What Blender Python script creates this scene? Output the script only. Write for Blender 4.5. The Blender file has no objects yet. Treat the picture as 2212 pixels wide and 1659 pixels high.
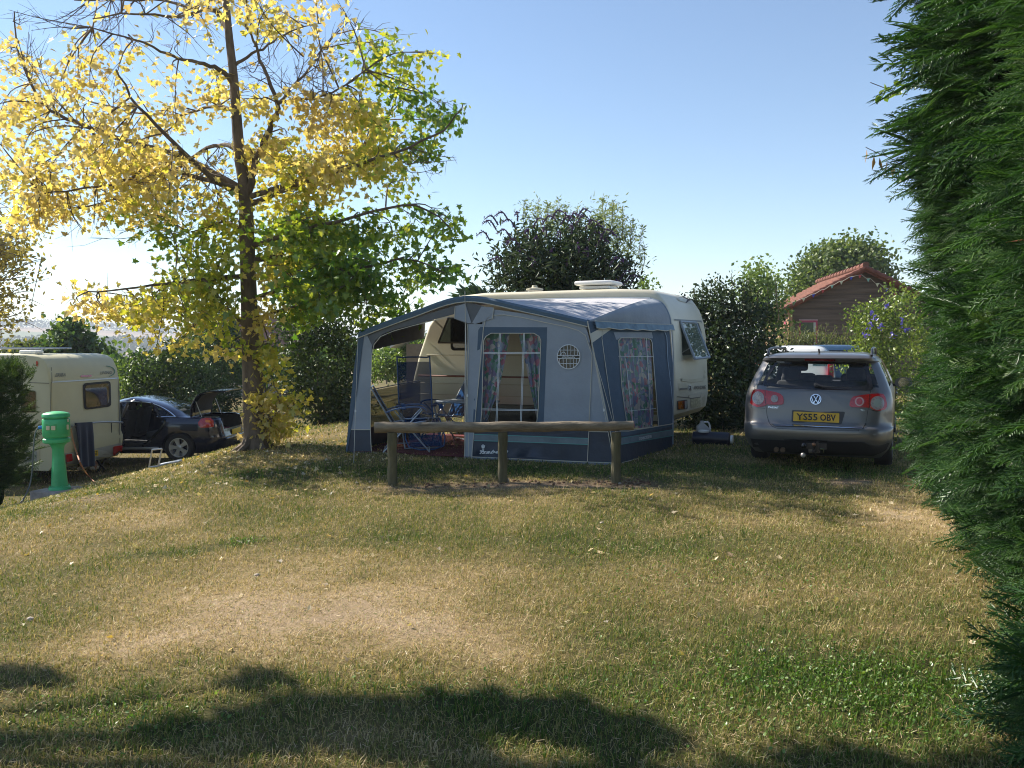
import bpy, bmesh, math, random
import numpy as np
from mathutils import Vector, Matrix
from mathutils.bvhtree import BVHTree
from mathutils.geometry import delaunay_2d_cdt
R = math.radians
rng = np.random.default_rng(7)
random.seed(7)
sc = bpy.context.scene
COL = sc.collection
# ---------------------------------------------------------------- camera
EYE = Vector((0, 0, 1.6)); F = 1790.0; TH = math.atan(84.5/1790)
CT, ST = math.cos(TH), math.sin(TH)
def vray(vx, vy):
    x = (vx-1106)/F; y = (829.5-vy)/F
    return Vector((x, CT+y*ST, -ST+y*CT))
def at(vx, vy, Y):
    d = vray(vx, vy); return EYE + d*(Y/d.y)
def smooth(t):
    t = np.clip(t, 0, 1); return t*t*(3-2*t)
def hgt(x, y):
    x = np.asarray(x, float); y = np.asarray(y, float)
    s = -x-3.5+0.12*(np.minimum(y, 30)-12)
    z = -1.12*smooth(s/6.0)
    z = z*smooth((y-1.0)/6.0)
    far = smooth((y-42)/260.0)
    leftness = smooth((60-x-(y-42)*0.55)/140)
    z = z-8.5*far
    z = z+20*smooth((y-620)/700.0)*(0.75+0.25*np.sin(x/300.0+0.6))
    z = z+33*smooth((y-1100)/450.0)*np.exp(-((x+880)/380.0)**2)
    z = z+0.02*np.sin(x*1.3+0.5)*np.sin(y*0.9)+0.012*np.sin(x*3.1+1)*np.cos(y*2.7)
    return z
def ground(vx, vy):
    d = vray(vx, vy); Y = 10.0
    for _ in range(40):
        p = EYE+d*(Y/d.y); z = float(hgt(p.x, p.y))
        Yn = (EYE.z-z)/(-d.z/d.y) if d.z < 0 else 50
        Y = 0.5*Y+0.5*min(max(Yn, 1), 90)
    p = EYE+d*(Y/d.y); p.z = float(hgt(p.x, p.y)); return p
def G(x, y, dz=0): return Vector((x, y, float(hgt(x, y))+dz))
K = 0.60636
def c1(x, y): return (0.30155*x, 667+0.30155*y)
def c2(x, y): return (697.3+.29245*x, 576+.29245*y)
def c3(x, y): return (1091.4+.29235*x, 576+.29235*y)
def c4(x, y): return (1515.9+.24672*x, 667+.24672*y)
def c6(x, y): return ((1250+x*.33156)*K, (1150+y*.33156)*K)
def c7(x, y): return ((1650+x*.33156)*K, (1150+y*.33156)*K)
def c8(x, y): return ((2350+x*.3737)*K, (980+y*.3737)*K)
def c9(x, y): return ((50+x*.2713)*K, (1400+y*.2713)*K)
# ---------------------------------------------------------------- materials
MC = {}
def nodes(name):
    m = bpy.data.materials.new(name); m.use_nodes = True
    nt = m.node_tree; nt.nodes.clear()
    out = nt.nodes.new('ShaderNodeOutputMaterial')
    return m, nt, out
def lk(nt, a, b): nt.links.new(a, b)
def ramp(nt, fac, stops, interp='LINEAR'):
    r = nt.nodes.new('ShaderNodeValToRGB'); e = r.color_ramp; e.interpolation = interp
    while len(e.elements) < len(stops): e.elements.new(0.5)
    for i, (p, c) in enumerate(stops):
        e.elements[i].position = p; e.elements[i].color = (*c, 1)
    if fac is not None: lk(nt, fac, r.inputs[0])
    return r
def noise(nt, scale, detail=4, coord='Object', rough=.55, stretch=None):
    tc = nt.nodes.new('ShaderNodeTexCoord'); n = nt.nodes.new('ShaderNodeTexNoise')
    n.inputs['Scale'].default_value = scale; n.inputs['Detail'].default_value = detail; n.inputs['Roughness'].default_value = rough
    if stretch:
        mp = nt.nodes.new('ShaderNodeMapping'); mp.inputs['Scale'].default_value = stretch
        lk(nt, tc.outputs[coord], mp.inputs[0]); lk(nt, mp.outputs[0], n.inputs['Vector'])
    else: lk(nt, tc.outputs[coord], n.inputs['Vector'])
    return n
def mat(name, col, rough=.6, metal=0, var=.12, scale=6, bump=0, bscale=40, coat=0, stretch=None, col2=None, spec=.5, sheen=0):
    if name in MC: return MC[name]
    m, nt, out = nodes(name)
    b = nt.nodes.new('ShaderNodeBsdfPrincipled'); lk(nt, b.outputs[0], out.inputs[0])
    b.inputs['Roughness'].default_value = rough; b.inputs['Metallic'].default_value = metal
    b.inputs['Coat Weight'].default_value = coat; b.inputs['Coat Roughness'].default_value = .05
    b.inputs['Specular IOR Level'].default_value = spec
    if sheen: b.inputs['Sheen Weight'].default_value = sheen
    if var or col2:
        n = noise(nt, scale, 5, stretch=stretch)
        c2_ = col2 or tuple(min(1, c*(1+var)) for c in col)
        c1_ = tuple(c*(1-var) for c in col)
        r = ramp(nt, n.outputs[0], [(.3, c1_), (.7, c2_)]); lk(nt, r.outputs[0], b.inputs['Base Color'])
    else: b.inputs['Base Color'].default_value = (*col, 1)
    if bump:
        n2 = noise(nt, bscale, 4, stretch=stretch); bp = nt.nodes.new('ShaderNodeBump')
        bp.inputs['Strength'].default_value = bump; bp.inputs['Distance'].default_value = .02
        lk(nt, n2.outputs[0], bp.inputs['Height']); lk(nt, bp.outputs[0], b.inputs['Normal'])
    MC[name] = m; return m
def glass(name, tint=(.6, .65, .65), alpha=.75, rough=.02, ior=1.5):
    """thin pane: part transparent, part glossy by fresnel"""
    if name in MC: return MC[name]
    m, nt, out = nodes(name)
    t = nt.nodes.new('ShaderNodeBsdfTransparent'); t.inputs[0].default_value = (*tint, 1)
    d = nt.nodes.new('ShaderNodeBsdfDiffuse'); d.inputs[0].default_value = (.03, .035, .035, 1)
    g = nt.nodes.new('ShaderNodeBsdfGlossy'); g.inputs['Roughness'].default_value = rough; g.inputs[0].default_value = (.9, .9, .9, 1)
    m1 = nt.nodes.new('ShaderNodeMixShader'); m1.inputs[0].default_value = alpha
    lk(nt, d.outputs[0], m1.inputs[1]); lk(nt, t.outputs[0], m1.inputs[2])
    fr = nt.nodes.new('ShaderNodeFresnel'); fr.inputs[0].default_value = ior
    ge = nt.nodes.new('ShaderNodeNewGeometry'); bf = nt.nodes.new('ShaderNodeMath'); bf.operation = 'SUBTRACT'; bf.inputs[0].default_value = 1; lk(nt, ge.outputs['Backfacing'], bf.inputs[1])
    fm_ = nt.nodes.new('ShaderNodeMath'); fm_.operation = 'MULTIPLY'; lk(nt, fr.outputs[0], fm_.inputs[0]); lk(nt, bf.outputs[0], fm_.inputs[1])
    m2 = nt.nodes.new('ShaderNodeMixShader'); lk(nt, fm_.outputs[0], m2.inputs[0])
    lk(nt, m1.outputs[0], m2.inputs[1]); lk(nt, g.outputs[0], m2.inputs[2]); lk(nt, m2.outputs[0], out.inputs[0])
    MC[name] = m; return m
def leafmat(name, cols, trans=.35, attr=None, tcol=None, gloss=.035, jitter=.25):
    """cols = ramp colours; factor is random per leaf, or the 'hue' attribute plus a per-leaf jitter"""
    if name in MC: return MC[name]
    m, nt, out = nodes(name)
    ge = nt.nodes.new('ShaderNodeNewGeometry')
    stops = [(i/(max(1, len(cols)-1)), c) for i, c in enumerate(cols)]
    if attr:
        a = nt.nodes.new('ShaderNodeAttribute'); a.attribute_name = attr
        ma = nt.nodes.new('ShaderNodeMath'); ma.operation = 'MULTIPLY_ADD'
        lk(nt, ge.outputs['Random Per Island'], ma.inputs[0]); ma.inputs[1].default_value = jitter; lk(nt, a.outputs['Fac'], ma.inputs[2])
        ms = nt.nodes.new('ShaderNodeMath'); ms.operation = 'SUBTRACT'; lk(nt, ma.outputs[0], ms.inputs[0]); ms.inputs[1].default_value = jitter/2
        r = ramp(nt, ms.outputs[0], stops)
    else:
        r = ramp(nt, ge.outputs['Random Per Island'], stops)
    d = nt.nodes.new('ShaderNodeBsdfDiffuse'); lk(nt, r.outputs[0], d.inputs[0])
    t = nt.nodes.new('ShaderNodeBsdfTranslucent')
    hs = nt.nodes.new('ShaderNodeMix'); hs.data_type = 'RGBA'; hs.blend_type = 'MULTIPLY'; hs.inputs[0].default_value = 1
    tc = tcol or (1.5, 1.6, .7)
    lk(nt, r.outputs[0], hs.inputs[6]); hs.inputs[7].default_value = (*tc, 1); lk(nt, hs.outputs[2], t.inputs[0])
    mx = nt.nodes.new('ShaderNodeMixShader'); mx.inputs[0].default_value = trans
    lk(nt, d.outputs[0], mx.inputs[1]); lk(nt, t.outputs[0], mx.inputs[2])
    g = nt.nodes.new('ShaderNodeBsdfGlossy'); g.inputs['Roughness'].default_value = .38; g.inputs[0].default_value = (.9, .95, .9, 1)
    mg = nt.nodes.new('ShaderNodeMixShader'); mg.inputs[0].default_value = gloss
    lk(nt, mx.outputs[0], mg.inputs[1]); lk(nt, g.outputs[0], mg.inputs[2]); lk(nt, mg.outputs[0], out.inputs[0])
    MC[name] = m; return m
# ---------------------------------------------------------------- objects
def tag(o, label=None, cat=None, group=None, kind=None):
    if label: o['label'] = label
    if cat: o['category'] = cat
    if group: o['group'] = group
    if kind: o['kind'] = kind
    return o
def thing(name, label, cat, loc, rz=0, group=None):
    o = bpy.data.objects.new(name, None); COL.objects.link(o); o.empty_display_size = .2
    o.location = loc; o.rotation_euler = (0, 0, rz)
    o.matrix_basis = Matrix.Translation(Vector(loc)) @ Matrix.Rotation(rz, 4, 'Z')
    return tag(o, label, cat, group)
def root_mw(o):
    m = o.matrix_basis.copy()
    while o.parent: o = o.parent; m = o.matrix_basis @ m
    return m
def link(name, me, parent=None, world=True):
    """parent given: mesh coordinates are world coordinates unless world=False (then they are the root's local ones)"""
    o = bpy.data.objects.new(name, me); COL.objects.link(o)
    if parent:
        if world: me.transform(root_mw(parent).inverted())
        o.parent = parent
    return o
def rebase(o, loc):
    o.data.transform(Matrix.Translation(-Vector(loc))); o.location = loc; return o
def copy_tree(o, parent=None):
    c = o.copy(); COL.objects.link(c)
    if parent: c.parent = parent
    for ch in list(o.children): copy_tree(ch, c)
    return c
def npmesh(name, V, Fc, mats, attrs=None, smooth_=False, mi=None):
    """V (N,3); Fc (M,k) constant-size faces"""
    V = np.asarray(V, np.float32); Fc = np.asarray(Fc, np.int32)
    me = bpy.data.meshes.new(name); k = Fc.shape[1]; M_ = len(Fc)
    me.vertices.add(len(V)); me.vertices.foreach_set('co', V.ravel())
    me.loops.add(M_*k); me.loops.foreach_set('vertex_index', Fc.ravel())
    me.polygons.add(M_); me.polygons.foreach_set('loop_start', np.arange(0, M_*k, k, dtype=np.int32))
    me.polygons.foreach_set('loop_total', np.full(M_, k, np.int32))
    me.polygons.foreach_set('use_smooth', np.full(M_, smooth_))
    if mi is not None: me.polygons.foreach_set('material_index', np.asarray(mi, np.int32))
    for m in (mats if isinstance(mats, (list, tuple)) else [mats]): me.materials.append(m)
    for an, av in (attrs or {}).items():
        a = me.attributes.new(an, 'FLOAT', 'POINT'); a.data.foreach_set('value', np.asarray(av, np.float32))
    me.update(calc_edges=True); me.validate()
    return me
class MB:
    def __init__(s): s.v = []; s.f = []; s.m = []
    def add(s, vs, fs, mi=0):
        n = len(s.v); s.v += [Vector(p) for p in vs]; s.f += [[n+i for i in f] for f in fs]; s.m += [mi]*len(fs); return s
    def box(s, c, size, rot=None, mi=0, taper=1.0):
        c = Vector(c); hx, hy, hz = [a/2 for a in size]; vs = []
        for z in (-hz, hz):
            t = taper if z > 0 else 1
            for x, y in ((-hx, -hy), (hx, -hy), (hx, hy), (-hx, hy)):
                p = Vector((x*t, y*t, z))
                if rot is not None: p = rot @ p
                vs.append(c+p)
        return s.add(vs, [[3, 2, 1, 0], [4, 5, 6, 7], [0, 1, 5, 4], [1, 2, 6, 5], [2, 3, 7, 6], [3, 0, 4, 7]], mi)
    def rbox(s, c, size, r=.01, rot=None, mi=0, seg=2):
        bm = bmesh.new(); bmesh.ops.create_cube(bm, size=1)
        for v in bm.verts: v.co = Vector((v.co.x*size[0], v.co.y*size[1], v.co.z*size[2]))
        bmesh.ops.bevel(bm, geom=bm.edges[:], offset=r, segments=seg, affect='EDGES', profile=.5)
        bm.verts.index_update()
        vs = [(Vector(c)+(rot @ v.co if rot is not None else v.co)) for v in bm.verts]
        s.add(vs, [[v.index for v in f.verts] for f in bm.faces], mi); bm.free(); return s
    def tube(s, pts, rad, n=8, mi=0, cap=True):
        pts = [Vector(p) for p in pts]; k = len(pts)
        rad = list(rad) if isinstance(rad, (list, tuple)) else [rad]*k
        vs = []; up = None
        for i, p in enumerate(pts):
            d = (pts[min(i+1, k-1)]-pts[max(i-1, 0)])
            if d.length < 1e-9: d = Vector((0, 0, 1))
            d.normalize()
            if up is None:
                up = Vector((0, 0, 1)) if abs(d.z) < .9 else Vector((1, 0, 0))
            a = d.cross(up)
            if a.length < 1e-6: a = d.orthogonal()
            a.normalize(); b = a.cross(d).normalized(); up = b
            for j in range(n):
                t = 2*math.pi*j/n; vs.append(p+(a*math.cos(t)+b*math.sin(t))*rad[i])
        fs = [[i*n+j, (i+1)*n+j, (i+1)*n+(j+1) % n, i*n+(j+1) % n] for i in range(k-1) for j in range(n)]
        if cap: fs += [list(range(n)), [(k-1)*n+j for j in range(n-1, -1, -1)]]
        return s.add(vs, fs, mi)
    def lathe(s, prof, c=(0, 0, 0), n=24, axis=None, mi=0, cap=True):
        """prof: (r,z) list, axis: Matrix 3x3"""
        c = Vector(c); vs = []; k = len(prof)
        for r, z in prof:
            for j in range(n):
                t = 2*math.pi*j/n; p = Vector((r*math.cos(t), r*math.sin(t), z))
                vs.append(c+(axis @ p if axis is not None else p))
        fs = [[i*n+j, i*n+(j+1) % n, (i+1)*n+(j+1) % n, (i+1)*n+j] for i in range(k-1) for j in range(n)]
        if cap: fs += [[j for j in range(n-1, -1, -1)], [(k-1)*n+j for j in range(n)]]
        return s.add(vs, fs, mi)
    def prism(s, poly, ext, mi=0):
        n = len(poly); ext = Vector(ext); vs = [Vector(p) for p in poly]+[Vector(p)+ext for p in poly]
        return s.add(vs, [list(range(n-1, -1, -1)), list(range(n, 2*n))]+[[i, (i+1) % n, n+(i+1) % n, n+i] for i in range(n)], mi)
    def grid(s, P, mi=0, closed=False):
        nu = len(P); nv = len(P[0]); vs = [p for r in P for p in r]
        fs = [[i*nv+j, i*nv+(j+1) % nv, (i+1)*nv+(j+1) % nv, (i+1)*nv+j] for i in range(nu-1) for j in range(nv if closed else nv-1)]
        return s.add(vs, fs, mi)
    def mesh(s, name, mats, sm=None, thick=0):
        me = bpy.data.meshes.new(name); me.from_pydata([tuple(v) for v in s.v], [], s.f)
        for m in (mats if isinstance(mats, (list, tuple)) else [mats]): me.materials.append(m)
        me.polygons.foreach_set('material_index', s.m)
        if thick:
            bm = bmesh.new(); bm.from_mesh(me); bmesh.ops.remove_doubles(bm, verts=bm.verts, dist=1e-5)
            bmesh.ops.solidify(bm, geom=bm.faces[:], thickness=thick); bm.to_mesh(me); bm.free()
        if sm:
            me.polygons.foreach_set('use_smooth', [True]*len(me.polygons)); me.set_sharp_from_angle(angle=R(sm))
        me.update(); return me
    def build(s, name, mats, parent=None, sm=40, world=True, thick=0):
        return link(name, s.mesh(name, mats, sm, thick), parent, world)
# ---------------------------------------------------------------- surfaces to draw on
class Plane:
    """plane through three points; n faces the camera"""
    def __init__(s, a, b, c):
        s.a = Vector(a); s.n = (Vector(b)-s.a).cross(Vector(c)-s.a).normalized()
        if s.n.dot(EYE-s.a) < 0: s.n = -s.n
    def hit(s, vx, vy, off=0):
        d = vray(vx, vy); p0 = s.a+s.n*off
        t = (p0-EYE).dot(s.n)/d.dot(s.n); return EYE+d*t
class Surf:
    """an existing mesh (world coordinates) to lay badges, lamps and lettering on"""
    def __init__(s, me, mw=None):
        bm = bmesh.new(); bm.from_mesh(me)
        if mw is not None: bm.transform(mw)
        bmesh.ops.triangulate(bm, faces=bm.faces[:]); s.t = BVHTree.FromBMesh(bm); bm.free(); s.last = None
    def hit(s, vx, vy, off=0):
        d = vray(vx, vy).normalized(); loc, n, i, dist = s.t.ray_cast(EYE, d)
        if loc is None:
            if s.last is None: return EYE+d*10
            loc, n, i, dd = s.t.find_nearest(EYE+d*s.last)
            return loc-d*off
        s.last = dist
        if n.dot(d) > 0: n = -n
        nn = (n*.5-d*.5).normalized()
        return loc+nn*off
def fill2d(poly, step):
    poly = [Vector(p).to_2d() for p in poly]; n = len(poly)
    xs = [p.x for p in poly]; ys = [p.y for p in poly]; pts = list(poly)
    def inside(x, y):
        c = False; j = n-1
        for i in range(n):
            a, b = poly[i], poly[j]
            if (a.y > y) != (b.y > y) and x < (b.x-a.x)*(y-a.y)/(b.y-a.y)+a.x: c = not c
            j = i
        return c
    x = min(xs)+step/2
    while x < max(xs):
        y = min(ys)+step/2
        while y < max(ys):
            if inside(x, y): pts.append(Vector((x, y)))
            y += step
        x += step
    v, e, f, _, _, _ = delaunay_2d_cdt(pts, [(i, (i+1) % n) for i in range(n)], [], 1, 1e-4)
    return v, [list(q) for q in f]
def lay(mb, surf, poly, off=.004, step=12, skirt=.012, mi=0, curve=None):
    """polygon in view units laid on a surface, with a skirt that gives it thickness"""
    v, f = fill2d(poly, step)
    tri = []
    for q in f:
        a, b, c = v[q[0]], v[q[1]], v[q[2]]
        ar = (b-a).x*(c-a).y-(b-a).y*(c-a).x
        tri.append(q if ar < 0 else q[::-1])
    P = [surf.hit(p.x, p.y, off) for p in v]
    if curve:
        cx = sum(p.x for p in v)/len(v); 
    n0 = len(P); cnt = {}
    for q in tri:
        for i in range(len(q)):
            e = (q[i], q[(i+1) % len(q)]); cnt[e] = cnt.get(e, 0)+1
    bd = [e for e in cnt if (e[1], e[0]) not in cnt]
    vs = list(P); fs = list(tri); idx = {}
    for a, b in bd:
        for k in (a, b):
            if k not in idx:
                idx[k] = len(vs); d = (P[k]-EYE).normalized(); vs.append(P[k]+d*skirt)
        fs.append([b, a, idx[a], idx[b]])
    mb.add(vs, fs, mi); return mb
def ell(cx, cy, rx, ry=None, n=20, a0=0, a1=360):
    ry = ry or rx
    full = abs(a1-a0) >= 360
    return [(cx+rx*math.cos(R(a0+(a1-a0)*i/(n if full else n-1))), cy+ry*math.sin(R(a0+(a1-a0)*i/(n if full else n-1)))) for i in range(n)]
def rrect(x0, y0, x1, y1, r, n=4):
    out = []
    for cx, cy, a in ((x1-r, y1-r, 0), (x0+r, y1-r, 90), (x0+r, y0+r, 180), (x1-r, y0+r, 270)):
        for i in range(n+1):
            t = R(a+90*i/n); out.append((cx+r*math.cos(t), cy+r*math.sin(t)))
    return out
def rquad(q, r, n=4):
    """rounded quad from 4 corners"""
    out = []
    for i in range(4):
        p = Vector(q[i]); a = (Vector(q[i-1])-p); b = (Vector(q[(i+1) % 4])-p)
        ra = p+a.normalized()*min(r, a.length*.45); rb = p+b.normalized()*min(r, b.length*.45)
        for k in range(n+1):
            t = k/n; out.append(tuple((ra*(1-t)**2+p*2*t*(1-t)+rb*t*t)))
    return out
def ribbon2(pts, w):
    """polyline to polygon of width w in view units"""
    P = [Vector(p) for p in pts]; L = []; Rr = []
    for i, p in enumerate(P):
        d = (P[min(i+1, len(P)-1)]-P[max(i-1, 0)]).normalized(); n = Vector((-d.y, d.x))
        ww = w[i] if isinstance(w, (list, tuple)) else w
        L.append(tuple(p+n*ww/2)); Rr.append(tuple(p-n*ww/2))
    return L+Rr[::-1]
def line(mb, surf, pts, w, off=.006, mi=0, skirt=.006):
    P = [Vector(p) for p in pts]
    for i in range(len(P)-1):
        a, b = P[i], P[i+1]; k = max(1, int((b-a).length/18)); d = (b-a).normalized(); n = Vector((-d.y, d.x))*w/2
        rows = []
        for t in range(k+1):
            q = a+(b-a)*t/k
            rows.append([surf.hit(*(q+n), off), surf.hit(*(q-n), off)])
        vs = [p for r in rows for p in r]; nb = len(vs)
        vs += [p+(p-EYE).normalized()*skirt for p in vs]
        fs = []
        for t in range(k):
            j = 2*t; fs += [[j, j+1, j+3, j+2], [j+1, nb+j+1, nb+j+3, j+3], [j, j+2, nb+j+2, nb+j]]
        fs += [[0, nb, nb+1, 1], [2*k, 2*k+1, nb+2*k+1, nb+2*k]]
        mb.add(vs, fs, mi)
    return mb
def textpoly(s, shear=0, res=2, font=None):
    cu = bpy.data.curves.new('writing', 'FONT'); cu.body = s; cu.resolution_u = res; cu.shear = shear
    cu.align_x = 'LEFT'
    ob = bpy.data.objects.new('writing', cu); COL.objects.link(ob); bpy.context.view_layer.update()
    dg = bpy.context.evaluated_depsgraph_get(); me = bpy.data.meshes.new_from_object(ob.evaluated_get(dg))
    vs = [v.co.copy() for v in me.vertices]; fs = [list(p.vertices) for p in me.polygons]
    bpy.data.objects.remove(ob); bpy.data.curves.remove(cu); bpy.data.meshes.remove(me)
    x0 = min(v.x for v in vs); x1 = max(v.x for v in vs); y0 = min(v.y for v in vs); y1 = max(v.y for v in vs)
    return [((v.x-x0)/(x1-x0), (v.y-y0)/(y1-y0)) for v in vs], fs
def write(mb, surf, s, tl, tr, bl, off=.008, mi=0, shear=0, bold=0, skirt=0):
    """lettering spread over the parallelogram top-left, top-right, bottom-left (view units)"""
    vs, fs = textpoly(s, shear); tl, tr, bl = Vector(tl), Vector(tr), Vector(bl); br = tr+bl-tl
    offs = [(0, 0)] if not bold else [(-bold, 0), (bold, 0), (0, bold), (0, -bold)]
    for k, (ox, oy) in enumerate(offs):
        P = []
        for u, v in vs:
            q = bl+(br-bl)*u+(tl-bl)*v; P.append(surf.hit(q.x+ox, q.y+oy, off+.0006*k))
        mb.add(P, fs, mi)
    return mb
def bool_cut(o, cutters):
    """evaluate boolean differences into the mesh"""
    for c in cutters:
        m = o.modifiers.new('b', 'BOOLEAN'); m.operation = 'DIFFERENCE'; m.object = c; m.solver = 'EXACT'
    bpy.context.view_layer.update(); dg = bpy.context.evaluated_depsgraph_get()
    me = bpy.data.meshes.new_from_object(o.evaluated_get(dg)); o.modifiers.clear(); old = o.data; o.data = me
    for c in cutters: bpy.data.objects.remove(c)
    return o
def catmull(pts, k=4):
    P = [Vector(p) for p in pts]; out = []
    for i in range(len(P)-1):
        p0 = P[max(i-1, 0)]; p1 = P[i]; p2 = P[i+1]; p3 = P[min(i+2, len(P)-1)]
        for j in range(k):
            t = j/k; out.append(.5*((2*p1)+(p2-p0)*t+(2*p0-5*p1+4*p2-p3)*t*t+(3*p1-p0-3*p2+p3)*t**3))
    out.append(P[-1]); return out
def lerp_list(a, b, n): return [a+(b-a)*i/(n-1) for i in range(n)]
# ---------------------------------------------------------------- leaves
def frames(N, dirs=None, spread=1.0, flat=0.0):
    """random orthonormal frames; dirs = preferred leaf axis, flat = how far normals favour up"""
    d = rng.normal(size=(N, 3))
    if dirs is not None: d = d*spread+dirs
    d /= np.linalg.norm(d, axis=1, keepdims=True)+1e-9
    n = rng.normal(size=(N, 3))*(1-flat)+np.array([0, 0, 1.0])*flat*1.6
    n -= (n*d).sum(1, keepdims=True)*d; n /= np.linalg.norm(n, axis=1, keepdims=True)+1e-9
    return d, np.cross(n, d), n
LEAF = {
 'rhomb': (np.array([[0, 0, 0], [.5, .32, .06], [1, 0, 0], [.5, -.32, .06]]), np.array([[0, 1, 2, 3]])),
 'long': (np.array([[0, 0, 0], [.45, .14, .02], [1, 0, -.12], [.45, -.14, .02]]), np.array([[0, 1, 2, 3]])),
 'broad': (np.array([[0, 0, 0], [.3, .36, .08], [.75, .3, .06], [1.05, 0, -.05], [.75, -.3, .06], [.3, -.36, .08]]), np.array([[0, 1, 2, 3], [0, 3, 4, 5]])),
}
_m = [(0, 0), (-.02, .22), (-.12, .5), (.16, .34), (.42, .62), (.46, .26), (.62, .3), (1.05, 0), (.62, -.3), (.46, -.26), (.42, -.62), (.16, -.34), (-.12, -.5), (-.02, -.22)]
_mv = np.array([[x, y, .10*abs(y)-.08*x*x] for x, y in _m])
LEAF['maple'] = (_mv, np.array([[0, 2, 3, 3], [0, 3, 4, 5], [0, 5, 6, 7], [0, 7, 8, 9], [0, 9, 10, 11], [0, 11, 12, 12]]))
def leafmesh(name, C, size, kind, m, dirs=None, spread=1.0, flat=0.0, hue=None):
    T, Fc = LEAF[kind]; N = len(C); C = np.asarray(C)
    d, b, n = frames(N, dirs, spread, flat); s = np.asarray(size).reshape(-1, 1, 1)
    if s.shape[0] == 1: s = s*rng.uniform(.7, 1.3, (N, 1, 1))
    V = C[:, None, :]+s*(T[None, :, 0:1]*d[:, None]+T[None, :, 1:2]*b[:, None]+T[None, :, 2:3]*n[:, None])
    V = V.reshape(-1, 3); k = len(T)
    if kind == 'maple':
        tris = []
        for q in Fc:
            if q[2] == q[3]: tris.append(q[:3])
            else: tris += [[q[0], q[1], q[2]], [q[0], q[2], q[3]]]
        Fc = np.array(tris)
    FF = (Fc[None]+(np.arange(N)*k)[:, None, None]).reshape(-1, Fc.shape[1])
    at_ = {'hue': np.repeat(hue, k)} if hue is not None else None
    return npmesh(name, V, FF, m, at_)
def blobpts(blobs, dens, clump=.22, shell=.55, ncl=None):
    """clumped points in ellipsoids (cx,cy,cz,rx,ry,rz[,w])"""
    out = []
    for b in blobs:
        cx, cy, cz, rx, ry, rz = b[:6]; w = b[6] if len(b) > 6 else 1
        N = int(dens*(rx*ry*rz)**(2/3)*w*12)
        nc = max(4, int(N/22)) if ncl is None else ncl
        u = rng.normal(size=(nc, 3)); u /= np.linalg.norm(u, axis=1, keepdims=True)
        r = rng.uniform(0, 1, (nc, 1))**(1-shell)
        r = .35+.65*r if shell > .6 else r
        cc = u*r*rng.uniform(.86, 1.1, (nc, 1))
        idx = rng.integers(0, nc, N); p = cc[idx]*np.array([rx, ry, rz])+rng.normal(size=(N, 3))*clump*np.array([1, 1, .75])
        out.append(p+np.array([cx, cy, cz]))
    return np.concatenate(out)
def plant(name, label, cat, base, blobs, dens, size, kind, m, clump=.22, shell=.55, flat=.2, group=None, stems=3, bark=None, spread=1.0, dirs=None, zmin=None, part='foliage'):
    t = thing(name, label, cat, base, group=group); base = Vector(base)
    P = blobpts(blobs, dens, clump, shell)
    zf = hgt(P[:, 0], P[:, 1])+.02
    P[:, 2] = np.maximum(P[:, 2], zf+rng.uniform(0, .1, len(P)))
    D = None if dirs is None else np.tile(np.array(dirs, float), (len(P), 1))
    me = leafmesh(part, P, size, kind, m, D, spread, flat); link(part, me, t)
    mb = MB(); r0 = .035
    for k in range(stems):
        b = blobs[k % len(blobs)]; c = Vector(b[:3])+Vector((random.uniform(-.5, .5)*b[3], random.uniform(-.5, .5)*b[4], b[5]*random.uniform(.1, .7)))
        s = base+Vector((random.uniform(-.1, .1), random.uniform(-.1, .1), -.05)); mid = (s+c)/2+Vector((random.uniform(-.1, .1), random.uniform(-.1, .1), .1))
        h = (c-s).length; mb.tube(catmull([s, mid, c], 4), [max(.005, h*.008*(1-i/9.5)) for i in range(9)], 6)
    mb.build('stem', bark or mat('bark_grey', (.12, .09, .06), .9, var=.3, scale=20), t)
    return t
# ================================================================ world, sun, camera
SE, SA = R(40), R(28)
sun_dir = Vector((-math.cos(SE)*math.cos(SA), math.cos(SE)*math.sin(SA), math.sin(SE)))
w = bpy.data.worlds.new('World'); sc.world = w; w.use_nodes = True
wn = w.node_tree; bg = wn.nodes['Background']; sky = wn.nodes.new('ShaderNodeTexSky'); sky.sky_type = 'NISHITA'
sky.sun_disc = False; sky.sun_elevation = SE; sky.sun_rotation = math.atan2(sun_dir.x, sun_dir.y)
sky.air_density = 1.0; sky.dust_density = .05; sky.ozone_density = 1.5; sky.altitude = 200
wn.links.new(sky.outputs[0], bg.inputs[0]); bg.inputs[1].default_value = 0.086
sl = bpy.data.lights.new('sun', 'SUN'); sl.energy = 5.0; sl.angle = R(.55); sl.color = (1, .91, .79)
so = bpy.data.objects.new('sun', sl); COL.objects.link(so); so.rotation_euler = sun_dir.to_track_quat('Z', 'Y').to_euler(); so.location = (-20, 6, 20)
cam = bpy.data.cameras.new('camera'); co = bpy.data.objects.new('camera', cam); COL.objects.link(co); sc.camera = co
cam.sensor_width = 36; cam.lens = F/2212*36; cam.clip_start = .05; cam.clip_end = 9000
co.location = EYE; co.rotation_euler = (math.pi/2-TH, 0, 0)
sc.view_settings.view_transform = 'Standard'; sc.view_settings.look = 'None'; sc.view_settings.exposure = 1.1; sc.view_settings.gamma = 1
sc.cycles.max_bounces = 8; sc.cycles.transparent_max_bounces = 16; sc.cycles.use_denoising = True; sc.cycles.pixel_filter_type = 'BLACKMAN_HARRIS'; sc.cycles.filter_width = 1.05; sc.cycles.denoising_prefilter = 'ACCURATE'
sc.cycles.volume_bounces = 0; sc.cycles.sample_clamp_indirect = 6
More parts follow.
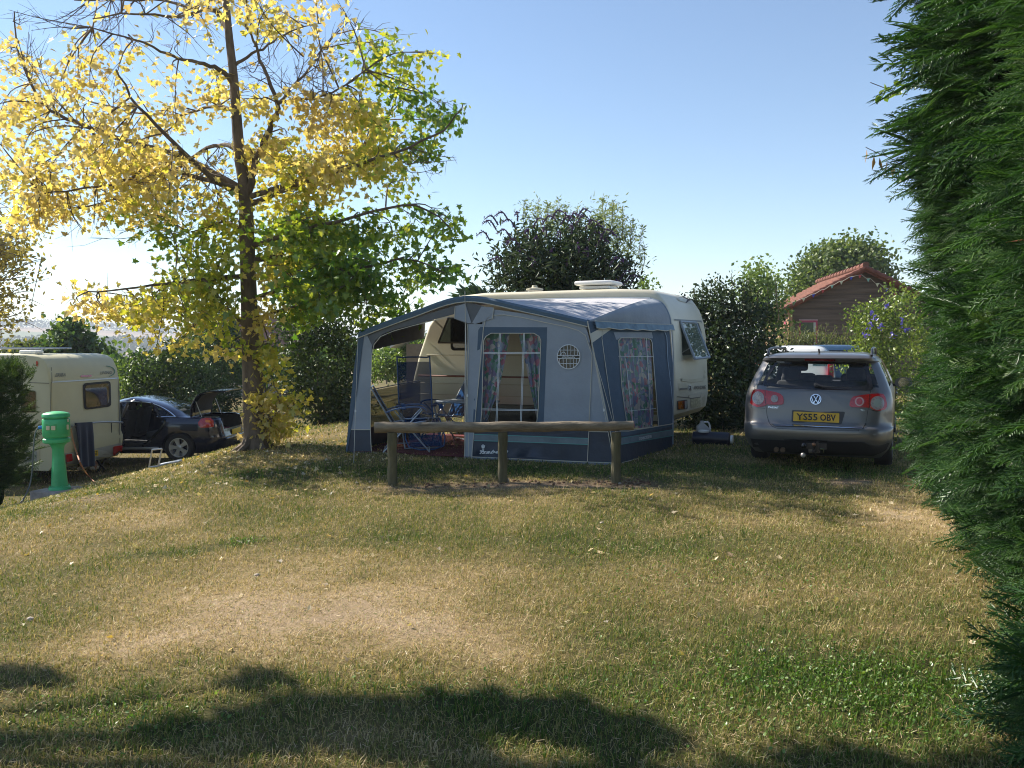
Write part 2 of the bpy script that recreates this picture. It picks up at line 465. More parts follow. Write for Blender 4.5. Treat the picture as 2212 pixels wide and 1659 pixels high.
# ================================================================ ground
_tab = rng.uniform(0, 1, (256, 256))
def vnoise(x, y):
    xi = np.floor(x).astype(int); yi = np.floor(y).astype(int); fx = x-xi; fy = y-yi
    fx = fx*fx*(3-2*fx); fy = fy*fy*(3-2*fy); a = _tab[xi % 256, yi % 256]; b = _tab[(xi+1) % 256, yi % 256]
    c = _tab[xi % 256, (yi+1) % 256]; d = _tab[(xi+1) % 256, (yi+1) % 256]
    return (a*(1-fx)+b*fx)*(1-fy)+(c*(1-fx)+d*fx)*fy
def fbm(x, y, s, o=4):
    r = 0; a = .5
    for k in range(o): r = r+a*vnoise(x*s+17*k, y*s+31*k); s *= 2.1; a *= .5
    return r/(1-.5**o)
PATCH = [(620, 1315, 300, 55, .34), (900, 1345, 240, 48, .34), (1060, 1390, 130, 32, .3), (420, 1370, 180, 30, .2), (600, 1220, 300, 30, .16), (1950, 1120, 100, 38, .55), (300, 1400, 250, 30, .25),
         (900, 1620, 220, 20, .2), (1880, 1365, 170, 25, .25), (300, 1120, 300, 25, .12), (1500, 1130, 250, 18, .12),
         (1850, 1490, 360, 95, -.42), (530, 1170, 50, 12, -.5), (250, 1560, 330, 60, -.3), (1000, 1510, 150, 30, -.2), (750, 1262, 60, 14, -.3),
         (950, 1012, 400, 14, -.3), (1600, 1015, 350, 20, -.3), (1700, 1250, 300, 50, -.12), (1250, 1180, 350, 30, -.1), (700, 1480, 200, 25, -.25), (380, 1190, 80, 12, -.25)]
DIRT = [(1120, 1047, 300, 9, 1.0), (1330, 1045, 90, 12, .8), (1840, 1041, 55, 8, .9), (1060, 1050, 120, 7, .5), (640, 1322, 220, 30, .3), (930, 1362, 200, 32, .3), (170, 1080, 90, 14, .6), (150, 1060, 120, 10, .5)]
def _w(L):
    o = []
    for vx, vy, rx, ry, a in L:
        p = ground(vx, vy); H = EYE.z-p.z; o.append((p.x, p.y, rx/F*p.y, ry*p.y*p.y/(F*H), a))
    return o
PW, DW = _w(PATCH), _w(DIRT)
def field(x, y):
    d = .14+.66*fbm(x, y, .9)+.22*(fbm(x+40, y, 3.1, 3)-.5)
    jx = x+.5*(fbm(x+5, y, 1.6)-.5); jy = y+.9*(fbm(x, y+8, 1.4)-.5)
    for px, py, rx, ry, a in PW: d = d+a*np.exp(-(((jx-px)/rx)**2+((jy-py)/ry)**2))*(.55+.9*fbm(x+3, y+11, 3.2))
    b = 0*x
    for px, py, rx, ry, a in DW: b = np.maximum(b, a*np.exp(-(((x-px)/rx)**4+((y-py)/ry)**2)))
    b = b*(.45+1.0*fbm(x+9, y+3, 4.0))
    return np.clip(d, 0, 1), np.clip(b, 0, 1)
def axis(seg):
    o = []
    for a, b, n in seg: o += list(np.linspace(a, b, n, endpoint=False))
    o.append(seg[-1][1]); return np.array(o)
gx = axis([(-6000, -400, 24), (-400, -60, 26), (-60, -12, 40), (-12, 9, 150), (9, 60, 40), (60, 400, 20), (400, 6000, 20)])
gy = axis([(-60, 0, 16), (0, 16, 140), (16, 50, 60), (50, 400, 60), (400, 3200, 90), (3200, 6500, 8)])
X, Y = np.meshgrid(gx, gy); Z = hgt(X, Y)
nx = len(gx); ny = len(gy); V = np.stack([X, Y, Z], -1).reshape(-1, 3)
I = (np.arange(ny-1)[:, None]*nx+np.arange(nx-1)[None]).ravel(); Fc = np.stack([I, I+1, I+nx+1, I+nx], 1)
dd, bb = field(X.ravel(), Y.ravel())
m, nt, out = nodes('lawn_ground')
pb = nt.nodes.new('ShaderNodeBsdfPrincipled'); pb.inputs['Roughness'].default_value = .95; pb.inputs['Specular IOR Level'].default_value = .1; lk(nt, pb.outputs[0], out.inputs[0])
at1 = nt.nodes.new('ShaderNodeAttribute'); at1.attribute_name = 'dry'; at2 = nt.nodes.new('ShaderNodeAttribute'); at2.attribute_name = 'dirt'
n1 = noise(nt, 9, 6, rough=.7); n2 = noise(nt, 70, 5, rough=.75)
s1 = nt.nodes.new('ShaderNodeMath'); s1.operation = 'MULTIPLY_ADD'; lk(nt, n1.outputs[0], s1.inputs[0]); s1.inputs[1].default_value = .5; lk(nt, at1.outputs['Fac'], s1.inputs[2])
s2 = nt.nodes.new('ShaderNodeMath'); s2.operation = 'MULTIPLY_ADD'; lk(nt, n2.outputs[0], s2.inputs[0]); s2.inputs[1].default_value = .7; lk(nt, s1.outputs[0], s2.inputs[2])
s3 = nt.nodes.new('ShaderNodeMath'); s3.operation = 'SUBTRACT'; lk(nt, s2.outputs[0], s3.inputs[0]); s3.inputs[1].default_value = .6
r1 = ramp(nt, s3.outputs[0], [(.0, (.032, .045, .015)), (.3, (.085, .082, .032)), (.55, (.17, .135, .062)), (.78, (.31, .235, .13)), (1, (.41, .315, .21))])
rd = ramp(nt, n2.outputs[0], [(.35, (.13, .085, .055)), (.65, (.36, .27, .19))])
mx = nt.nodes.new('ShaderNodeMix'); mx.data_type = 'RGBA'; lk(nt, at2.outputs['Fac'], mx.inputs[0]); lk(nt, r1.outputs[0], mx.inputs[6]); lk(nt, rd.outputs[0], mx.inputs[7])
# farmland far away
tc = nt.nodes.new('ShaderNodeTexCoord'); mp = nt.nodes.new('ShaderNodeMapping'); mp.inputs['Scale'].default_value = (.0022, .0052, 0)
vo = nt.nodes.new('ShaderNodeTexVoronoi'); lk(nt, tc.outputs['Object'], mp.inputs[0]); lk(nt, mp.outputs[0], vo.inputs['Vector']); vo.inputs['Scale'].default_value = 1
sp = nt.nodes.new('ShaderNodeSeparateColor'); lk(nt, vo.outputs['Color'], sp.inputs[0])
rf = ramp(nt, sp.outputs[0], [(0, (.36, .27, .18)), (.45, (.40, .29, .20)), (.62, (.13, .16, .07)), (.75, (.42, .34, .22)), (.9, (.17, .20, .09))], 'CONSTANT')
at3 = nt.nodes.new('ShaderNodeAttribute'); at3.attribute_name = 'far'
mf = nt.nodes.new('ShaderNodeMix'); mf.data_type = 'RGBA'; lk(nt, at3.outputs['Fac'], mf.inputs[0]); lk(nt, mx.outputs[2], mf.inputs[6]); lk(nt, rf.outputs[0], mf.inputs[7])
lk(nt, mf.outputs[2], pb.inputs['Base Color'])
bp = nt.nodes.new('ShaderNodeBump'); bp.inputs['Strength'].default_value = .7; bp.inputs['Distance'].default_value = .03
lk(nt, n2.outputs[0], bp.inputs['Height']); lk(nt, bp.outputs[0], pb.inputs['Normal'])
me = npmesh('ground', V, Fc, m, {'dry': dd, 'dirt': bb, 'far': smooth((Y.ravel()-60)/90)}, True)
tag(link('ground', me), kind='structure')
# ---------------------------------------------------------------- grass blades and fallen leaves
def scatter(dens0, ymin, ymax, pw, margin=1.9, keep=None):
    """ground points whose density falls with distance, over the view widened by a margin"""
    n = int(dens0*(ymax-ymin)*(ymax*.72*2+2*margin)); y = rng.uniform(ymin, ymax, n); x = rng.uniform(-1, 1, n)*(ymax*.72+margin)
    ok = (np.abs(x) < y*.70+margin) & (rng.uniform(0, 1, n) < (ymin/y)**pw)
    return x[ok], y[ok]
def blades(name, x, y, hs, ws, m, lean=.7):
    N = len(x); z = hgt(x, y)-.004; d, b = field(x, y); a = rng.uniform(0, 2*np.pi, N)
    h = hs*rng.uniform(.4, 1.5, N)*(1-.45*d)*(1-.6*b); sc_ = np.clip(y/6.0, .9, 2.2); wd = ws*sc_*rng.uniform(.7, 1.4, N)
    ca, sa = np.cos(a), np.sin(a); l = h*rng.uniform(.2, 1.0, N)*lean*(1+d*1.2); bx = -sa*wd/2; by = ca*wd/2
    P = np.zeros((N, 5, 3)); c = np.stack([x, y, z], 1)
    P[:, 0] = c+np.stack([bx, by, 0*x], 1); P[:, 1] = c-np.stack([bx, by, 0*x], 1)
    mid = c+np.stack([ca*l*.35, sa*l*.35, h*.6], 1); P[:, 2] = mid-np.stack([bx, by, 0*x], 1)*.8; P[:, 3] = mid+np.stack([bx, by, 0*x], 1)*.8
    P[:, 4] = c+np.stack([ca*l, sa*l, h*(1-.3*rng.uniform(0, 1, N))], 1)
    base = (np.arange(N)*5)[:, None, None]; T = (np.array([[0, 1, 2], [0, 2, 3], [3, 2, 4]])[None]+base).reshape(-1, 3)
    hue = np.repeat(np.clip(d*.85+.35*b+rng.normal(0, .10, N), 0, 1), 5)
    return npmesh(name, P.reshape(-1, 3), T, m, {'hue': hue})
gm = leafmat('grass_blade', [(.048, .115, .016), (.110, .165, .032), (.235, .225, .075), (.44, .345, .17), (.58, .455, .29), (.66, .54, .38)], .3, 'hue', (1.25, 1.2, .7), .015, .5)
x, y = scatter(9500, 2.4, 13.0, 1.3); d, b = field(x, y)
tuft = fbm(x, y, 5.5, 3)
ok = rng.uniform(0, 1, len(x)) > (b*.85+np.clip(d-.75, 0, 1)*1.2+np.clip(.52-tuft, 0, 1)*2.2); x, y = x[ok], y[ok]
tag(link('lawn_grass', blades('lawn_grass', x, y, .046, .0042, gm)), 'short dry mown grass of the pitch, straw coloured with green patches', 'grass', kind='stuff')
x, y = scatter(170, 12.5, 36, 0.6, 2); 
tag(link('far_grass', blades('far_grass', x, y, .06, .007, gm)), 'greener short grass beyond the caravans', 'grass', kind='stuff')
# flattened straw and thatch between the living blades
x, y = scatter(9000, 2.4, 12.0, 1.25); d, b = field(x, y); ok = rng.uniform(0, 1, len(x)) < .25+d*1.0-b*.5; x, y = x[ok], y[ok]
def straw(x, y):
    N = len(x); a = rng.uniform(0, 2*np.pi, N); L = rng.uniform(.008, .042, N)*np.clip(y/7, 1, 1.4); wd = rng.uniform(.0011, .0024, N)*np.clip(y/5.5, 1, 2.0); z = hgt(x, y)+rng.uniform(.003, .022, N)
    ca, sa = np.cos(a), np.sin(a); P = np.zeros((N, 4, 3)); c = np.stack([x, y, z], 1); e = c+np.stack([ca*L, sa*L, rng.uniform(-.008, .022, N)], 1); s_ = np.stack([-sa*wd/2, ca*wd/2, rng.uniform(-.001, .001, N)], 1)
    P[:, 0] = c-s_; P[:, 1] = e-s_*.5; P[:, 2] = e+s_*.5; P[:, 3] = c+s_
    hue = np.repeat(rng.uniform(.25, .78, N), 4); return npmesh('dry_straw', P.reshape(-1, 3), np.arange(N*4).reshape(-1, 4), gm, {'hue': hue})
tag(link('dry_straw', straw(x, y)), 'dead flattened straw lying between the grass blades', 'straw', kind='stuff')
# clover and low weeds at the right front
wx, wy = [], []
for vx, vy, rx, ry, n in ((1850, 1490, 400, 110, 3000), (250, 1560, 350, 60, 300), (530, 1172, 34, 8, 130), (1000, 1500, 250, 40, 200), (1600, 1250, 350, 60, 500)):
    p = ground(vx, vy); a = rng.normal(0, .55, n)*rx/F*p.y+p.x; c = rng.normal(0, .55, n)*ry*p.y**2/(F*1.6)+p.y; wx.append(a); wy.append(c)
wx = np.concatenate(wx); wy = np.concatenate(wy); ok = wy > 2.0; wx, wy = wx[ok], wy[ok]
C = np.stack([wx, wy, hgt(wx, wy)+rng.uniform(.008, .035, len(wx))], 1)
tag(link('clover', leafmesh('clover', C, np.full(len(C), .013)*rng.uniform(.6, 1.6, len(C)), 'broad', leafmat('clover_leaf', [(.05, .12, .018), (.10, .19, .03), (.17, .24, .06)], .35), flat=.6)),
    'low green clover and weeds among the grass at the front', 'clover', kind='stuff')
# fallen maple leaves: thick under the maple, sparse elsewhere
fx, fy = scatter(4, 4.0, 14, -.2)
p = Vector((-4.2, 12.6, 0)); a = rng.normal(p.x, 1.5, 1000); c = rng.normal(p.y, 1.3, 1000); a2 = rng.uniform(-7.5, -1.5, 800); c2_ = rng.uniform(8.5, 13.5, 800)
fx = np.concatenate([fx, a, a2]); fy = np.concatenate([fy, c, c2_]); C = np.stack([fx, fy, hgt(fx, fy)+.014], 1)
fm = leafmat('fallen_leaf', [(.50, .40, .22), (.62, .53, .38), (.55, .36, .08), (.45, .42, .36), (.33, .20, .09)], .2)
tag(link('fallen_leaves', leafmesh('fallen_leaves', C, np.where(fy < 6, .7, 1)*rng.uniform(.022, .052, len(C)), 'maple', fm, flat=.82)),
    'pale and yellow fallen maple leaves scattered over the lawn', 'leaves', kind='stuff')
# pale stones
def stone(vx, vy, s, label):
    g = ground(vx, vy); bm = bmesh.new(); bmesh.ops.create_icosphere(bm, subdivisions=2, radius=1)
    q = random.random()*9
    for v in bm.verts:
        k = 1+.22*math.sin(v.co.x*3+q)*math.cos(v.co.y*4+q)+random.uniform(-.06, .06); v.co = Vector((v.co.x*s*k, v.co.y*s*.8*k, v.co.z*s*.55*k))
    me = bpy.data.meshes.new('stone'); bm.to_mesh(me); bm.free(); me.materials.append(mat('stone_pale', (.42, .36, .30), .9, var=.3, scale=30)); me.set_sharp_from_angle(angle=R(30))
    o = bpy.data.objects.new('stone', me); COL.objects.link(o); o.location = g+Vector((0, 0, s*.3)); tag(o, label, 'stone')
stone(1647, 1408, .02, 'small orange-tinged stone lying alone in the green grass at the right front')
stone(1090, 1041, .055, 'flat grey stone at the foot of the middle post of the log rail')
stone(1338, 1046, .024, 'small white stone at the foot of the right post of the log rail')
stone(1300, 1131, .02, 'small pale stone on the lawn in front of the right half of the log rail')
stone(66, 1340, .025, 'whitish stone in the dry grass near the left edge of the lawn')
stone(555, 1244, .022, 'pale yellowish stone on the lawn below the green weed tuft')
# ---------------------------------------------------------------- far woodland and haze
def wood(name, spots, m, label):
    C = []; S = []
    for x0, x1, y0, y1, n, h in spots:
        a = rng.uniform(x0, x1, n); c = rng.uniform(y0, y1, n); hh = rng.uniform(0, 1, n)**.7*h*(.65+.7*vnoise(a/22+3, c/40))
        C.append(np.stack([a, c, hgt(a, c)+hh], 1)); S.append(np.full(n, h*.28))
    C = np.concatenate(C); S = np.concatenate(S)
    tag(link(name, leafmesh(name, C, S*rng.uniform(.6, 1.4, len(S)), 'broad', m)), label, 'trees', kind='stuff')
wm = leafmat('far_tree_leaf', [(.035, .06, .02), (.06, .09, .03), (.08, .10, .035)], .1)
wood('valley_woodland', [(-560, -180, 880, 960, 5200, 13), (-420, -300, 760, 800, 1200, 9), (-330, -120, 560, 570, 1500, 5), (-230, -60, 300, 318, 1400, 5), (-520, -330, 640, 650, 1200, 7)], wm, 'bluish band of distant trees across the valley')
wood('hilltop_woodland', [(-1500, -620, 1450, 1580, 6000, 13), (-1200, -560, 1150, 1190, 2500, 8)], wm, 'hazy dark woodland on the far hill at the left')
hz = MB().box((0, 3100, 21), (12600, 6900, 72)).build('haze', [], None)
hm, nt, out = nodes('haze_air'); vp = nt.nodes.new('ShaderNodeVolumePrincipled'); vp.inputs['Color'].default_value = (.80, .88, 1, 1)
vp.inputs['Density'].default_value = .00048; vp.inputs['Anisotropy'].default_value = 0; lk(nt, vp.outputs[0], out.inputs['Volume'])
hz.data.materials.append(hm); tag(hz, kind='stuff')
# ================================================================ maple
bark = mat('bark_maple', (.13, .10, .075), .92, var=.45, scale=9, bump=.9, bscale=26, stretch=(1, 1, .35))
def limb(mb, pts, r0, r1, Y0, n=8):
    """pts: (vx,vy,dy)"""
    P = [at(a, b, Y0+c) for a, b, c in pts]; P = catmull(P, 4); k = len(P)
    for i in range(1, k-1): P[i] += Vector((random.uniform(-1, 1), random.uniform(-1, 1), random.uniform(-1, 1)))*.018
    mb.tube(P, [r0+(r1-r0)*(i/(k-1))**.8 for i in range(k)], n); return P
def maple():
    Y0 = 13.2; base = G(at(553, 965, Y0).x, Y0)
    t = thing('maple_tree', 'tall maple with yellow leaves above and green ones low down, left of the awning', 'tree', base)
    mb = MB(); tr = [(556, 975, 0), (549, 900, 0), (545, 800, 0), (538, 650, 0), (533, 500, 0), (529, 410, 0), (517, 330, 0), (510, 240, 0), (505, 170, 0), (495, 80, 0), (488, 0, 0), (482, -110, .1), (470, -220, .2)]
    P = catmull([at(a, b, Y0+c) for a, b, c in tr], 4); k = len(P)
    rad = []
    wv = [(975, 33), (958, 26), (900, 23), (800, 21), (650, 17), (500, 15.5), (410, 13), (330, 12), (170, 9), (0, 7), (-220, 3)]
    for p in P:
        vy = 829.5-F*((p.z-1.6)/Y0+math.tan(TH)) if 0 else 745-F*(p.z-1.6)/p.y
        w_ = np.interp(-vy, [-a for a, b in wv], [b for a, b in wv]); rad.append(w_/F*Y0)
    P[0].z -= .12
    mb.tube(P, rad, 14)
    for a in range(5):   # root flare
        an = a*1.26+.4; mb.tube([base+Vector((math.cos(an)*.08, math.sin(an)*.08, .22)), base+Vector((math.cos(an)*.2, math.sin(an)*.2, .05)), base+Vector((math.cos(an)*.42, math.sin(an)*.42, -.06))], [.10, .07, .03], 7)
    mb.build('trunk', bark, t)
    L = MB(); nodes_ = []
    LM = [
     ([(520, 412, 0), (460, 386, -.5), (373, 307, -1.2), (300, 230, -1.6), (250, 150, -1.8)], .055, .010),
     ([(505, 415, 0), (460, 392, -.3), (329, 364, -.5), (272, 390, -.7), (210, 404, -.9), (88, 420, -1.2)], .045, .010),
     ([(515, 405, .1), (400, 340, .5), (246, 294, .9), (162, 263, 1.1), (96, 224, 1.2), (44, 127, 1.2), (31, 26, 1.2)], .06, .010),
     ([(518, 325, 0), (485, 313, .2), (430, 330, .8), (330, 400, 1.6), (180, 450, 2.2), (60, 470, 2.4)], .045, .008),
     ([(503, 182, 0), (475, 150, -.2), (430, 135, -.4), (365, 118, -.6), (290, 85, -.9), (200, 60, -1.1)], .045, .008),
     ([(492, 62, 0), (462, 25, .2), (400, 12, .4), (330, 0, .8), (160, 0, 1.2)], .045, .010),
     ([(490, 40, 0), (450, 20, -.3), (380, 35, -.8), (290, 30, -1.4), (200, 40, -1.8)], .035, .008),
     ([(511, 250, 0), (470, 230, .4), (360, 250, 1.2), (200, 220, 2.0), (90, 150, 2.4)], .035, .008),
     ([(552, 345, 0), (570, 310, -.1), (587, 263, -.2), (600, 224, -.3), (569, 145, -.3), (548, 90, -.3), (530, 48, -.3)], .062, .012),
     ([(534, 420, 0), (545, 380, -.05), (552, 345, 0)], .065, .060),
     ([(600, 224, -.3), (660, 215, -.6), (732, 193, -1), (790, 150, -1.3)], .03, .006),
     ([(600, 224, -.3), (660, 160, .3), (710, 90, .8), (760, 40, 1.0)], .03, .006),
     ([(508, 140, 0), (545, 118, .1), (590, 90, .3), (640, 60, .6), (700, 50, .8)], .03, .006),
     ([(540, 425, 0), (620, 400, -.5), (700, 385, -1.0), (850, 330, -1.5), (960, 280, -1.8), (1000, 225, -1.9)], .05, .007),
     ([(540, 440, 0), (640, 400, .6), (760, 340, 1.2), (850, 230, 1.6), (870, 110, 1.8)], .05, .008),
     ([(545, 530, 0), (640, 500, -.5), (760, 470, -1.0), (900, 445, -1.4), (975, 495, -1.6)], .045, .007),
     ([(545, 560, 0), (650, 550, .7), (780, 520, 1.4), (900, 500, 1.8)], .045, .008),
     ([(545, 650, 0), (640, 610, -.4), (780, 580, -.9), (880, 560, -1.2), (960, 590, -1.4)], .04, .007),
     ([(545, 690, 0), (640, 660, .6), (740, 650, 1.2), (860, 665, 1.6)], .035, .007),
     ([(538, 600, 0), (480, 598, -.3), (400, 610, -.7), (300, 620, -1.1), (190, 630, -1.4)], .045, .008),
     ([(540, 500, 0), (480, 480, .5), (420, 510, 1.0), (360, 470, 1.3)], .035, .006),
     ([(545, 720, 0), (490, 670, .4), (420, 680, .9), (330, 690, 1.3), (280, 700, 1.5)], .035, .006),
     ([(550, 890, 0), (570, 860, -.15), (590, 830, -.2), (605, 870, -.3)], .012, .005),
     ([(550, 930, 0), (585, 905, -.1), (620, 880, -.25), (650, 870, -.3)], .012, .005),
     ([(540, 770, 0), (560, 750, -.2), (580, 735, -.35)], .014, .005),
    ]
    for pts, a, b in LM:
        q = limb(L, pts, a, b, Y0); nodes_ += q[len(q)//4:]
    NV = np.array([[*n] for n in nodes_])
    # leaf masses: vx, vy, rx, ry, hue, density
    B = [(60, 120, 75, 60, .9, .5), (120, 190, 110, 50, .85, .9), (50, 270, 90, 60, .85, 1), (200, 270, 100, 55, .85, 1), (90, 350, 110, 50, .85, 1.2), (220, 350, 110, 55, .82, 1.2), (330, 330, 90, 60, .85, 1.1), (380, 260, 70, 50, .85, .8),
         (150, 420, 110, 42, .8, 1), (290, 420, 110, 45, .8, 1.1), (50, 420, 70, 50, .85, 1), (420, 385, 70, 45, .95, .8), (260, 205, 90, 45, .85, .6), (370, 150, 80, 38, .85, .6), (455, 190, 45, 60, .85, .8), (50, 475, 70, 35, .85, .8), (230, 470, 80, 28, .8, .8), (330, 460, 80, 35, .8, .9), (440, 445, 50, 35, .75, .8),
         (560, 25, 60, 45, .85, .9), (630, 30, 70, 45, .9, .9), (690, 65, 40, 35, .9, .7), (450, 75, 45, 40, .85, .5), (300, 120, 60, 30, .85, .25), (200, 110, 60, 30, .85, .25), (480, -40, 120, 60, .85, .7), (300, -60, 150, 50, .85, .5),
         (565, 260, 45, 90, .82, .9), (630, 330, 70, 60, .6, 1.1), (590, 430, 50, 60, .62, 1.2), (690, 205, 45, 50, .88, 1), (700, 280, 75, 65, .85, 1.2), (780, 280, 65, 60, .75, 1.1), (822, 125, 40, 45, .42, 1), (870, 165, 50, 45, .42, 1), (845, 105, 38, 34, .45, .8), (925, 150, 32, 45, .45, .7), (880, 240, 60, 50, .5, 1), (955, 240, 50, 26, .30, .9), (985, 265, 30, 16, .2, .9), (840, 330, 80, 55, .62, 1.2), (920, 320, 36, 45, .3, 1), (760, 380, 80, 60, .75, 1.2), (860, 400, 50, 38, .5, .9), (680, 400, 70, 60, .7, 1.2), (640, 480, 90, 60, .35, 1.2), (590, 330, 50, 60, .75, .9),
         (720, 500, 80, 50, .3, 1.2), (820, 500, 70, 42, .28, 1.1), (900, 478, 55, 30, .32, .9), (955, 490, 34, 24, .3, .8), (955, 590, 26, 15, .3, .8), (880, 565, 70, 38, .22, 1), (780, 570, 90, 50, .18, 1.3), (680, 570, 90, 60, .25, 1.3), (610, 560, 50, 75, .62, 1.1), (720, 640, 90, 45, .15, 1.3), (820, 635, 55, 35, .15, 1), (862, 668, 26, 16, .3, .6), (640, 660, 70, 50, .25, 1.3), (556, 560, 25, 60, .75, .8), (790, 690, 60, 25, .2, .8),
         (490, 470, 50, 36, .4, 1.3), (430, 500, 50, 30, .35, 1.1), (480, 550, 50, 36, .42, 1.3), (360, 485, 45, 20, .35, .8), (410, 560, 40, 26, .42, .7), (220, 625, 60, 32, .75, 1.1), (180, 660, 34, 36, .82, 1), (290, 650, 70, 34, .68, 1.2), (370, 630, 70, 36, .48, 1.2), (450, 615, 65, 45, .45, 1.2), (430, 675, 65, 42, .5, 1.2), (325, 700, 45, 28, .7, 1), (480, 700, 45, 42, .5, 1.2), (350, 735, 34, 18, .8, .8), (490, 640, 45, 50, .45, 1), (440, 730, 26, 24, .78, .9), (250, 690, 28, 26, .72, .7),
         (590, 880, 38, 46, .72, 1.6), (602, 925, 26, 26, .66, 1.3), (585, 805, 28, 36, .6, 1.1), (575, 765, 28, 36, .5, 1), (560, 650, 20, 60, .78, .8), (622, 862, 32, 26, .62, 1.2), (560, 960, 22, 14, .95, .6)]
    C = []; H = []; tw = MB(); D = []
    for vx, vy, rx, ry, hue, w_ in B:
        dep = min(2.3, .35+rx/F*Y0*2.2)
        if vy > 740 and vx > 540: dep = .25
        for rep in range(max(2, int(rx*ry/620*w_**.5))):
            u = np.array([random.gauss(0, .48), random.gauss(0, .48)]); dy = random.uniform(-1, 1)*dep
            c = at(vx+u[0]*rx, vy+u[1]*ry, Y0+dy); cn = np.array([*c])
            j = int(np.argmin(((NV-cn)**2).sum(1)*(1+rng.uniform(0, .5, len(NV))))); s = Vector(NV[j]); ln = (c-s).length
            if ln > 1.6: s = s.lerp(c, .35); 
            mid = s.lerp(c, .5)+Vector((random.uniform(-.1, .1), random.uniform(-.1, .1), random.uniform(-.02, .16)))
            tp = catmull([s, mid, c], 4)
            tw.tube(tp, [.011*(1-i/10)+.002 for i in range(len(tp))], 4, cap=False)
            for _ in range(2):
                e = c+Vector((random.gauss(0, .22), random.gauss(0, .22), random.gauss(0, .14))); tw.tube([tp[5], (Vector(tp[5])+e)/2+Vector((0, 0, .04)), e], [.005, .004, .002], 3, cap=False)
            nl = int(52*w_*(1.35 if hue < .36 else .85 if vx < 480 else 1)+6); k = rng.uniform(.35, 1.15, nl); dirv = np.array([*(c-s)])
            pp = np.array([*s])[None]+k[:, None]*dirv+rng.normal(0, 1, (nl, 3))*np.array([.19, .19, .12])*(min(1, .4+rx/80)); pp[:, 2] -= rng.uniform(0, .10, nl)
            C.append(pp); H.append(np.clip(hue+(.07 if hue < .3 else 0)+rng.normal(0, .07)+rng.normal(0, .05, nl), 0, 1))
    C = np.concatenate(C); H = np.concatenate(H); D = np.tile(np.array([0, 0, -.5]), (len(C), 1)); print('maple leaves', len(C))
    for vx, vy, rx, ry, n in ((300, 60, 170, 50, 26), (150, 60, 110, 50, 12), (660, 140, 90, 55, 26), (560, 120, 50, 60, 10), (760, 90, 50, 60, 7), (60, 60, 50, 50, 6), (420, 390, 90, 50, 34), (250, 500, 120, 20, 12), (930, 330, 60, 40, 8)):
        for _ in range(n):   # bare dead twigs
            c = at(vx+random.uniform(-1, 1)*rx, vy+random.uniform(-1, 1)*ry, Y0+random.uniform(-1.2, 1.2)); cn = np.array([*c]); j = int(np.argmin(((NV-cn)**2).sum(1))); s = Vector(NV[j])
            if (c-s).length > 2.0: s = s.lerp(c, .45)
            mid = s.lerp(c, .5)+Vector((random.uniform(-.15, .15), random.uniform(-.1, .1), random.uniform(-.18, .06))); tp = catmull([s, mid, c], 5); tw.tube(tp, [.008*(1-i/12)+.002 for i in range(len(tp))], 3, cap=False)
            for q in (3, 5, 7, 8): 
                e = Vector(tp[q])+(tp[-1]-tp[0]).normalized()*random.uniform(.12, .4)+Vector((random.gauss(0, .14), random.gauss(0, .1), random.gauss(0, .14))); tw.tube([tp[q], (Vector(tp[q])+e)/2+Vector((0, 0, random.uniform(-.04, .04))), e], [.004, .003, .0018], 3, cap=False)
    L.build('limbs', bark, t); tw.build('twigs', bark, t)
    lm = leafmat('maple_leaf', [(.05, .12, .012), (.085, .19, .018), (.18, .28, .025), (.40, .42, .04), (.58, .49, .09), (.66, .53, .20), (.48, .35, .16)], .58, 'hue', (1.25, 1.25, .8), .06, .22)
    link('crown', leafmesh('crown', C, rng.uniform(.055, .115, len(C))*(1-.05*(H > .7)), 'maple', lm, D, .9, .35, H), t)
maple()
# bare twigs sticking out of the maple's top (dead branches), part of the tree's look, live in twigs already
# ================================================================ leylandii hedge, right foreground
def spray_template():
    V = []; Fc = []
    def bl(a, d, L, w_, z=0):
        n = np.array([-d[1], d[0]]); i = len(V)
        m_ = a+d*L*.5; e = a+d*L
        for q, zz in ((a-n*w_*.5, z), (a+n*w_*.5, z), (m_+n*w_*.55, z), (e, z-.02), (m_-n*w_*.55, z)): V.append([q[0], q[1], zz])
        Fc.extend([[i, i+1, i+2], [i, i+2, i+3], [i, i+3, i+4]])
    r_ = random.Random(3); o = np.array([0., 0.])
    bl(o, np.array([1., 0.]), 1.0, .015)
    for k in range(11):
        t_ = .12+.8*k/11; s = 1 if k % 2 else -1; L = .46*(1-t_*.72)*r_.uniform(.8, 1.15); an = R(38+r_.uniform(-6, 6)); d = np.array([math.cos(an), s*math.sin(an)]); a = np.array([t_, 0.])
        bl(a, d, L, .017, .01)
        for q in range(4):
            tt = .25+.18*q
            for s2 in (1, -1):
                a2 = an*s+s2*R(36); d2 = np.array([math.cos(a2), math.sin(a2)]); bl(a+d*L*tt, d2, L*.34*(1.1-tt)*r_.uniform(.7, 1.3), .017, .0)
    return np.array(V), np.array(Fc)
SPV, SPF = spray_template()
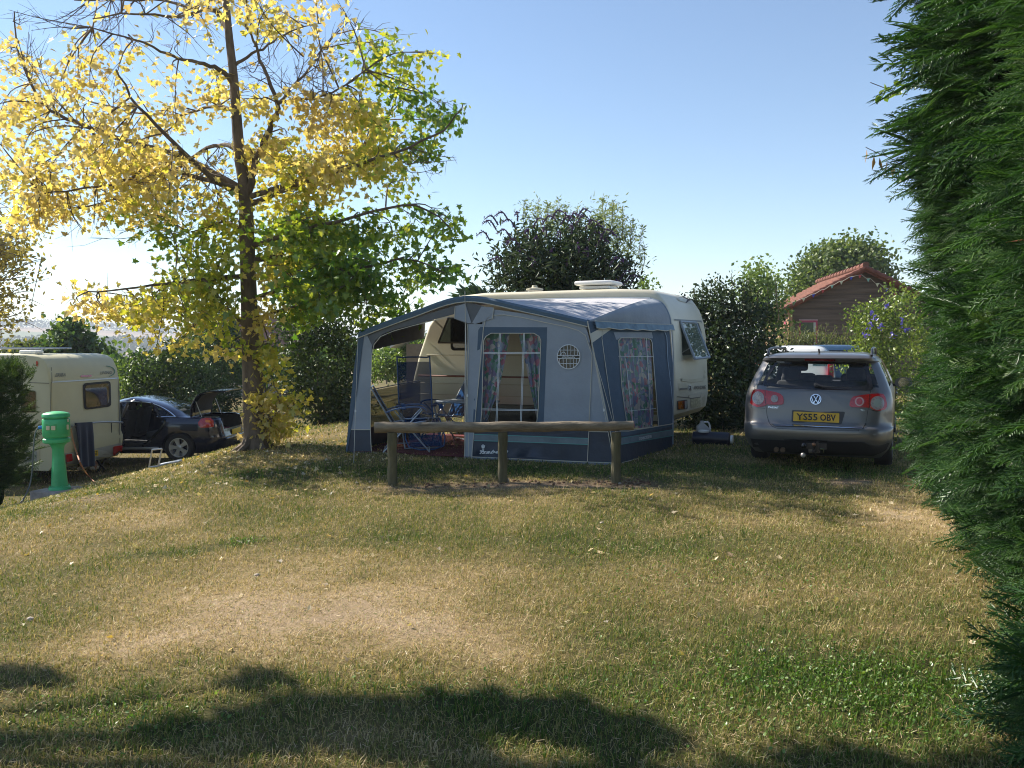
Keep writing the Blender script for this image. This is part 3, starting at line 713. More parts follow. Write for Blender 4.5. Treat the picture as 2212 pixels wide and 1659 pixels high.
def spraymesh(name, C, size, D, N_, m, hue=None, lean=.28):
    N = len(C); d = D+rng.normal(0, lean, (N, 3)); d /= np.linalg.norm(d, axis=1, keepdims=True)
    n = N_+rng.normal(0, .45, (N, 3)); n -= (n*d).sum(1, keepdims=True)*d; n /= np.linalg.norm(n, axis=1, keepdims=True); b = np.cross(n, d)
    s = size.reshape(-1, 1, 1); T = SPV; cv = -(T[:, 0]**2)*.18
    V = C[:, None, :]+s*(T[None, :, 0:1]*d[:, None]+T[None, :, 1:2]*b[:, None]+(T[None, :, 2:3]+cv[None, :, None])*n[:, None])
    Fc = (SPF[None]+(np.arange(N)*len(T))[:, None, None]).reshape(-1, 3)
    h = np.repeat(hue, len(T)) if hue is not None else None
    return npmesh(name, V.reshape(-1, 3), Fc, m, {'hue': h} if hue is not None else None)
def face_pt(s, z):
    """hedge face: s = metres from the near end; returns x,y of the face at height z (bulged)"""
    x = 2.16+.352*s; y = 2.6+.917*s
    out_ = .16*np.sin(s*2.1+z*1.3)+.13*np.sin(z*2.7+s*.9+1)+.09*np.sin(s*5.1-z*3.3)+.10*(z-1.8)*(z > 1.8)*.10
    return x-.917*out_, y+.40*out_
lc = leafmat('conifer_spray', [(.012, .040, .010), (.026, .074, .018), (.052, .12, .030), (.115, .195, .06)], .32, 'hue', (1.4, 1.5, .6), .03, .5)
def hedge_right():
    base = G(4.0, 6.5); t = thing('conifer_hedge', 'tall unclipped green conifer hedge filling the right edge', 'hedge', base)
    # woody core
    mb = MB(); S = np.linspace(-.4, 6.1, 40); Zs = np.linspace(0, 5.9, 34); P = []
    for z in Zs:
        row = []
        for s in S:
            x, y = face_pt(s, z); k = .46+.14*math.sin(s*7+z*5)+.1*math.sin(s*13-z*11); row.append(Vector((float(x)+.917*k, float(y)-.4*k, z+float(hgt(x, y))-.05)))
        for s in S[::-1]:
            x, y = face_pt(s, z); row.append(Vector((float(x)+.917*1.5, float(y)-.4*1.5, z+float(hgt(x, y))-.05)))
        P.append(row)
    mb.grid(P, closed=True); mb.add([p for p in P[-1]], [list(range(len(P[-1])))])
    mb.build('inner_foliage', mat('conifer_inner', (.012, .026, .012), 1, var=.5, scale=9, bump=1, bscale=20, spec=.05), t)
    for k, (sz, hh) in enumerate(((.6, 5.4), (2.5, 5.6), (4.4, 5.5))):
        x, y = face_pt(sz, 2); b0 = G(float(x)+.8, float(y)-.3); MB().tube([b0, b0+Vector((0, 0, 2.5)), b0+Vector((.05, 0, hh))], [.09, .06, .02], 8).build('trunk', mat('bark_conifer', (.22, .11, .06), .9, var=.3, scale=20, bump=.5), t)
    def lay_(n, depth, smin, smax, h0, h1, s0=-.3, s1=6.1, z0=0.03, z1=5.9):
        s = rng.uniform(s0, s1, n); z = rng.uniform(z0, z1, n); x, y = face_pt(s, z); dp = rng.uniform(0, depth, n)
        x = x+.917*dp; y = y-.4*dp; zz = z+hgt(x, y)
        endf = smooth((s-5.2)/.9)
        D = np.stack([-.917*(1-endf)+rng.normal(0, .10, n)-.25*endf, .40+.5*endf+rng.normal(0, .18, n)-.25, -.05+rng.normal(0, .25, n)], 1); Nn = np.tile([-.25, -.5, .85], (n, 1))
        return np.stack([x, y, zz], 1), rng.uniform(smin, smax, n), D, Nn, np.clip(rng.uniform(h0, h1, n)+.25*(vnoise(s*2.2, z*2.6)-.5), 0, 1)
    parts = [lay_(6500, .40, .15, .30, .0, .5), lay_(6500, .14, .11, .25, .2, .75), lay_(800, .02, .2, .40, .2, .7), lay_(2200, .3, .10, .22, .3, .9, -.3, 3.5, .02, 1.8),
             lay_(1500, .3, .16, .34, .1, .6, 5.0, 6.1), lay_(420, .05, .3, .6, .1, .6, 3.5, 6.1, 3.0, 5.9)]
    # the far end of the hedge
    n = 2600; u = rng.uniform(0, 1.5, n); z = rng.uniform(.03, 5.9, n); x, y = face_pt(np.full(n, 6.1), z); x = x+.917*u; y = y-.4*u; zz = z+hgt(x, y)
    parts.append((np.stack([x, y, zz], 1), rng.uniform(.18, .36, n), np.tile([.1, .95, .0], (n, 1))+rng.normal(0, .3, (n, 3)), np.tile([-.2, -.3, .9], (n, 1)), rng.uniform(0, .6, n)))
    C, s, D, Nn, H = [np.concatenate([p[i] for p in parts]) for i in range(5)]
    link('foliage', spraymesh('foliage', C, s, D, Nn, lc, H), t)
    # reddish bare shoots seen among the sprays
    for k in range(26):
        sh = MB()
        s_ = random.uniform(.6, 6); z = random.uniform(.4, 5.4); x, y = face_pt(s_, z); a = Vector((float(x)+.3, float(y)-.1, z)); b = Vector((float(x)-random.uniform(-.02, .12), float(y)+random.uniform(-.2, .15), z+random.uniform(-.03, .08)))
        sh.tube([a, (a+b)/2+Vector((0, 0, random.uniform(-.03, .03))), b], [.007, .006, .003], 5)
        sh.build('bare_shoot', mat('shoot_red', (.32, .13, .06), .8, var=.2), t)
hedge_right()
# bright deciduous shoots poking out of the hedge
def climber(name, label, pts, Y0, leaves, m, size, kind='broad', hang=False):
    P = [at(a, b, Y0) for a, b in pts]; t = thing(name, label, 'climbing shoot', P[0]); MB().tube(catmull(P, 3), .0035, 5).build('stem', mat('shoot_brown', (.16, .10, .06), .9), t)
    C = np.array([[*at(a, b, Y0-.02)] for a, b in leaves]); D = np.tile([-.6, 0, -.4] if not hang else [0, 0, -1.0], (len(C), 1))
    link('leaves', leafmesh('leaves', C, np.full(len(C), size), kind, m, D, .35 if not hang else .15, .5 if not hang else 0), t)
climber('leafy_shoot', 'bright yellow-green leafy shoot poking out high from the conifer hedge', [(1960, 205), (1925, 195), (1880, 178)], 7.6,
        [(1880+random.random()*80, 180+random.random()*28) for _ in range(16)], leafmat('hornbeam_leaf', [(.12, .19, .03), (.18, .26, .04)], .4), .075)
climber('withered_shoot', 'thin withered shoot with hanging brown leaves beside the hedge edge', [(1960, 372), (1930, 345), (1895, 330), (1870, 318)], 7.6,
        [(1872, 322), (1888, 336), (1900, 340), (1915, 348), (1930, 352)], leafmat('dead_leaf', [(.20, .12, .06), (.28, .17, .09)], .2), .14, 'long', True)
# ================================================================ left clipped conifer hedge
def left_hedge():
    t = thing('conifer_hedge', 'dark bushy conifer hedge at the left edge, in front of the small caravan', 'hedge', G(-7.9, 11.6))
    x0, x1, y0, y1, zt = -9.9, -7.28, 11.2, 12.5, 1.22
    mb = MB(); g0 = -.9
    mb.rbox(((x0+x1)/2, (y0+y1)/2, (zt+g0)/2-.1), (x1-x0-.45, y1-y0-.4, zt-g0-.3), .2, seg=3); mb.build('inner_foliage', MC['conifer_inner'], t)
    n = 5200; C = np.zeros((n, 3)); D = np.zeros((n, 3)); u = rng.uniform(0, 1, n)
    C[:, 0] = rng.uniform(x0, x1, n); C[:, 1] = rng.uniform(y0, y1, n); C[:, 2] = rng.uniform(-.5, zt-.1, n)
    a = u < .5; C[a, 1] = y0+rng.uniform(0, .25, a.sum()); D[a] = [0, -1, .5]
    b = (u >= .5) & (u < .72); C[b, 0] = x1-rng.uniform(0, .25, b.sum()); D[b] = [1, -.2, .5]
    c = u >= .72; C[c, 2] = zt-rng.uniform(0, .2, c.sum()); D[c] = [0, -.2, 1]
    hh = hgt(C[:, 0], C[:, 1]); C[:, 2] = np.maximum(C[:, 2], hh+.03)
    C[:, 0] += .08*np.sin(C[:, 2]*6); D += rng.normal(0, .3, (n, 3))
    link('foliage', spraymesh('foliage', C, rng.uniform(.16, .30, n), D, rng.normal(0, 1, (n, 3)), leafmat('cypress_spray', [(.02, .045, .012), (.045, .09, .02), (.10, .15, .03)], .25, gloss=.05)), t)
left_hedge()
# ================================================================ other trees and shrubs
gr = lambda n, cs, tr=.35: leafmat(n, cs, tr)
g_dark = gr('leaf_dark', [(.018, .035, .012), (.035, .06, .018), (.06, .09, .025)], .25)
g_mid = gr('leaf_mid', [(.035, .075, .02), (.07, .12, .03), (.11, .16, .04)])
g_lite = gr('leaf_light', [(.07, .12, .03), (.12, .18, .045), (.17, .22, .07)])
g_olive = gr('leaf_olive', [(.06, .08, .03), (.10, .12, .045), (.14, .15, .06)])
g_will = gr('leaf_willow', [(.13, .17, .07), (.20, .24, .10), (.26, .29, .14)])
def B_(vx, vy, Y, rx, ry, rz=None, w=1):
    """ellipsoid from view units: rx, ry in view units; depth radius in metres"""
    p = at(vx, vy, Y); k = Y/F; return (p.x, p.y, p.z, rx*k, (rz if rz else rx*k*.8), ry*k, w)
def gb(vx, Y): return G(at(vx, 900, Y).x, Y)
# right of the caravan
plant('hedge_shrub', 'tall dark leafy hedge between the cream caravan and the grey estate car', 'hedge', gb(1585, 16.5),
      [B_(1530, 800, 16.3, 60, 150, 1.0, 1.3), B_(1595, 800, 16.6, 58, 150, 1.0, 1.3), B_(1640, 830, 17, 38, 120, 1.0, 1.3), B_(1540, 670, 16.5, 45, 60), B_(1600, 665, 16.5, 45, 55), B_(1645, 700, 16.5, 28, 50), B_(1560, 890, 16, 70, 50, .6, 1.2), B_(1505, 720, 16.5, 34, 80)],
      400, .08, 'rhomb', leafmat('leaf_hedge_dark', [(.014, .027, .010), (.026, .046, .015), (.05, .075, .022)], .2), .14, .75, stems=8)
# upright shoots along its top
def shoots(label, base, spots, Y, m, size=.09, kind='long', name='hedge_shoots'):
    t = thing(name, label, 'shrub', base); mb = MB(); C = []
    for vx, vy0, vy1 in spots:
        a = at(vx, vy0, Y); b = at(vx+random.uniform(-8, 8), vy1, Y+random.uniform(-.3, .3)); P = catmull([a, (a+b)/2+Vector((random.uniform(-.06, .06), 0, 0)), b], 5); mb.tube(P, [.012*(1-i/12)+.002 for i in range(len(P))], 4)
        n = int((b-a).length*70)+6; k = rng.uniform(0, 1.02, n); q = np.array([*a])+k[:, None]*np.array([*(b-a)]); q += rng.normal(0, .07, (n, 3))*(1.2-k[:, None]); C.append(q)
    mb.build('stem', mat('bark_grey', (.12, .09, .06), .9, var=.3, scale=20), t)
    C = np.concatenate(C); link('foliage', leafmesh('foliage', C, rng.uniform(.7, 1.3, len(C))*size, kind, m, np.tile([0, 0, .5], (len(C), 1))), t)
shoots('row of thin upright leafy shoots rising above the dark hedge beside the caravan', gb(1560, 16.9),
       [(1500+k*13+random.uniform(-4, 4), 690, 600+random.uniform(-12, 30)) for k in range(15)], 16.9, g_dark, .07)
plant('broadleaf_tree', 'light green bushy tree behind the dark hedge, left of the wooden chalet', 'tree', gb(1640, 24),
      [B_(1645, 650, 24, 45, 60, 1), B_(1640, 600, 24, 26, 36, .8), B_(1610, 640, 24, 26, 50), B_(1670, 700, 24, 38, 50), B_(1650, 760, 24, 40, 40)], 170, .12, 'rhomb', g_lite, .2, .5, stems=6)
plant('walnut_tree', 'round green tree rising behind the tiled roof of the chalet', 'tree', gb(1815, 40),
      [B_(1815, 600, 40, 70, 55, 2), B_(1760, 610, 40, 50, 45, 2), B_(1860, 585, 40, 50, 45, 2), B_(1800, 560, 40, 55, 32, 2), B_(1740, 640, 40, 30, 34, 1.5), B_(1890, 620, 40, 32, 45, 1.5), B_(1850, 545, 40, 40, 22, 1.2), B_(1810, 680, 40, 70, 50, 2)], 150, .17, 'broad', leafmat('walnut_leaf', [(.05, .085, .025), (.10, .145, .045), (.16, .19, .07)], .35), .35, .6, stems=7)
plant('clematis_bush', 'bush of small leaves with blue-violet flowers, between the chalet and the conifer hedge', 'bush', gb(1895, 17),
      [B_(1900, 740, 17, 58, 60, .7, 1.2), B_(1880, 690, 17, 40, 40, .6), B_(1935, 680, 17, 40, 45, .6), B_(1925, 800, 17, 45, 70, .7), B_(1870, 790, 17, 40, 60, .6), B_(1920, 650, 17, 26, 30, .4, .7), B_(1850, 715, 17, 22, 20, .4, .6), B_(1930, 880, 17, 40, 50, .6), B_(1985, 720, 17.4, 40, 60, .6), B_(2000, 800, 17.4, 45, 80, .6), B_(1960, 640, 17.6, 30, 30, .5)], 260, .07, 'rhomb', leafmat('clematis_leaf', [(.05, .09, .02), (.13, .18, .04), (.22, .26, .06)], .4), .12, .6, stems=6)
def clematis_flowers():
    par = [o for o in COL.objects if o.name.startswith('clematis_bush')][0]
    for x, y in ((1890, 690), (1878, 702), (1885, 680), (1950, 690), (1955, 712), (1915, 660), (1930, 726), (1870, 725), (1905, 705)):
        C = [[*at(x+random.gauss(0, 3), y+random.gauss(0, 3), 16.35+random.random()*.1)] for _ in range(8)]
        link('flower', leafmesh('flower', np.array(C), np.full(len(C), .06), 'broad', leafmat('clematis_petal', [(.07, .07, .30), (.14, .12, .44), (.26, .24, .55)], .3, tcol=(1.1, 1, 1.3)), flat=.1), par)
clematis_flowers()
# buddleia behind the caravan
bud = plant('buddleia_bush', 'big dark bush with drooping purple flower spikes rising behind the caravan roof', 'bush', gb(1205, 18),
      [B_(1130, 590, 18, 60, 55, 1), B_(1200, 580, 18, 75, 66, 1.1, 1.2), B_(1280, 585, 18, 65, 60, 1, 1.2), B_(1140, 530, 18, 62, 40, .9, .9), B_(1250, 522, 18, 66, 44, .9, 1), B_(1330, 600, 18, 40, 40, .8, .8), B_(1100, 600, 18, 35, 40, .7, .7), B_(1200, 640, 18, 100, 60, 1, 1.1), B_(1200, 720, 18, 100, 80, 1, .7)],
      160, .18, 'long', leafmat('buddleia_leaf', [(.012, .024, .012), (.025, .045, .018), (.055, .08, .035)], .2), .2, .6, stems=12)
def spikes():
    pm = leafmat('buddleia_petal', [(.035, .02, .06), (.06, .03, .12), (.12, .04, .22), (.05, .03, .05)], .2, tcol=(1.1, .9, 1.3))
    pts = [(1045, 505, -1), (1058, 480, -1), (1062, 470, -1), (1085, 462, -1), (1118, 462, 0), (1100, 478, -1), (1165, 475, 1), (1185, 470, 1), (1205, 458, 1), (1225, 470, 1), (1240, 465, 1), (1260, 455, 1), (1258, 470, 1), (1278, 480, 1), (1290, 490, 1), (1310, 500, 1), (1318, 508, 1), (1300, 520, 1), (1330, 560, 1), (1345, 565, 1), (1352, 590, 1), (1365, 596, 1), (1375, 600, 1), (1140, 500, 0), (1160, 515, 0), (1210, 505, 0), (1250, 530, 0), (1130, 545, -1), (1195, 540, 0), (1225, 560, 0), (1270, 540, 0), (1110, 520, -1), (1180, 495, 0), (1330, 610, 1), (1090, 500, -1), (1150, 560, 0), (1300, 560, 1), (1075, 560, -1), (1285, 505, 1), (1235, 490, 0)]
    for vx, vy, s in pts:
        Y0 = 17.1+random.uniform(-.25, .5); a = at(vx-s*14, vy+16, Y0); s_ = s or random.choice((-.4, .4)); b = at(vx, vy-4, Y0); c = at(vx+s_*16, vy+4, Y0-.1)
        P = catmull([a, b, c], 6); st = MB(); st.tube(P, [.014*(1-(i/len(P)))+.006 for i in range(len(P))], 6); n = 46; C = []
        k = rng.integers(2, len(P), n)
        for j in k: C.append([*(P[j]+Vector((random.gauss(0, .014), random.gauss(0, .014), random.gauss(0, .014))))])
        o = st.build('flower_spike', [mat('buddleia_stem', (.05, .035, .06), .9)], bud); n0 = len(st.v)
        fl = link('petals', leafmesh('petals', np.array(C), np.full(len(C), .038), 'rhomb', pm), bud); fl.parent = o
spikes()
plant('willow_tree', 'pale feathery tree standing behind the purple-flowered bush', 'tree', gb(1260, 25),
      [B_(1180, 490, 25, 42, 50, 1), B_(1145, 470, 25, 16, 30, .6, .5), B_(1215, 465, 25, 20, 30, .6, .6), B_(1300, 480, 25, 40, 45, 1), B_(1340, 520, 25, 34, 50, 1), B_(1320, 450, 25, 22, 24, .6, .6), B_(1365, 550, 25, 22, 30, .7, .6), B_(1260, 550, 25, 90, 70, 1.2), B_(1250, 650, 25, 90, 60, 1.2)], 100, .13, 'long', g_will, .18, .45, stems=9)
shoots('feathery upright tips of the pale tree behind the purple-flowered bush', gb(1250, 25.3),
       [(1135, 520, 432), (1158, 520, 430), (1178, 520, 440), (1200, 510, 428), (1222, 520, 445), (1245, 520, 450), (1298, 510, 425), (1318, 500, 436), (1330, 510, 438), (1345, 520, 450), (1362, 540, 470), (1380, 560, 492), (1385, 590, 530)], 25, g_will, .13, name='willow_shoots')
plant('spiky_conifer', 'spiky dark green plant tips showing above the left end of the caravan roof', 'shrub', gb(1045, 18),
      [B_(1040, 650, 18, 40, 26, .5), B_(1030, 700, 18, 40, 40, .5)], 200, .30, 'long', gr('leaf_spiky', [(.02, .045, .03), (.05, .085, .05)], .2), .1, .3, dirs=(-1.2, 0, .8), spread=.35)
plant('small_tree', 'light tree top just showing over the caravan roof left of the dark hedge', 'tree', gb(1400, 26), [B_(1397, 618, 26, 24, 18, .6), B_(1400, 680, 26, 34, 50, .8)], 110, .12, 'rhomb', g_lite, .12, .5, stems=3)
# behind the left side
plant('tall_shrub', 'tall dark leafy shrub between the maple trunk and the awning', 'shrub', gb(690, 18.6),
      [B_(640, 780, 18.6, 50, 120, .9, 1.1), B_(700, 790, 18.6, 60, 120, .9, 1.2), B_(750, 830, 18.6, 40, 90, .8, 1.1), B_(680, 700, 18.8, 50, 60, .8), B_(740, 720, 18.8, 40, 50, .8), B_(700, 880, 18.4, 80, 50, .7, 1.1), B_(760, 880, 18.4, 35, 50, .6)], 220, .09, 'rhomb', g_dark, .15, .7, stems=8)
plant('conifer_tree', 'dark green conifer behind the open boot of the blue car', 'conifer', gb(470, 23),
      [B_(470, 790, 23, 50, 110, .9, 1.2), B_(480, 720, 23, 30, 60, .7), B_(500, 780, 23, 40, 100, .8), B_(455, 850, 23, 70, 60, .8)], 180, .13, 'long', gr('leaf_conifer', [(.018, .04, .022), (.03, .06, .03), (.06, .10, .05)], .15), .14, .7, stems=3)
plant('round_shrub', 'dark round shrub behind the roof of the blue car', 'shrub', gb(370, 24),
      [B_(340, 810, 24, 45, 60, 1, 1.1), B_(390, 800, 24, 48, 64, 1, 1.1), B_(430, 790, 24, 40, 70, 1), B_(350, 870, 24, 70, 50, 1), B_(410, 870, 24, 60, 50, 1)], 150, .12, 'rhomb', g_dark, .17, .7, stems=5)
plant('yellow_shrub', 'yellowish green shrub between the small caravan and the blue car', 'shrub', gb(290, 24),
      [B_(285, 820, 24.5, 38, 50, .8), B_(270, 860, 24.5, 30, 50, .8), B_(300, 880, 24.5, 40, 50, .8), B_(430, 745, 27, 34, 40, .8), B_(400, 770, 26, 30, 34, .8)], 140, .12, 'rhomb', g_lite, .17, .6, stems=5)
plant('ash_tree', 'green tree standing beyond the small caravan roof', 'tree', gb(160, 38),
      [B_(160, 735, 38, 38, 36, 1), B_(180, 760, 38, 48, 34, 1.2), B_(140, 760, 38, 40, 30, 1.2), B_(200, 790, 38, 60, 40, 1.2), B_(150, 700, 38, 18, 18, .6)], 75, .22, 'broad', g_mid, .25, .5, stems=5)
plant('low_shrub', 'low green shrub at the far left beyond the caravan roof', 'shrub', gb(70, 38), [B_(60, 758, 38, 55, 20, 1), B_(30, 775, 38, 60, 30, 1), B_(100, 790, 38, 60, 40, 1)], 75, .2, 'broad', g_olive, .22, .5)
# seen through the awning
plant('lawn_bush', 'sunlit green bush on the lawn, seen through the open awning', 'bush', gb(865, 36),
      [B_(830, 790, 36, 40, 36, 1.6), B_(880, 780, 36, 46, 44, 1.6), B_(930, 790, 36, 45, 40, 1.6), B_(860, 750, 37, 34, 20, 1), B_(905, 745, 37, 30, 22, 1), B_(970, 790, 36, 50, 36, 1.5)], 120, .17, 'rhomb', g_lite, .2, .6, stems=5)
plant('slim_tree', 'slim dark tree behind the lawn, seen through the open awning', 'tree', gb(836, 60), [B_(838, 750, 60, 12, 34, 1), B_(838, 720, 60, 8, 20, .8)], 60, .28, 'rhomb', g_mid, .25, .5)
plant('field_hedge', 'long hedge across the far side of the lawn behind the caravan', 'hedge', gb(1100, 44),
      [B_(760+k*90, 775, 44+k*.3, 60, 34, 1.6) for k in range(12)], 42, .3, 'broad', g_mid, .3, .5, stems=6)
plant('back_hedge', 'long hedge across the slope behind the blue car', 'hedge', gb(330, 33),
      [B_(240+k*75, 800, 33, 55, 34, 1.4) for k in range(7)], 60, .2, 'broad', g_mid, .25, .6, stems=6)
# clipped hedge with long grass tips in front of the chalet
plant('clipped_hedge', 'pale green clipped hedge running in front of the wooden chalet', 'hedge', gb(1780, 22),
      [B_(1690+k*30, 748, 22, 26, 30, .45) for k in range(10)]+[B_(1690+k*30, 830, 22, 26, 50, .45) for k in range(9)], 260, .10, 'long', gr('leaf_privet', [(.08, .11, .035), (.14, .16, .055), (.20, .20, .085)], .35), .09, .5, dirs=(0, 0, 1.2), spread=.6, stems=8)
shoots('wispy grass-like tips sticking up along the clipped hedge by the chalet', gb(1780, 22), [(1695+k*9+random.uniform(-4, 4), 745, random.uniform(694, 722)) for k in range(22)], 21.8, MC['leaf_privet'], .06, name='hedge_tips')
# left-edge tree with small dull leaves
def edge_tree():
    b = G(-14.6, 20.0); t = thing('thin_leaved_tree', 'tree with small dull ochre leaves hanging into the left edge behind the maple', 'tree', b)
    mb = MB(); top = b+Vector((.2, 0, 8)); mb.tube(catmull([b-Vector((0, 0, .1)), b+Vector((.1, 0, 3)), top], 5), [.2-.015*i for i in range(11)], 10); mb.build('trunk', bark, t)
    br = MB(); C = []
    for vx, vy, rx, ry, w_ in ((0, 560, 70, 60, 1), (20, 620, 50, 50, 1), (-40, 520, 80, 80, 1), (40, 510, 50, 40, .7), (10, 680, 40, 35, .9), (-50, 640, 60, 70, 1), (60, 560, 40, 25, .6), (-60, 420, 90, 60, 1), (15, 715, 25, 22, .7)):
        for _ in range(int(rx*ry/170)):
            c = at(vx+random.gauss(0, .5)*rx, vy+random.gauss(0, .5)*ry, 20+random.uniform(-1.2, 1.2)); s = b+Vector((.1, 0, max(2.2, c.z-b.z-1.0+random.uniform(-.4, .4)))); P = catmull([s.lerp(c, .78), s.lerp(c, .9)+Vector((random.uniform(-.1, .1), 0, random.uniform(-.15, .2))), c+Vector((random.uniform(-.2, .2), 0, random.uniform(-.3, .1)))], 3)
            br.tube(P, [.012*(1-i/9)+.002 for i in range(len(P))], 4, cap=False); n = int(26*w_); k = rng.uniform(.3, 1.1, n); q = np.array([*s])+(.8+.22*k[:, None])*np.array([*(c-s)])+rng.normal(0, .2, (n, 3)); C.append(q)
    for a in ((60, 700, 90, 560), (95, 715, 20, 690), (110, 600, 10, 640), (100, 560, 0, 600), (95, 660, 20, 640)):
        P = [at(a[2], a[3], 20), at((a[0]+a[2])/2, (a[1]+a[3])/2-6, 20), at(a[0], a[1], 19.8)]; br.tube(catmull(P, 4), [.014, .012, .011, .01, .009, .008, .006, .004, .003], 4)
    for vx, vy in ((0, 560), (20, 620), (-40, 520), (40, 510), (10, 680), (-50, 640), (60, 560), (-60, 420)):
        c = at(vx, vy, 20); s = b+Vector((.1, 0, max(2.0, c.z-b.z-1.6))); br.tube(catmull([s, s.lerp(c, .5)+Vector((0, 0, .35)), c], 4), [.045-.0045*i for i in range(9)], 5)
    br.build('branches', bark, t); C = np.concatenate(C); link('crown', leafmesh('crown', C, rng.uniform(.09, .15, len(C)), 'rhomb', leafmat('ochre_leaf', [(.20, .17, .05), (.34, .26, .08), (.44, .34, .14)], .45), None, 1, .2), t)
edge_tree()
# the tree left of the camera whose crown shades the near lawn
def shade_tree():
    b = G(-7.6, 4.9); t = thing('shade_tree', 'leafy tree standing left of the viewpoint, shading the near lawn', 'tree', b)
    MB().tube(catmull([b-Vector((0, 0, .1)), b+Vector((.1, 0, 2)), b+Vector((0, 0, 6.5))], 5), [.17-.012*i for i in range(11)], 10).build('trunk', bark, t)
    sd = np.array([*sun_dir]); bl = []
    # targets on the ground (view units) lifted along the sun ray to crown height
    for vx, vy, rx, ry, z in ((1000, 1548, .50, .13, 4.6), (760, 1562, .48, .15, 4.4), (520, 1590, .36, .12, 4.2), (1180, 1535, .2, .09, 4.8), (1360, 1592, .32, .10, 5.0), (20, 1468, .16, .06, 3.6), (570, 1478, .14, .04, 4.0), (1950, 1690, .7, .12, 5.4), (1250, 1700, .5, .10, 5.0), (900, 1630, .3, .05, 4.6), (2420, 1700, .5, .2, 6.0)):
        d = vray(vx, vy); p = EYE+d*(-1.6/d.z); q = np.array([*p])+sd*(z/sd[2]); bl.append((q[0], q[1], q[2], rx, ry*1.15, ry*1.1, 1))
    P = blobpts(bl, 1300, .045, .4); link('crown', leafmesh('crown', P, .10, 'broad', g_mid), t); mb = MB()
    for q in bl: mb.tube(catmull([b+Vector((.05, 0, 2.6)), (b+Vector((0, 0, 3))).lerp(Vector(q[:3]), .5)+Vector((0, 0, .3)), Vector(q[:3])], 4), [.05-.005*i for i in range(9)], 6)
    mb.build('limbs', bark, t)
shade_tree()
# ================================================================ log rail
wood_ = mat('weathered_log', (.14, .11, .07), .9, var=.35, scale=14, bump=.6, bscale=60, stretch=(.25, 1, 1), col2=(.30, .25, .18))
woodv = mat('weathered_post', (.085, .08, .042), .9, var=.4, scale=14, bump=.6, bscale=60, stretch=(1, 1, .2), col2=(.15, .135, .075))
def log_rail():
    Y = 9.5; t = thing('log_rail', 'low weathered log rail on three round posts in front of the awning', 'barrier', G(-.1, Y))
    a, b = at(809, 924, Y), at(1368, 920, Y); P = [a.lerp(b, i/30)+Vector((0, .004*math.sin(i*1.1), .005*math.sin(i*.9))) for i in range(31)]
    mb = MB(); mb.tube(P, [.064-.010*i/30+.002*math.sin(i*2.3) for i in range(31)], 20); mb.build('rail', wood_, t)
    for vx, vy in ((847, 1045), (1086, 1042), (1331, 1043)):
        q = at(vx, 930, Y); g = G(q.x, Y, -.1); top = Vector((q.x, Y, q.z-.02)); mb = MB()
        P = [g.lerp(top, i/10)+Vector((.003*math.sin(i*1.7+vx), 0, 0)) for i in range(11)]; mb.tube(P, [.055+.002*math.sin(i+vx) for i in range(11)], 18); mb.build('post', woodv, t)
log_rail()
# dug soil clods along the foot of the rail
def clods():
    C = MB()
    for _ in range(150):
        x = random.uniform(-1.3, 1.6); y = 9.5+random.gauss(0, .10)
        if random.random() < .3: x = random.gauss(1.28, .16); y = 9.5+random.gauss(0, .1)
        C.rbox(G(x, y, .004), [random.uniform(.01, .035) for _ in range(3)], .003, Matrix.Rotation(random.random()*6, 3, 'Z') @ Matrix.Rotation(random.random(), 3, 'X'), seg=1)
    tag(C.build('loose_soil', mat('soil', (.15, .09, .055), 1, var=.3)), 'loose brown soil along the foot of the log rail', 'soil', kind='stuff')
clods()
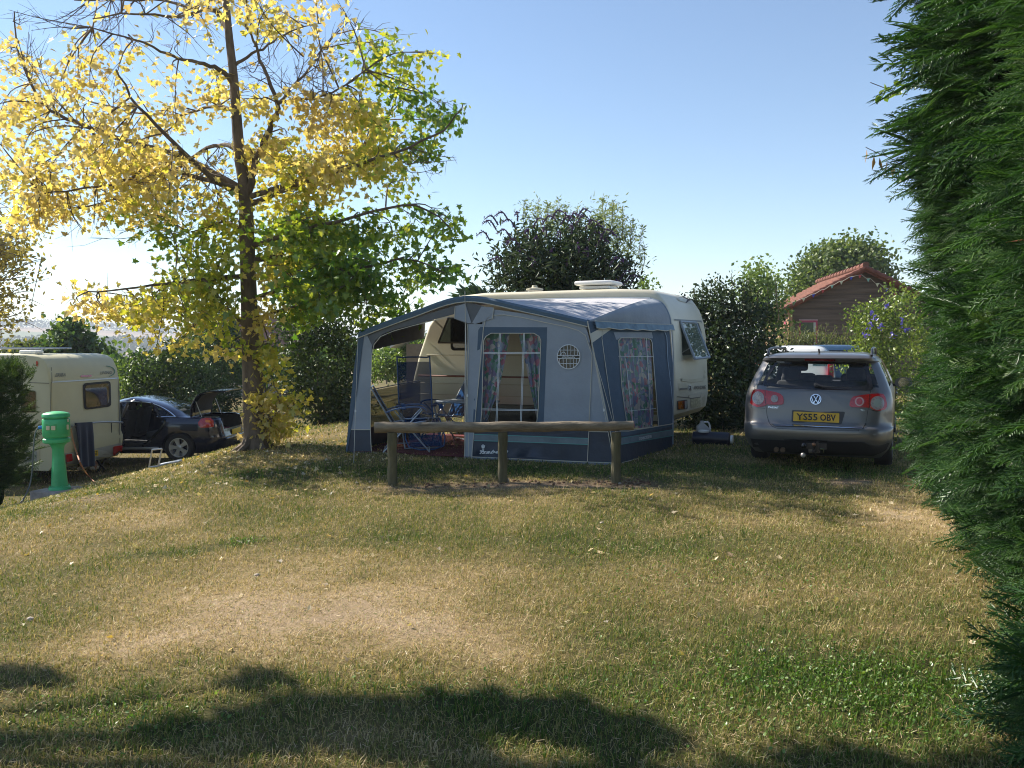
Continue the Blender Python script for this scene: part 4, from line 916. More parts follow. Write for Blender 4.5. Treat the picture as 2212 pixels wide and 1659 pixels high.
# ================================================================ green service post
green = mat('green_plastic', (.035, .38, .13), .45, var=.15, scale=5, col2=(.06, .46, .19))
def service_post():
    Y = 10.7; p = at(130, 1054, Y); b = G(p.x, Y); zb = p.z; t = thing('service_post', 'bright green plastic electric and water post on a concrete block', 'service post', b)
    s = Y/F
    def z(y9): return at(*c9(560, y9), Y).z
    def r(px9): return px9*.2713*K*s/2*.94
    cx = at(*c9(600, 1250), Y).x; cyl = Vector((cx, Y, 0)); hx = at(*c9(553, 400), Y).x; hd = Vector((hx, Y, 0))
    mb = MB()   # square-ish tapering stem leaning like the photo
    rows = []
    for y9, xl, xr in ((1250, 500, 705), (1150, 502, 690), (1000, 505, 675), (850, 510, 655), (740, 510, 648), (690, 490, 655), (650, 455, 690)):
        a = at(*c9(xl, y9), Y); c = at(*c9(xr, y9), Y); hw = (c.x-a.x)/2; m_ = (a+c)/2; row = []
        for k in range(28):
            an = 2*math.pi*k/28+.4; q = (abs(math.cos(an-.4-.5))**3.2+abs(math.sin(an-.4-.5))**3.2)**(-1/3.2); row.append(Vector((m_.x+math.cos(an)*q*hw*.93, Y+math.sin(an)*q*hw*.93, m_.z)))
        rows.append(row)
    mb.grid(rows, closed=True); mb.build('stem', green, t)
    mb = MB(); mb.lathe([(r(285), z(1268)), (r(285), z(1240)), (r(262), z(1226)), (r(205), z(1218))], (cx, Y, 0), 28)
    for k in range(4): mb.lathe([(.012, z(1226)), (.012, z(1210)), (.004, z(1206))], (cx+r(245)*math.cos(k*1.57+.8), Y+r(245)*math.sin(k*1.57+.8), 0), 8)
    mb.build('foot', green, t)
    mb = MB(); mb.lathe([(r(300), z(655)), (r(340), z(645)), (r(347), z(620)), (r(347), z(600)), (r(320), z(590)), (r(290), z(582)), (r(290), z(560))], hd, 36); mb.build('collar', green, t)
    mb = MB(); mb.lathe([(r(300), z(575)), (r(330), z(570)), (r(345), z(555)), (r(350), z(430)), (r(352), z(352)), (r(340), z(340)), (r(290), z(332)), (r(290), z(315))], hd, 36); hb = mb.build('head', green, t)
    mb = MB(); mb.lathe([(r(330), z(322)), (r(352), z(312)), (r(354), z(282)), (r(335), z(268)), (r(240), z(252)), (r(120), z(243)), (r(1), z(240))], hd, 36); mb.build('cap', green, t)
    sf = Surf(hb.data, root_mw(t)); gp = mat('green_panel_dark', (.03, .33, .10), .4); cr = mat('socket_cream', (.55, .52, .36), .5)  # socket panel in a slightly darker green than the head
    for x0, y0, x1, y1, m_ in ((415, 408, 560, 498, 'p'), (425, 432, 470, 488, 's'), (490, 432, 542, 488, 's'), (684, 415, 712, 480, 's'), (692, 342, 714, 380, 's')):
        mb = MB(); lay(mb, sf, [c9(*q) for q in rrect(x0, y0, x1, y1, 7, 2)], .006 if m_ == 'p' else .014, 8, .02); mb.build('socket_panel' if m_ == 'p' else 'socket_cover', gp if m_ == 'p' else cr, t)
    for x0, x1 in ((415, 480), (655, 700)):
        mb = MB(); lay(mb, sf, [c9(*q) for q in rrect(x0, 520, x1, 536, 5, 2)], .02, 8, .03); mb.build('drip_lip', green, t)
    conc = mat('concrete_block', (.30, .26, .23), .95, var=.3, scale=12, bump=.5, bscale=50)
    bm = MB(); b2 = Vector((cx, Y, 0)); zt = z(1262); rt = Matrix.Rotation(R(-18), 3, 'Z'); bm.rbox((cx-.0, Y+.02, zt-.12), (.50, .50, .24), .02, rt); bm.build('concrete_base', conc, t)
    # plug and supply cable
    pl = thing('supply_cable', 'grey cable with a blue plug hanging from the green post down to the grass', 'cable', at(*c9(375, 452), Y))
    a = at(*c9(372, 452), Y-.02); c = at(*c9(318, 455), Y-.04); MB().tube([a+(a-c)*.2, a, c], [.022, .024, .020], 12).build('plug', mat('plug_blue', (.02, .16, .55), .4), pl)
    pts = [(318, 455, 0), (285, 510, -.02), (265, 620, -.05), (252, 800, -.08), (240, 1000, -.1), (215, 1180, -.12), (160, 1330, -.25), (90, 1440, -.5)]
    P = [at(*c9(a_, b_), Y+d) for a_, b_, d in pts]; g = ground(*c9(60, 1480)); P.append(g+Vector((0, 0, .01))); g = ground(*c9(20, 1510)); P.append(g+Vector((0, 0, .01)))
    MB().tube(catmull(P, 5), .009, 8).build('cable', mat('cable_grey', (.10, .11, .11), .6), pl)
    hs = [at(*c9(745, 470), Y+.3), at(*c9(775, 620), Y+.3), at(*c9(835, 820), Y+.3), at(*c9(900, 980), Y+.3), ground(*c9(1000, 1120))+Vector((0, 0, .012)), ground(*c9(1070, 1180))+Vector((0, 0, .012)), ground(*c9(1190, 1230))+Vector((0, 0, .01))]
    o = MB().tube(catmull(hs, 5), .010, 8).build('water_hose', mat('hose_orange', (.36, .15, .08), .6)); rebase(o, hs[-1]); tag(o, 'thin orange-brown hose running from the green post down onto the grass', 'hose')
service_post()
# ================================================================ caravans
def slab_body(prof, width, org, u, v, r, r2=None, seg=5):
    """side outline (s along u, z) swept across width along v, with rounded shoulders"""
    bm = bmesh.new(); org = Vector(org); u = Vector(u); v = Vector(v)
    A = [bm.verts.new(org+u*s+Vector((0, 0, z))) for s, z in prof]; f = bm.faces.new(A)
    ext = bmesh.ops.extrude_face_region(bm, geom=[f]); vs = [q for q in ext['geom'] if isinstance(q, bmesh.types.BMVert)]
    bmesh.ops.translate(bm, vec=v*width, verts=vs); bmesh.ops.recalc_face_normals(bm, faces=bm.faces[:])
    es = [e for e in bm.edges if any(len(ff.verts) > 4 for ff in e.link_faces) and not all(len(ff.verts) > 4 for ff in e.link_faces)]
    es = [e for e in es if max(q.co.z for q in e.verts) > org.z+r2] if r2 is not None else es
    bmesh.ops.bevel(bm, geom=es, offset=r, segments=seg, affect='EDGES', profile=.5, clamp_overlap=True)
    me = bpy.data.meshes.new('body'); bm.to_mesh(me); bm.free(); me.polygons.foreach_set('use_smooth', [True]*len(me.polygons)); me.set_sharp_from_angle(angle=R(32)); return me
def wheel_mb(mb, c, ax, r=.31, w=.2, mi=(0, 1), spokes=5, face=1):
    """tyre + rim; ax = axle direction (outwards)"""
    ax = Vector(ax).normalized(); q = Vector((0, 0, 1)).rotation_difference(ax).to_matrix(); c = Vector(c)
    tp = [(r*.66, -w/2), (r*.92, -w/2), (r*.985, -w*.38), (r, -w*.2), (r, w*.2), (r*.985, w*.38), (r*.92, w/2), (r*.66, w/2)]
    mb.lathe(tp, c, 36, q, mi[0], cap=False)
    rb = MB(); rr = r*.67
    rb.lathe([(rr*.2, -w*.2), (rr*.9, -w*.2), (rr*.9, w*.30), (rr*.98, w*.42), (rr, w*.505), (rr*.93, w*.505), (rr*.88, w*.36), (rr*.86, -w*.1), (rr*.15, -w*.1)], c, 36, q, mi[1])
    for k in range(spokes):
        a = 2*math.pi*k/spokes+.3; d = Vector((math.cos(a), math.sin(a), 0)); n = Vector((-d.y, d.x, 0)); z0, z1 = w*.20, w*.40
        poly = [d*rr*.10+n*rr*.16, d*rr*.5+n*rr*.17, d*rr*.93+n*rr*.27, d*rr*.93-n*rr*.27, d*rr*.5-n*rr*.17, d*rr*.10-n*rr*.16]
        rb.prism([c+q @ (p_+Vector((0, 0, z0))) for p_ in poly], q @ Vector((0, 0, z1-z0)), mi[1])
    rb.lathe([(rr*.24, w*.2), (rr*.24, w*.44), (rr*.16, w*.47), (.001, w*.47)], c, 16, q, mi[1])
    return rb
cream = mat('caravan_cream', (.60, .57, .45), .42, var=.05, scale=2, coat=.08)
creamd = mat('caravan_cream_trim', (.50, .47, .35), .45, var=.06, scale=3)
rubber = mat('rubber_black', (.02, .02, .022), .7, var=.2)
alu = mat('aluminium', (.45, .46, .47), .35, metal=.7, var=.05)
white_ = mat('white_plastic', (.78, .78, .76), .4, var=.05)
redl = mat('lens_red', (.42, .01, .012), .12, var=.25, scale=60, coat=.8)
ambl = mat('lens_amber', (.75, .20, .02), .15, var=.15, scale=50, coat=.6)
clrl = mat('lens_clear', (.62, .62, .60), .12, var=.2, scale=60, coat=.8)
platey = mat('plate_yellow', (.72, .50, .02), .4, var=.05)
ink = mat('ink_black', (.012, .012, .014), .5, var=0)
inkg = mat('ink_grey', (.12, .12, .11), .5, var=0)
gl_dark = glass('glass_smoked', (.18, .15, .12), .6, .02)
gl = glass('glass_clear', (.80, .85, .82), .92, .02)
AA = R(26); CU = Vector((-math.cos(AA), math.sin(AA), 0)); CV = Vector((math.sin(AA), math.cos(AA), 0)); C0 = Vector((2.56, 12.9, 0)); CW = 2.25; CL = 4.85
def avondale():
    t = thing('touring_caravan', 'long cream touring caravan with the blue-grey awning on its near side', 'caravan', C0+CU*2.4+CV*1.1)
    prof = [(.16, .40), (.05, .50), (.0, .78), (.02, 1.2), (.05, 1.75), (.09, 2.0), (.17, 2.22), (.30, 2.40), (.42, 2.47), (1.0, 2.50), (3.4, 2.50), (3.9, 2.46), (4.25, 2.30), (4.52, 1.95), (4.74, 1.4), (4.84, 1.05), (4.85, .75), (4.75, .45), (4.6, .38)]
    me = slab_body(prof, CW, C0, CU, CV, .17, 1.2); me.materials.append(cream); body = link('body', me, t)
    sf = Surf(me, root_mw(t))
    for p_ in list(me.polygons): pass
    def L_(nm, pts, m_, off=.006, step=10, skirt=.02, ccr=c8):
        mb = MB(); lay(mb, sf, [ccr(*q) for q in pts], off, step, skirt); return mb.build(nm, m_, t)
    def T_(s, tl, tr, bl, m_, off=.012, bold=0):
        mb = MB(); write(mb, sf, s, c8(*tl), c8(*tr), c8(*bl), off, bold=bold); return mb.build('lettering', m_, t, sm=None)
    # rear panel features
    mb = MB(); line(mb, sf, [c8(136, 426), c8(300, 436), c8(486, 446)], 3.0, .012); mb.build('trim_strip', mat('trim_grey', (.16, .18, .18), .5), t)
    L_('roof_panel', rquad([(120, 130), (255, 142), (372, 262), (180, 250)], 25), creamd, .012, 12, .02)
    L_('window_recess', rquad([(192, 450), (372, 456), (470, 745), (215, 768)], 12), mat('window_dark', (.035, .045, .055), .3), .003)
    # top-hung window held open
    pl = Plane(sf.hit(*c8(190, 445)), sf.hit(*c8(365, 455)), sf.hit(*c8(400, 750), .0)); a, b = sf.hit(*c8(190, 446), .02), sf.hit(*c8(338, 455), .02)
    nrm = pl.n; nh = Vector((nrm.x, nrm.y, 0)).normalized(); hgt_ = .64; dn = (Vector((0, 0, -1))*math.cos(R(22))+nh*math.sin(R(22)))*hgt_
    c_, d_ = b+dn, a+dn; N2 = (b-a).cross(dn).normalized(); 
    def frm(p, q, w_=.028): 
        return MB().tube([p, q], [w_/2, w_/2], 6)
    fr = MB()
    for p, q in ((a, b), (b, c_), (c_, d_), (d_, a)): fr.tube([p, q], .022, 6)
    fw = fr.build('window_frame', mat('frame_grey', (.25, .30, .36), .4), t)
    pn = MB(); pn.prism([a, b, c_, d_], N2*.006); o = pn.build('window_pane', glass('glass_pale', (.6, .66, .62), .45, .03), t); MC['glass_pale'].node_tree.nodes['Diffuse BSDF'].inputs[0].default_value = (.20, .25, .20, 1); o.parent = fw
    for p, q in ((a.lerp(d_, .7), a+Vector((0, 0, -.52))), (b.lerp(c_, .7), b+Vector((0, 0, -.52)))): 
        s_ = MB().tube([p, q], .006, 6).build('window_stay', alu, t); s_.parent = fw
    # handle at the roof corner
    L_('lamp_bracket', rquad([(117, 128), (145, 140), (300, 228), (295, 243), (200, 236)], 6), rubber, .03, 10, .04)
    L_('roof_lamp', rquad([(205, 150), (305, 178), (340, 215), (215, 205)], 8), mat('grille_grey', (.38, .42, .46), .4), .026, 10, .03)
    # lower mouldings
    L_('rear_moulding', [(200, 985), (300, 995), (420, 978), (480, 940), (495, 900), (500, 860), (496, 940), (470, 985), (410, 1010), (300, 1022), (205, 1010)], creamd, .018, 10, .03)
    for q in ([(182, 1035), (240, 1028), (262, 1045), (262, 1100), (240, 1125), (182, 1125)], [(484, 1010), (522, 1005), (526, 1110), (484, 1118)]):
        h = L_('grab_recess', rquad(q[:4], 8) if len(q) == 4 else q, creamd, -.004 if 0 else .006)
        mb = MB(); xs = [p[0] for p in q]; ys = [p[1] for p in q]; line(mb, sf, [c8(min(xs)+4, (min(ys)+max(ys))/2+10), c8(max(xs)-4, (min(ys)+max(ys))/2+6)], 4, .02); o = mb.build('grab_handle', inkg, t); o.parent = h
    mb = MB(); line(mb, sf, [c8(165, 1160), c8(270, 1168), c8(300, 1176), c8(470, 1150), c8(530, 1148)], 2, .008); mb.build('panel_seam', inkg, t)
    badge = L_('country_badge', ell(*(286, 1076), 16, 30), mat('badge_white', (.72, .72, .66), .5, var=0), .007)
    mb = MB(); write(mb, sf, 'GB', c8(274, 1052), c8(298, 1056), c8(274, 1098), .012, bold=.12); o = mb.build('lettering', ink, t, sm=None); o.parent = badge
    T_('AVONDALE', (322, 1058), (436, 1052), (322, 1092), inkg, bold=.15)
    for nm, q, m_ in (('rear_lamp', [(162, 1198), (258, 1186), (262, 1275), (165, 1284)], rubber), ('rear_lamp', [(482, 1152), (536, 1146), (537, 1225), (484, 1232)], rubber)):
        h = L_(nm, rquad(q, 6), m_, .014, 8, .03); (x0, y0), (x1, y1), (x2, y2), (x3, y3) = q
        def ip(u, v): return ((x0+(x1-x0)*u)*(1-v)+(x3+(x2-x3)*u)*v, (y0+(y1-y0)*u)*(1-v)+(y3+(y2-y3)*u)*v)
        for (ua, ub), mm in (((.06, .50), ambl if x0 < 200 else redl), ((.52, .66), redl), ((.69, .93), clrl)):
            mb = MB(); lay(mb, sf, [c8(*ip(ua, .08)), c8(*ip(ub, .08)), c8(*ip(ub, .92)), c8(*ip(ua, .92))], .026, 8, .015); o = mb.build('lens', mm, t); o.parent = h
    np_ = L_('number_plate', rquad([(290, 1180), (386, 1166), (388, 1250), (296, 1266)], 5), mat('plate_faded', (.55, .47, .22), .5, var=.5, scale=22, col2=(.7, .66, .45)), .01, 10, .02)
    L_('plate_surround', rquad([(400, 1160), (480, 1150), (460, 1262), (420, 1275)], 20), creamd, .006)
    L_('reflector_triangle', [(219, 1298), (238, 1388), (204, 1388)], mat('reflector_red', (.35, .02, .02), .25), .012)
    L_('reflector_triangle', [(507, 1270), (516, 1320), (500, 1330)], MC['reflector_red'], .012)
    # roof fittings
    p = at(1293, 613, 13.9); hh = MB(); hh.rbox((p.x, p.y, 2.545), (.52, .46, .05), .015, Matrix.Rotation(-AA, 3, 'Z')); k = hh.build('roof_vent', white_, t)
    hh = MB(); hh.rbox((p.x, p.y, 2.62), (.66, .58, .07), .03, Matrix.Rotation(-AA, 3, 'Z')); o = hh.build('vent_lid', white_, t); o.parent = k
    q = at(1155, 632, 13.6); MB().lathe([(.14, 2.49), (.14, 2.515), (.05, 2.535), (.04, 2.57), (.001, 2.575)], (q.x, q.y, 0), 20).build('roof_flue', creamd, t)
    # near side: window, belt mouldings, lockers, lamp -- seen through the awning
    def S(s, z, o=.0): return C0+CU*s+Vector((0, 0, z))-CV*o
    def panel(nm, s0, z0, s1, z1, m_, o=.012, r=.05, th=.02, par=None):
        pts = [S(s_, z_, o) for s_, z_ in rrect(s0, z0, s1, z1, r)]; mb = MB(); mb.prism(pts, CV*th); ob = mb.build(nm, m_, t); 
        if par: ob.parent = par
        return ob
    for z_ in (1.42, 1.05, .92, .72, .55): MB().tube([S(.2, z_, .004), S(4.72 if z_ < 1.2 else 4.55, z_, .004)], .007 if z_ != 1.05 else .018, 6).build('side_moulding', creamd if z_ != 1.05 else mat('stripe_brown', (.22, .09, .06), .5), t)
    for s0, s1 in ((3.05, 4.05), (1.9, 2.6)):
        f_ = panel('side_window', s0, 1.50, s1, 2.08, rubber, .014, .07); o = panel('window_pane', s0+.05, 1.55, s1-.05, 2.03, mat('glass_black', (.02, .02, .02), .05, spec=.8, var=0), .018, .05, .006, f_)
    a, b = S(3.02, 2.08, .03), S(4.08, 2.08, .03); dn = Vector((0, 0, -.56))*math.cos(R(38))-CV*.56*math.sin(R(38)); fr = MB()
    for p_, q_ in ((a, b), (b, b+dn), (b+dn, a+dn), (a+dn, a)): fr.tube([p_, q_], .018, 6)
    fw = fr.build('window_flap_frame', mat('frame_brown', (.12, .11, .10), .4), t); pn = MB(); pn.prism([a, b, b+dn, a+dn], Vector((0, 0, .006))); o = pn.build('window_pane', glass('glass_tinted', (.55, .62, .6), .75, .03), t); o.parent = fw
    dr = panel('entrance_door', .95, .55, 1.60, 2.10, cream, .010, .08, .02); panel('door_window', 1.05, 1.45, 1.5, 2.0, mat('curtain_mustard', (.30, .22, .07), .8, var=.2, scale=30), .016, .05, .02, dr)
    lk_ = panel('service_locker', 1.72, .62, 2.38, .98, creamd, .012, .06, .02); panel('locker_handle', 2.1, .82, 2.2, .90, inkg, .03, .02, .03, lk_)
    panel('side_marker', 1.95, 1.28, 2.08, 1.36, ambl, .02, .01, .02)
    panel('side_panel', .2, .5, .85, 2.0, mat('panel_mustard', (.34, .27, .12), .6, var=.1), .008, .05, .01)
    # wheel, jacks, hitch
    for sd, off in ((-1, .10), (1, CW-.10)):
        wb = MB(); rb = wheel_mb(wb, S(2.35, .31, -off+(.02 if sd < 0 else -.02)), CV*sd*1.0, .31, .19); wq = wb.build('wheel', rubber, t); o = rb.build('rim', [rubber, white_], t); o.parent = wq
    for s_, o_ in ((.5, -.35), (.5, -1.85), (4.4, -.35), (4.4, -1.85)):
        a = S(s_, .42, o_); MB().tube([a, a+CU*(.2 if s_ < 1 else -.2)+Vector((0, 0, -.38))], .02, 6).build('corner_steady', inkg, t)
    mb = MB(); mb.tube([S(4.6, .42, -.7), S(5.7, .42, -1.12)], .03, 6); mb.tube([S(4.6, .42, -1.55), S(5.7, .42, -1.12)], .03, 6); mb.tube([S(5.6, .42, -1.12), S(6.0, .45, -1.12)], .04, 8); mb.tube([S(5.6, .5, -1.12), S(5.6, .05, -1.12)], .025, 8); mb.build('drawbar', inkg, t)
    mb = MB(); mb.box(C0+CU*2.4+CV*1.1+Vector((0, 0, .36)), (4.2, 1.9, .06), Matrix.Rotation(-AA, 3, 'Z')); mb.build('chassis', inkg, t)
avondale()
def jug_and_barrel():
    p = ground(1530, 948); p = Vector((p.x+.0, 13.1, float(hgt(p.x, 13.1)))); x = at(1540, 940, 13.0).x
    t = thing('water_carrier', 'dark roller water barrel with a white end cap lying under the caravan rear', 'water carrier', (x, 13.1, 0))
    ax = Vector((.92, -.39, 0)); q = Vector((0, 0, 1)).rotation_difference(ax).to_matrix()
    MB().lathe([(.07, -.30), (.105, -.28), (.11, -.2), (.11, .2), (.105, .28), (.07, .30)], (x, 13.1, .115), 24, q).build('barrel', mat('barrel_navy', (.007, .010, .025), .4), t)
    MB().lathe([(.065, .29), (.065, .335), (.05, .34), (.001, .34)], (x, 13.1, .115), 20, q).build('cap', white_, t)
    MB().lathe([(.085, .215), (.085, .245), (.06, .25), (.001, .25)], (x-.12, 13.12, 0), 20).build('filler_cap', white_, t)
    x2 = at(1520, 930, 13.5).x; t = thing('plastic_jug', 'whitish plastic jug with a carrying handle standing under the caravan rear', 'jug', (x2, 13.5, 0))
    mb = MB(); rows = []
    for z, w_, d in ((0, .11, .07), (.02, .12, .08), (.20, .12, .08), (.27, .09, .065), (.32, .035, .035), (.36, .03, .03)): rows.append([Vector((x2+(0 if z < .22 else -.03)+w_*math.copysign(abs(math.cos(a))**.6, math.cos(a)), 13.5+d*math.copysign(abs(math.sin(a))**.6, math.sin(a)), z)) for a in [2*math.pi*k/20 for k in range(20)]])
    mb.grid(rows, closed=True); mb.add(rows[-1], [list(range(20))]); mb.build('body', mat('jug_white', (.42, .43, .42), .5), t); MB().tube(catmull([(x2+.0, 13.5, .34), (x2+.08, 13.5, .33), (x2+.11, 13.5, .22)], 4), .014, 8).build('handle', white_, t)
jug_and_barrel()
# ---------------------------------------------------------------- small caravan on the left, lower pitch
def eriba():
    kx, ky = -8.74, 15.7; zb = -.80; u = Vector((-.992, .124, 0)); v = Vector((.124, .992, 0)); org = Vector((kx, ky, zb)); gz = float(hgt(kx, ky))
    t = thing('small_caravan', 'cream caravan with a dark rear window, parked lower down at the left', 'caravan', (kx-2, ky+1, gz))
    prof = [(.10, .0), (.0, .12), (-.04, .45), (.0, .55), (.0, 1.62), (.05, 1.9), (.14, 2.1), (.26, 2.18), (.5, 2.22), (3.6, 2.22), (4.3, 2.0), (4.8, 1.2), (4.9, .5), (4.7, .0)]
    me = slab_body(prof, 2.2, org, u, v, .17, .9); me.materials.append(mat('caravan_ivory', (.50, .48, .33), .5, var=.05, scale=2, coat=.0, spec=.25)); b = link('body', me, t); sf = Surf(me, root_mw(t))
    def L_(nm, pts, m_, off=.008, step=10, skirt=.02, par=None, cc=c1):
        mb = MB(); lay(mb, sf, [cc(*q) for q in pts], off, step, skirt); o = mb.build(nm, m_, t)
        if par: o.parent = par
        return o
    grey = mat('bumper_grey', (.33, .34, .33), .45, var=.1); 
    w_ = L_('rear_window', rquad([(590, 535), (790, 517), (795, 700), (600, 725)], 26), rubber, .014); L_('window_pane', rquad([(606, 548), (778, 533), (782, 688), (614, 710)], 22), mat('pane_brown', (.05, .032, .018), .06, spec=1, var=.8, scale=3), .022, par=w_)
    for pts, wd in (([(372, 526), (850, 496)], 2.4), ([(366, 525), (363, 900)], 1.2), ([(849, 500), (857, 960)], 1.6), ([(366, 420), (372, 526)], 1.0)):
        mb = MB(); line(mb, sf, [c1(*q) for q in pts], wd, .014); mb.build('trim_strip', alu if wd > 2 else inkg, t)
    mb = MB(); line(mb, sf, [c1(200, 528), c1(352, 534)], 1.2, .01); mb.build('trim_strip', inkg, t)
    L_('brake_light', rquad([(575, 478), (655, 473), (655, 486), (575, 491)], 3), redl, .014)
    mk = L_('side_marker', ell(266, 392, 8, 20), redl, .014)
    L_('rear_bumper', [(458, 1035), (640, 1010), (868, 958), (872, 1045), (860, 1062), (660, 1110), (465, 1140)], grey, .03, 10, .05)
    L_('bumper_moulding', [(560, 1060), (610, 1020), (690, 1005), (760, 1020), (800, 1045), (700, 1085), (600, 1102)], mat('bumper_grey_light', (.42, .43, .41), .4), .044, 10, .03)
    for q in ([(800, 986), (868, 975), (872, 1035), (803, 1046)], [(462, 1042), (505, 1036), (512, 1085), (465, 1098)]): L_('rear_lamp', rquad(q, 8), redl, .06, 8, .05)
    pl = L_('number_plate', rquad([(565, 1027), (692, 1010), (694, 1050), (570, 1069)], 3), platey, .056, 10, .02)
    mb = MB(); write(mb, sf, 'WV-ZF-57', c1(574, 1032), c1(686, 1016), c1(576, 1062), .062, bold=.1); o = mb.build('lettering', ink, t, sm=None); o.parent = pl
    for s_, a, b_, c_ in (('ERIBA', (396, 464), (470, 460), (394, 488)), ('LIVING', (716, 450), (798, 446), (718, 470))):
        mb = MB(); write(mb, sf, s_, c1(*a), c1(*b_), c1(*c_), .012, shear=.2, bold=.18); mb.build('lettering', mat('letter_grey', (.20, .21, .18), .5), t, sm=None)
    mb = MB(); pts = [c1(755+65*math.cos(a)*1.0, 455+38*math.sin(a)-6) for a in [R(q) for q in range(-88, 70, 12)]]; mb2 = MB(); line(mb2, sf, pts, 1.6, .014); mb2.build('swoosh', mat('swoosh_green', (.05, .18, .12), .5), t)
    # grab rail
    P = [sf.hit(*c1(505, 842), .02), sf.hit(*c1(520, 838), .10), sf.hit(*c1(600, 820), .12), sf.hit(*c1(720, 811), .12), sf.hit(*c1(850, 813), .10), sf.hit(*c1(864, 816), .06)]
    MB().tube(catmull(P, 4), .016, 8).build('grab_rail', alu, t)
    # side hatch and side window
    h = L_('service_hatch', rrect(168, 958, 280, 1108, 10), creamd, .010); L_('hatch_panel', rrect(176, 1020, 268, 1100, 8), mat('hatch_grey', (.28, .29, .26), .5), .016, par=h)
    L_('side_window', rrect(150, 585, 256, 742, 18), MC['pane_brown'], .014)
    # roof rack, roof light
    mb = MB(); y0 = ky+.7
    for yy in (ky+.55, ky+1.5): mb.tube([(kx-4, yy, 1.53), (kx-.4, yy, 1.53)], .02, 6)
    for xx in (kx-.5, kx-1.6, kx-2.7): mb.tube([(xx, ky+.55, 1.53), (xx, ky+1.5, 1.53)], .016, 6); mb.tube([(xx, ky+.6, 1.40), (xx, ky+.6, 1.53)], .014, 6)
    mb.build('roof_rack', alu, t)
    MB().rbox((kx-.62, ky+.45, 1.46), (.34, .3, .08), .035).build('roof_vent', white_, t)
    for o_ in (.35, 1.8):
        a = org+u*.35+v*o_; MB().tube([a, a-u*.0+v*.38+Vector((0, 0, -.36))], .022, 6).build('corner_steady', ink, t); MB().tube([a+v*.42, a+v*.05+Vector((0, 0, -.34))], .018, 6).build('corner_steady', ink, t)
    for o_ in (.12, 2.08):
        wb = MB(); rb = wheel_mb(wb, org+u*2.2+v*o_+Vector((0, 0, gz-zb+.31)), -v if o_ < 1 else v, .31, .19); wq = wb.build('wheel', rubber, t); q = rb.build('rim', [rubber, white_], t); q.parent = wq
    mb = MB(); mb.box(org+u*2.3+v*1.1+Vector((0, 0, -.03)), (3.8, 1.7, .08)); mb.build('chassis', inkg, t)
    # towel
    tw = MB(); rows = []
    for side in (0, 1):
        for k in range(11):
            s_ = k/10; row = []
            for j in range(13):
                uu = j/12; x_ = 517+uu*115; yy = 826-uu*6
                p = sf.hit(*c1(x_, yy), .12+ (.03 if side else -.03)); row.append(p)
            rows.append((side, s_, row))
    def tw_p(uu, s_, side):
        if side: p = sf.hit(*c1(517+uu*115+s_*18, 826-uu*6), .155)
        else: p = sf.hit(*c1(517+uu*115+s_*18, 826-uu*6), .095)
        L = .86 if side else .35
        p = p+Vector((0, 0, -L*s_+.02*(1-s_)))+Plane(sf.hit(*c1(520, 600)), sf.hit(*c1(800, 600)), sf.hit(*c1(700, 800))).n*.018*math.sin(uu*15+s_*1.5)*min(1, s_*3)
        return p
    P = [[tw_p(j/16, k/12, 0) for j in range(17)] for k in range(12, -1, -1)]+[[tw_p(j/16, k/16, 1) for j in range(17)] for k in range(17)]
    o = MB().grid(P).build('towel', mat('towel_navy', (.010, .016, .045), .95, var=.2, scale=40, sheen=.3), None, thick=.006); rebase(o, P[13][8]); tag(o, 'dark navy towel hanging over the rail on the back of the small caravan', 'towel')
eriba()
# ================================================================ awning
AW = {}
FR, FL = Vector((1.40, 11.0, .0)), Vector((-2.46, 12.2, -.10))
ah = Vector(((FR-FL).y, -(FR-FL).x, 0)).normalized(); ah = ah if ah.y < 0 else -ah
TCp = FR.lerp(FL, .52)+Vector((0, 0, 2.25))-ah*.14
FP = Plane(FR, FL, TCp)
TR = FP.hit(1270, 694); TL = FP.hit(776, 719); TC = FP.hit(1006, 641)
SR = C0+CU*.04+Vector((0, 0, 0))
def ruled():
    mb = MB(); zs = [-.3, 0, .5, 1.0, 1.5, 1.8, 1.92, 2.05, 2.2]; cs = [.04, .04, .04, .045, .05, .06, .08, .11, .2]; rows = []
    for z, c in zip(zs, cs):
        a = FR+(TR-FR)*(z/TR.z); b = C0+CU*c+Vector((0, 0, z))-CV*.03; a = a+(a-b)*.02
        rows.append([a.lerp(b, k/14*1.03) for k in range(15)])
    mb.grid(rows); me = mb.mesh('tmp', [fab_tmp]); s_ = Surf(me); s_.n = Plane(FR, SR, TR).n; bpy.data.meshes.remove(me); return s_
fab_tmp = mat('awning_slate', (.075, .115, .165), .9, var=.08, scale=4, bump=.5, bscale=6)
SP = ruled()
fab_l = mat('awning_pale', (.52, .52, .56), .9, var=.06, scale=3, bump=.4, bscale=6, col2=(.57, .57, .60))
def translucent(m, f):
    nt = m.node_tree; out = [n for n in nt.nodes if n.type == 'OUTPUT_MATERIAL'][0]; b = [n for n in nt.nodes if n.type == 'BSDF_PRINCIPLED'][0]
    t = nt.nodes.new('ShaderNodeBsdfTranslucent'); src = b.inputs['Base Color'].links[0].from_socket; nt.links.new(src, t.inputs[0]); mx = nt.nodes.new('ShaderNodeMixShader'); mx.inputs[0].default_value = f
    nt.links.new(b.outputs[0], mx.inputs[1]); nt.links.new(t.outputs[0], mx.inputs[2]); nt.links.new(mx.outputs[0], out.inputs[0])
translucent(fab_l, .14)
fab_g = mat('awning_greyblue', (.285, .325, .375), .9, var=.08, scale=3, bump=1.0, bscale=3.5)
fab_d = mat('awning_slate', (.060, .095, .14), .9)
fab_n = mat('awning_navy', (.014, .028, .055), .45, var=.25, scale=3, bump=.5, bscale=6)
fab_s = mat('awning_stripe', (.13, .18, .21), .5, var=.2, scale=5, bump=.4, bscale=10)
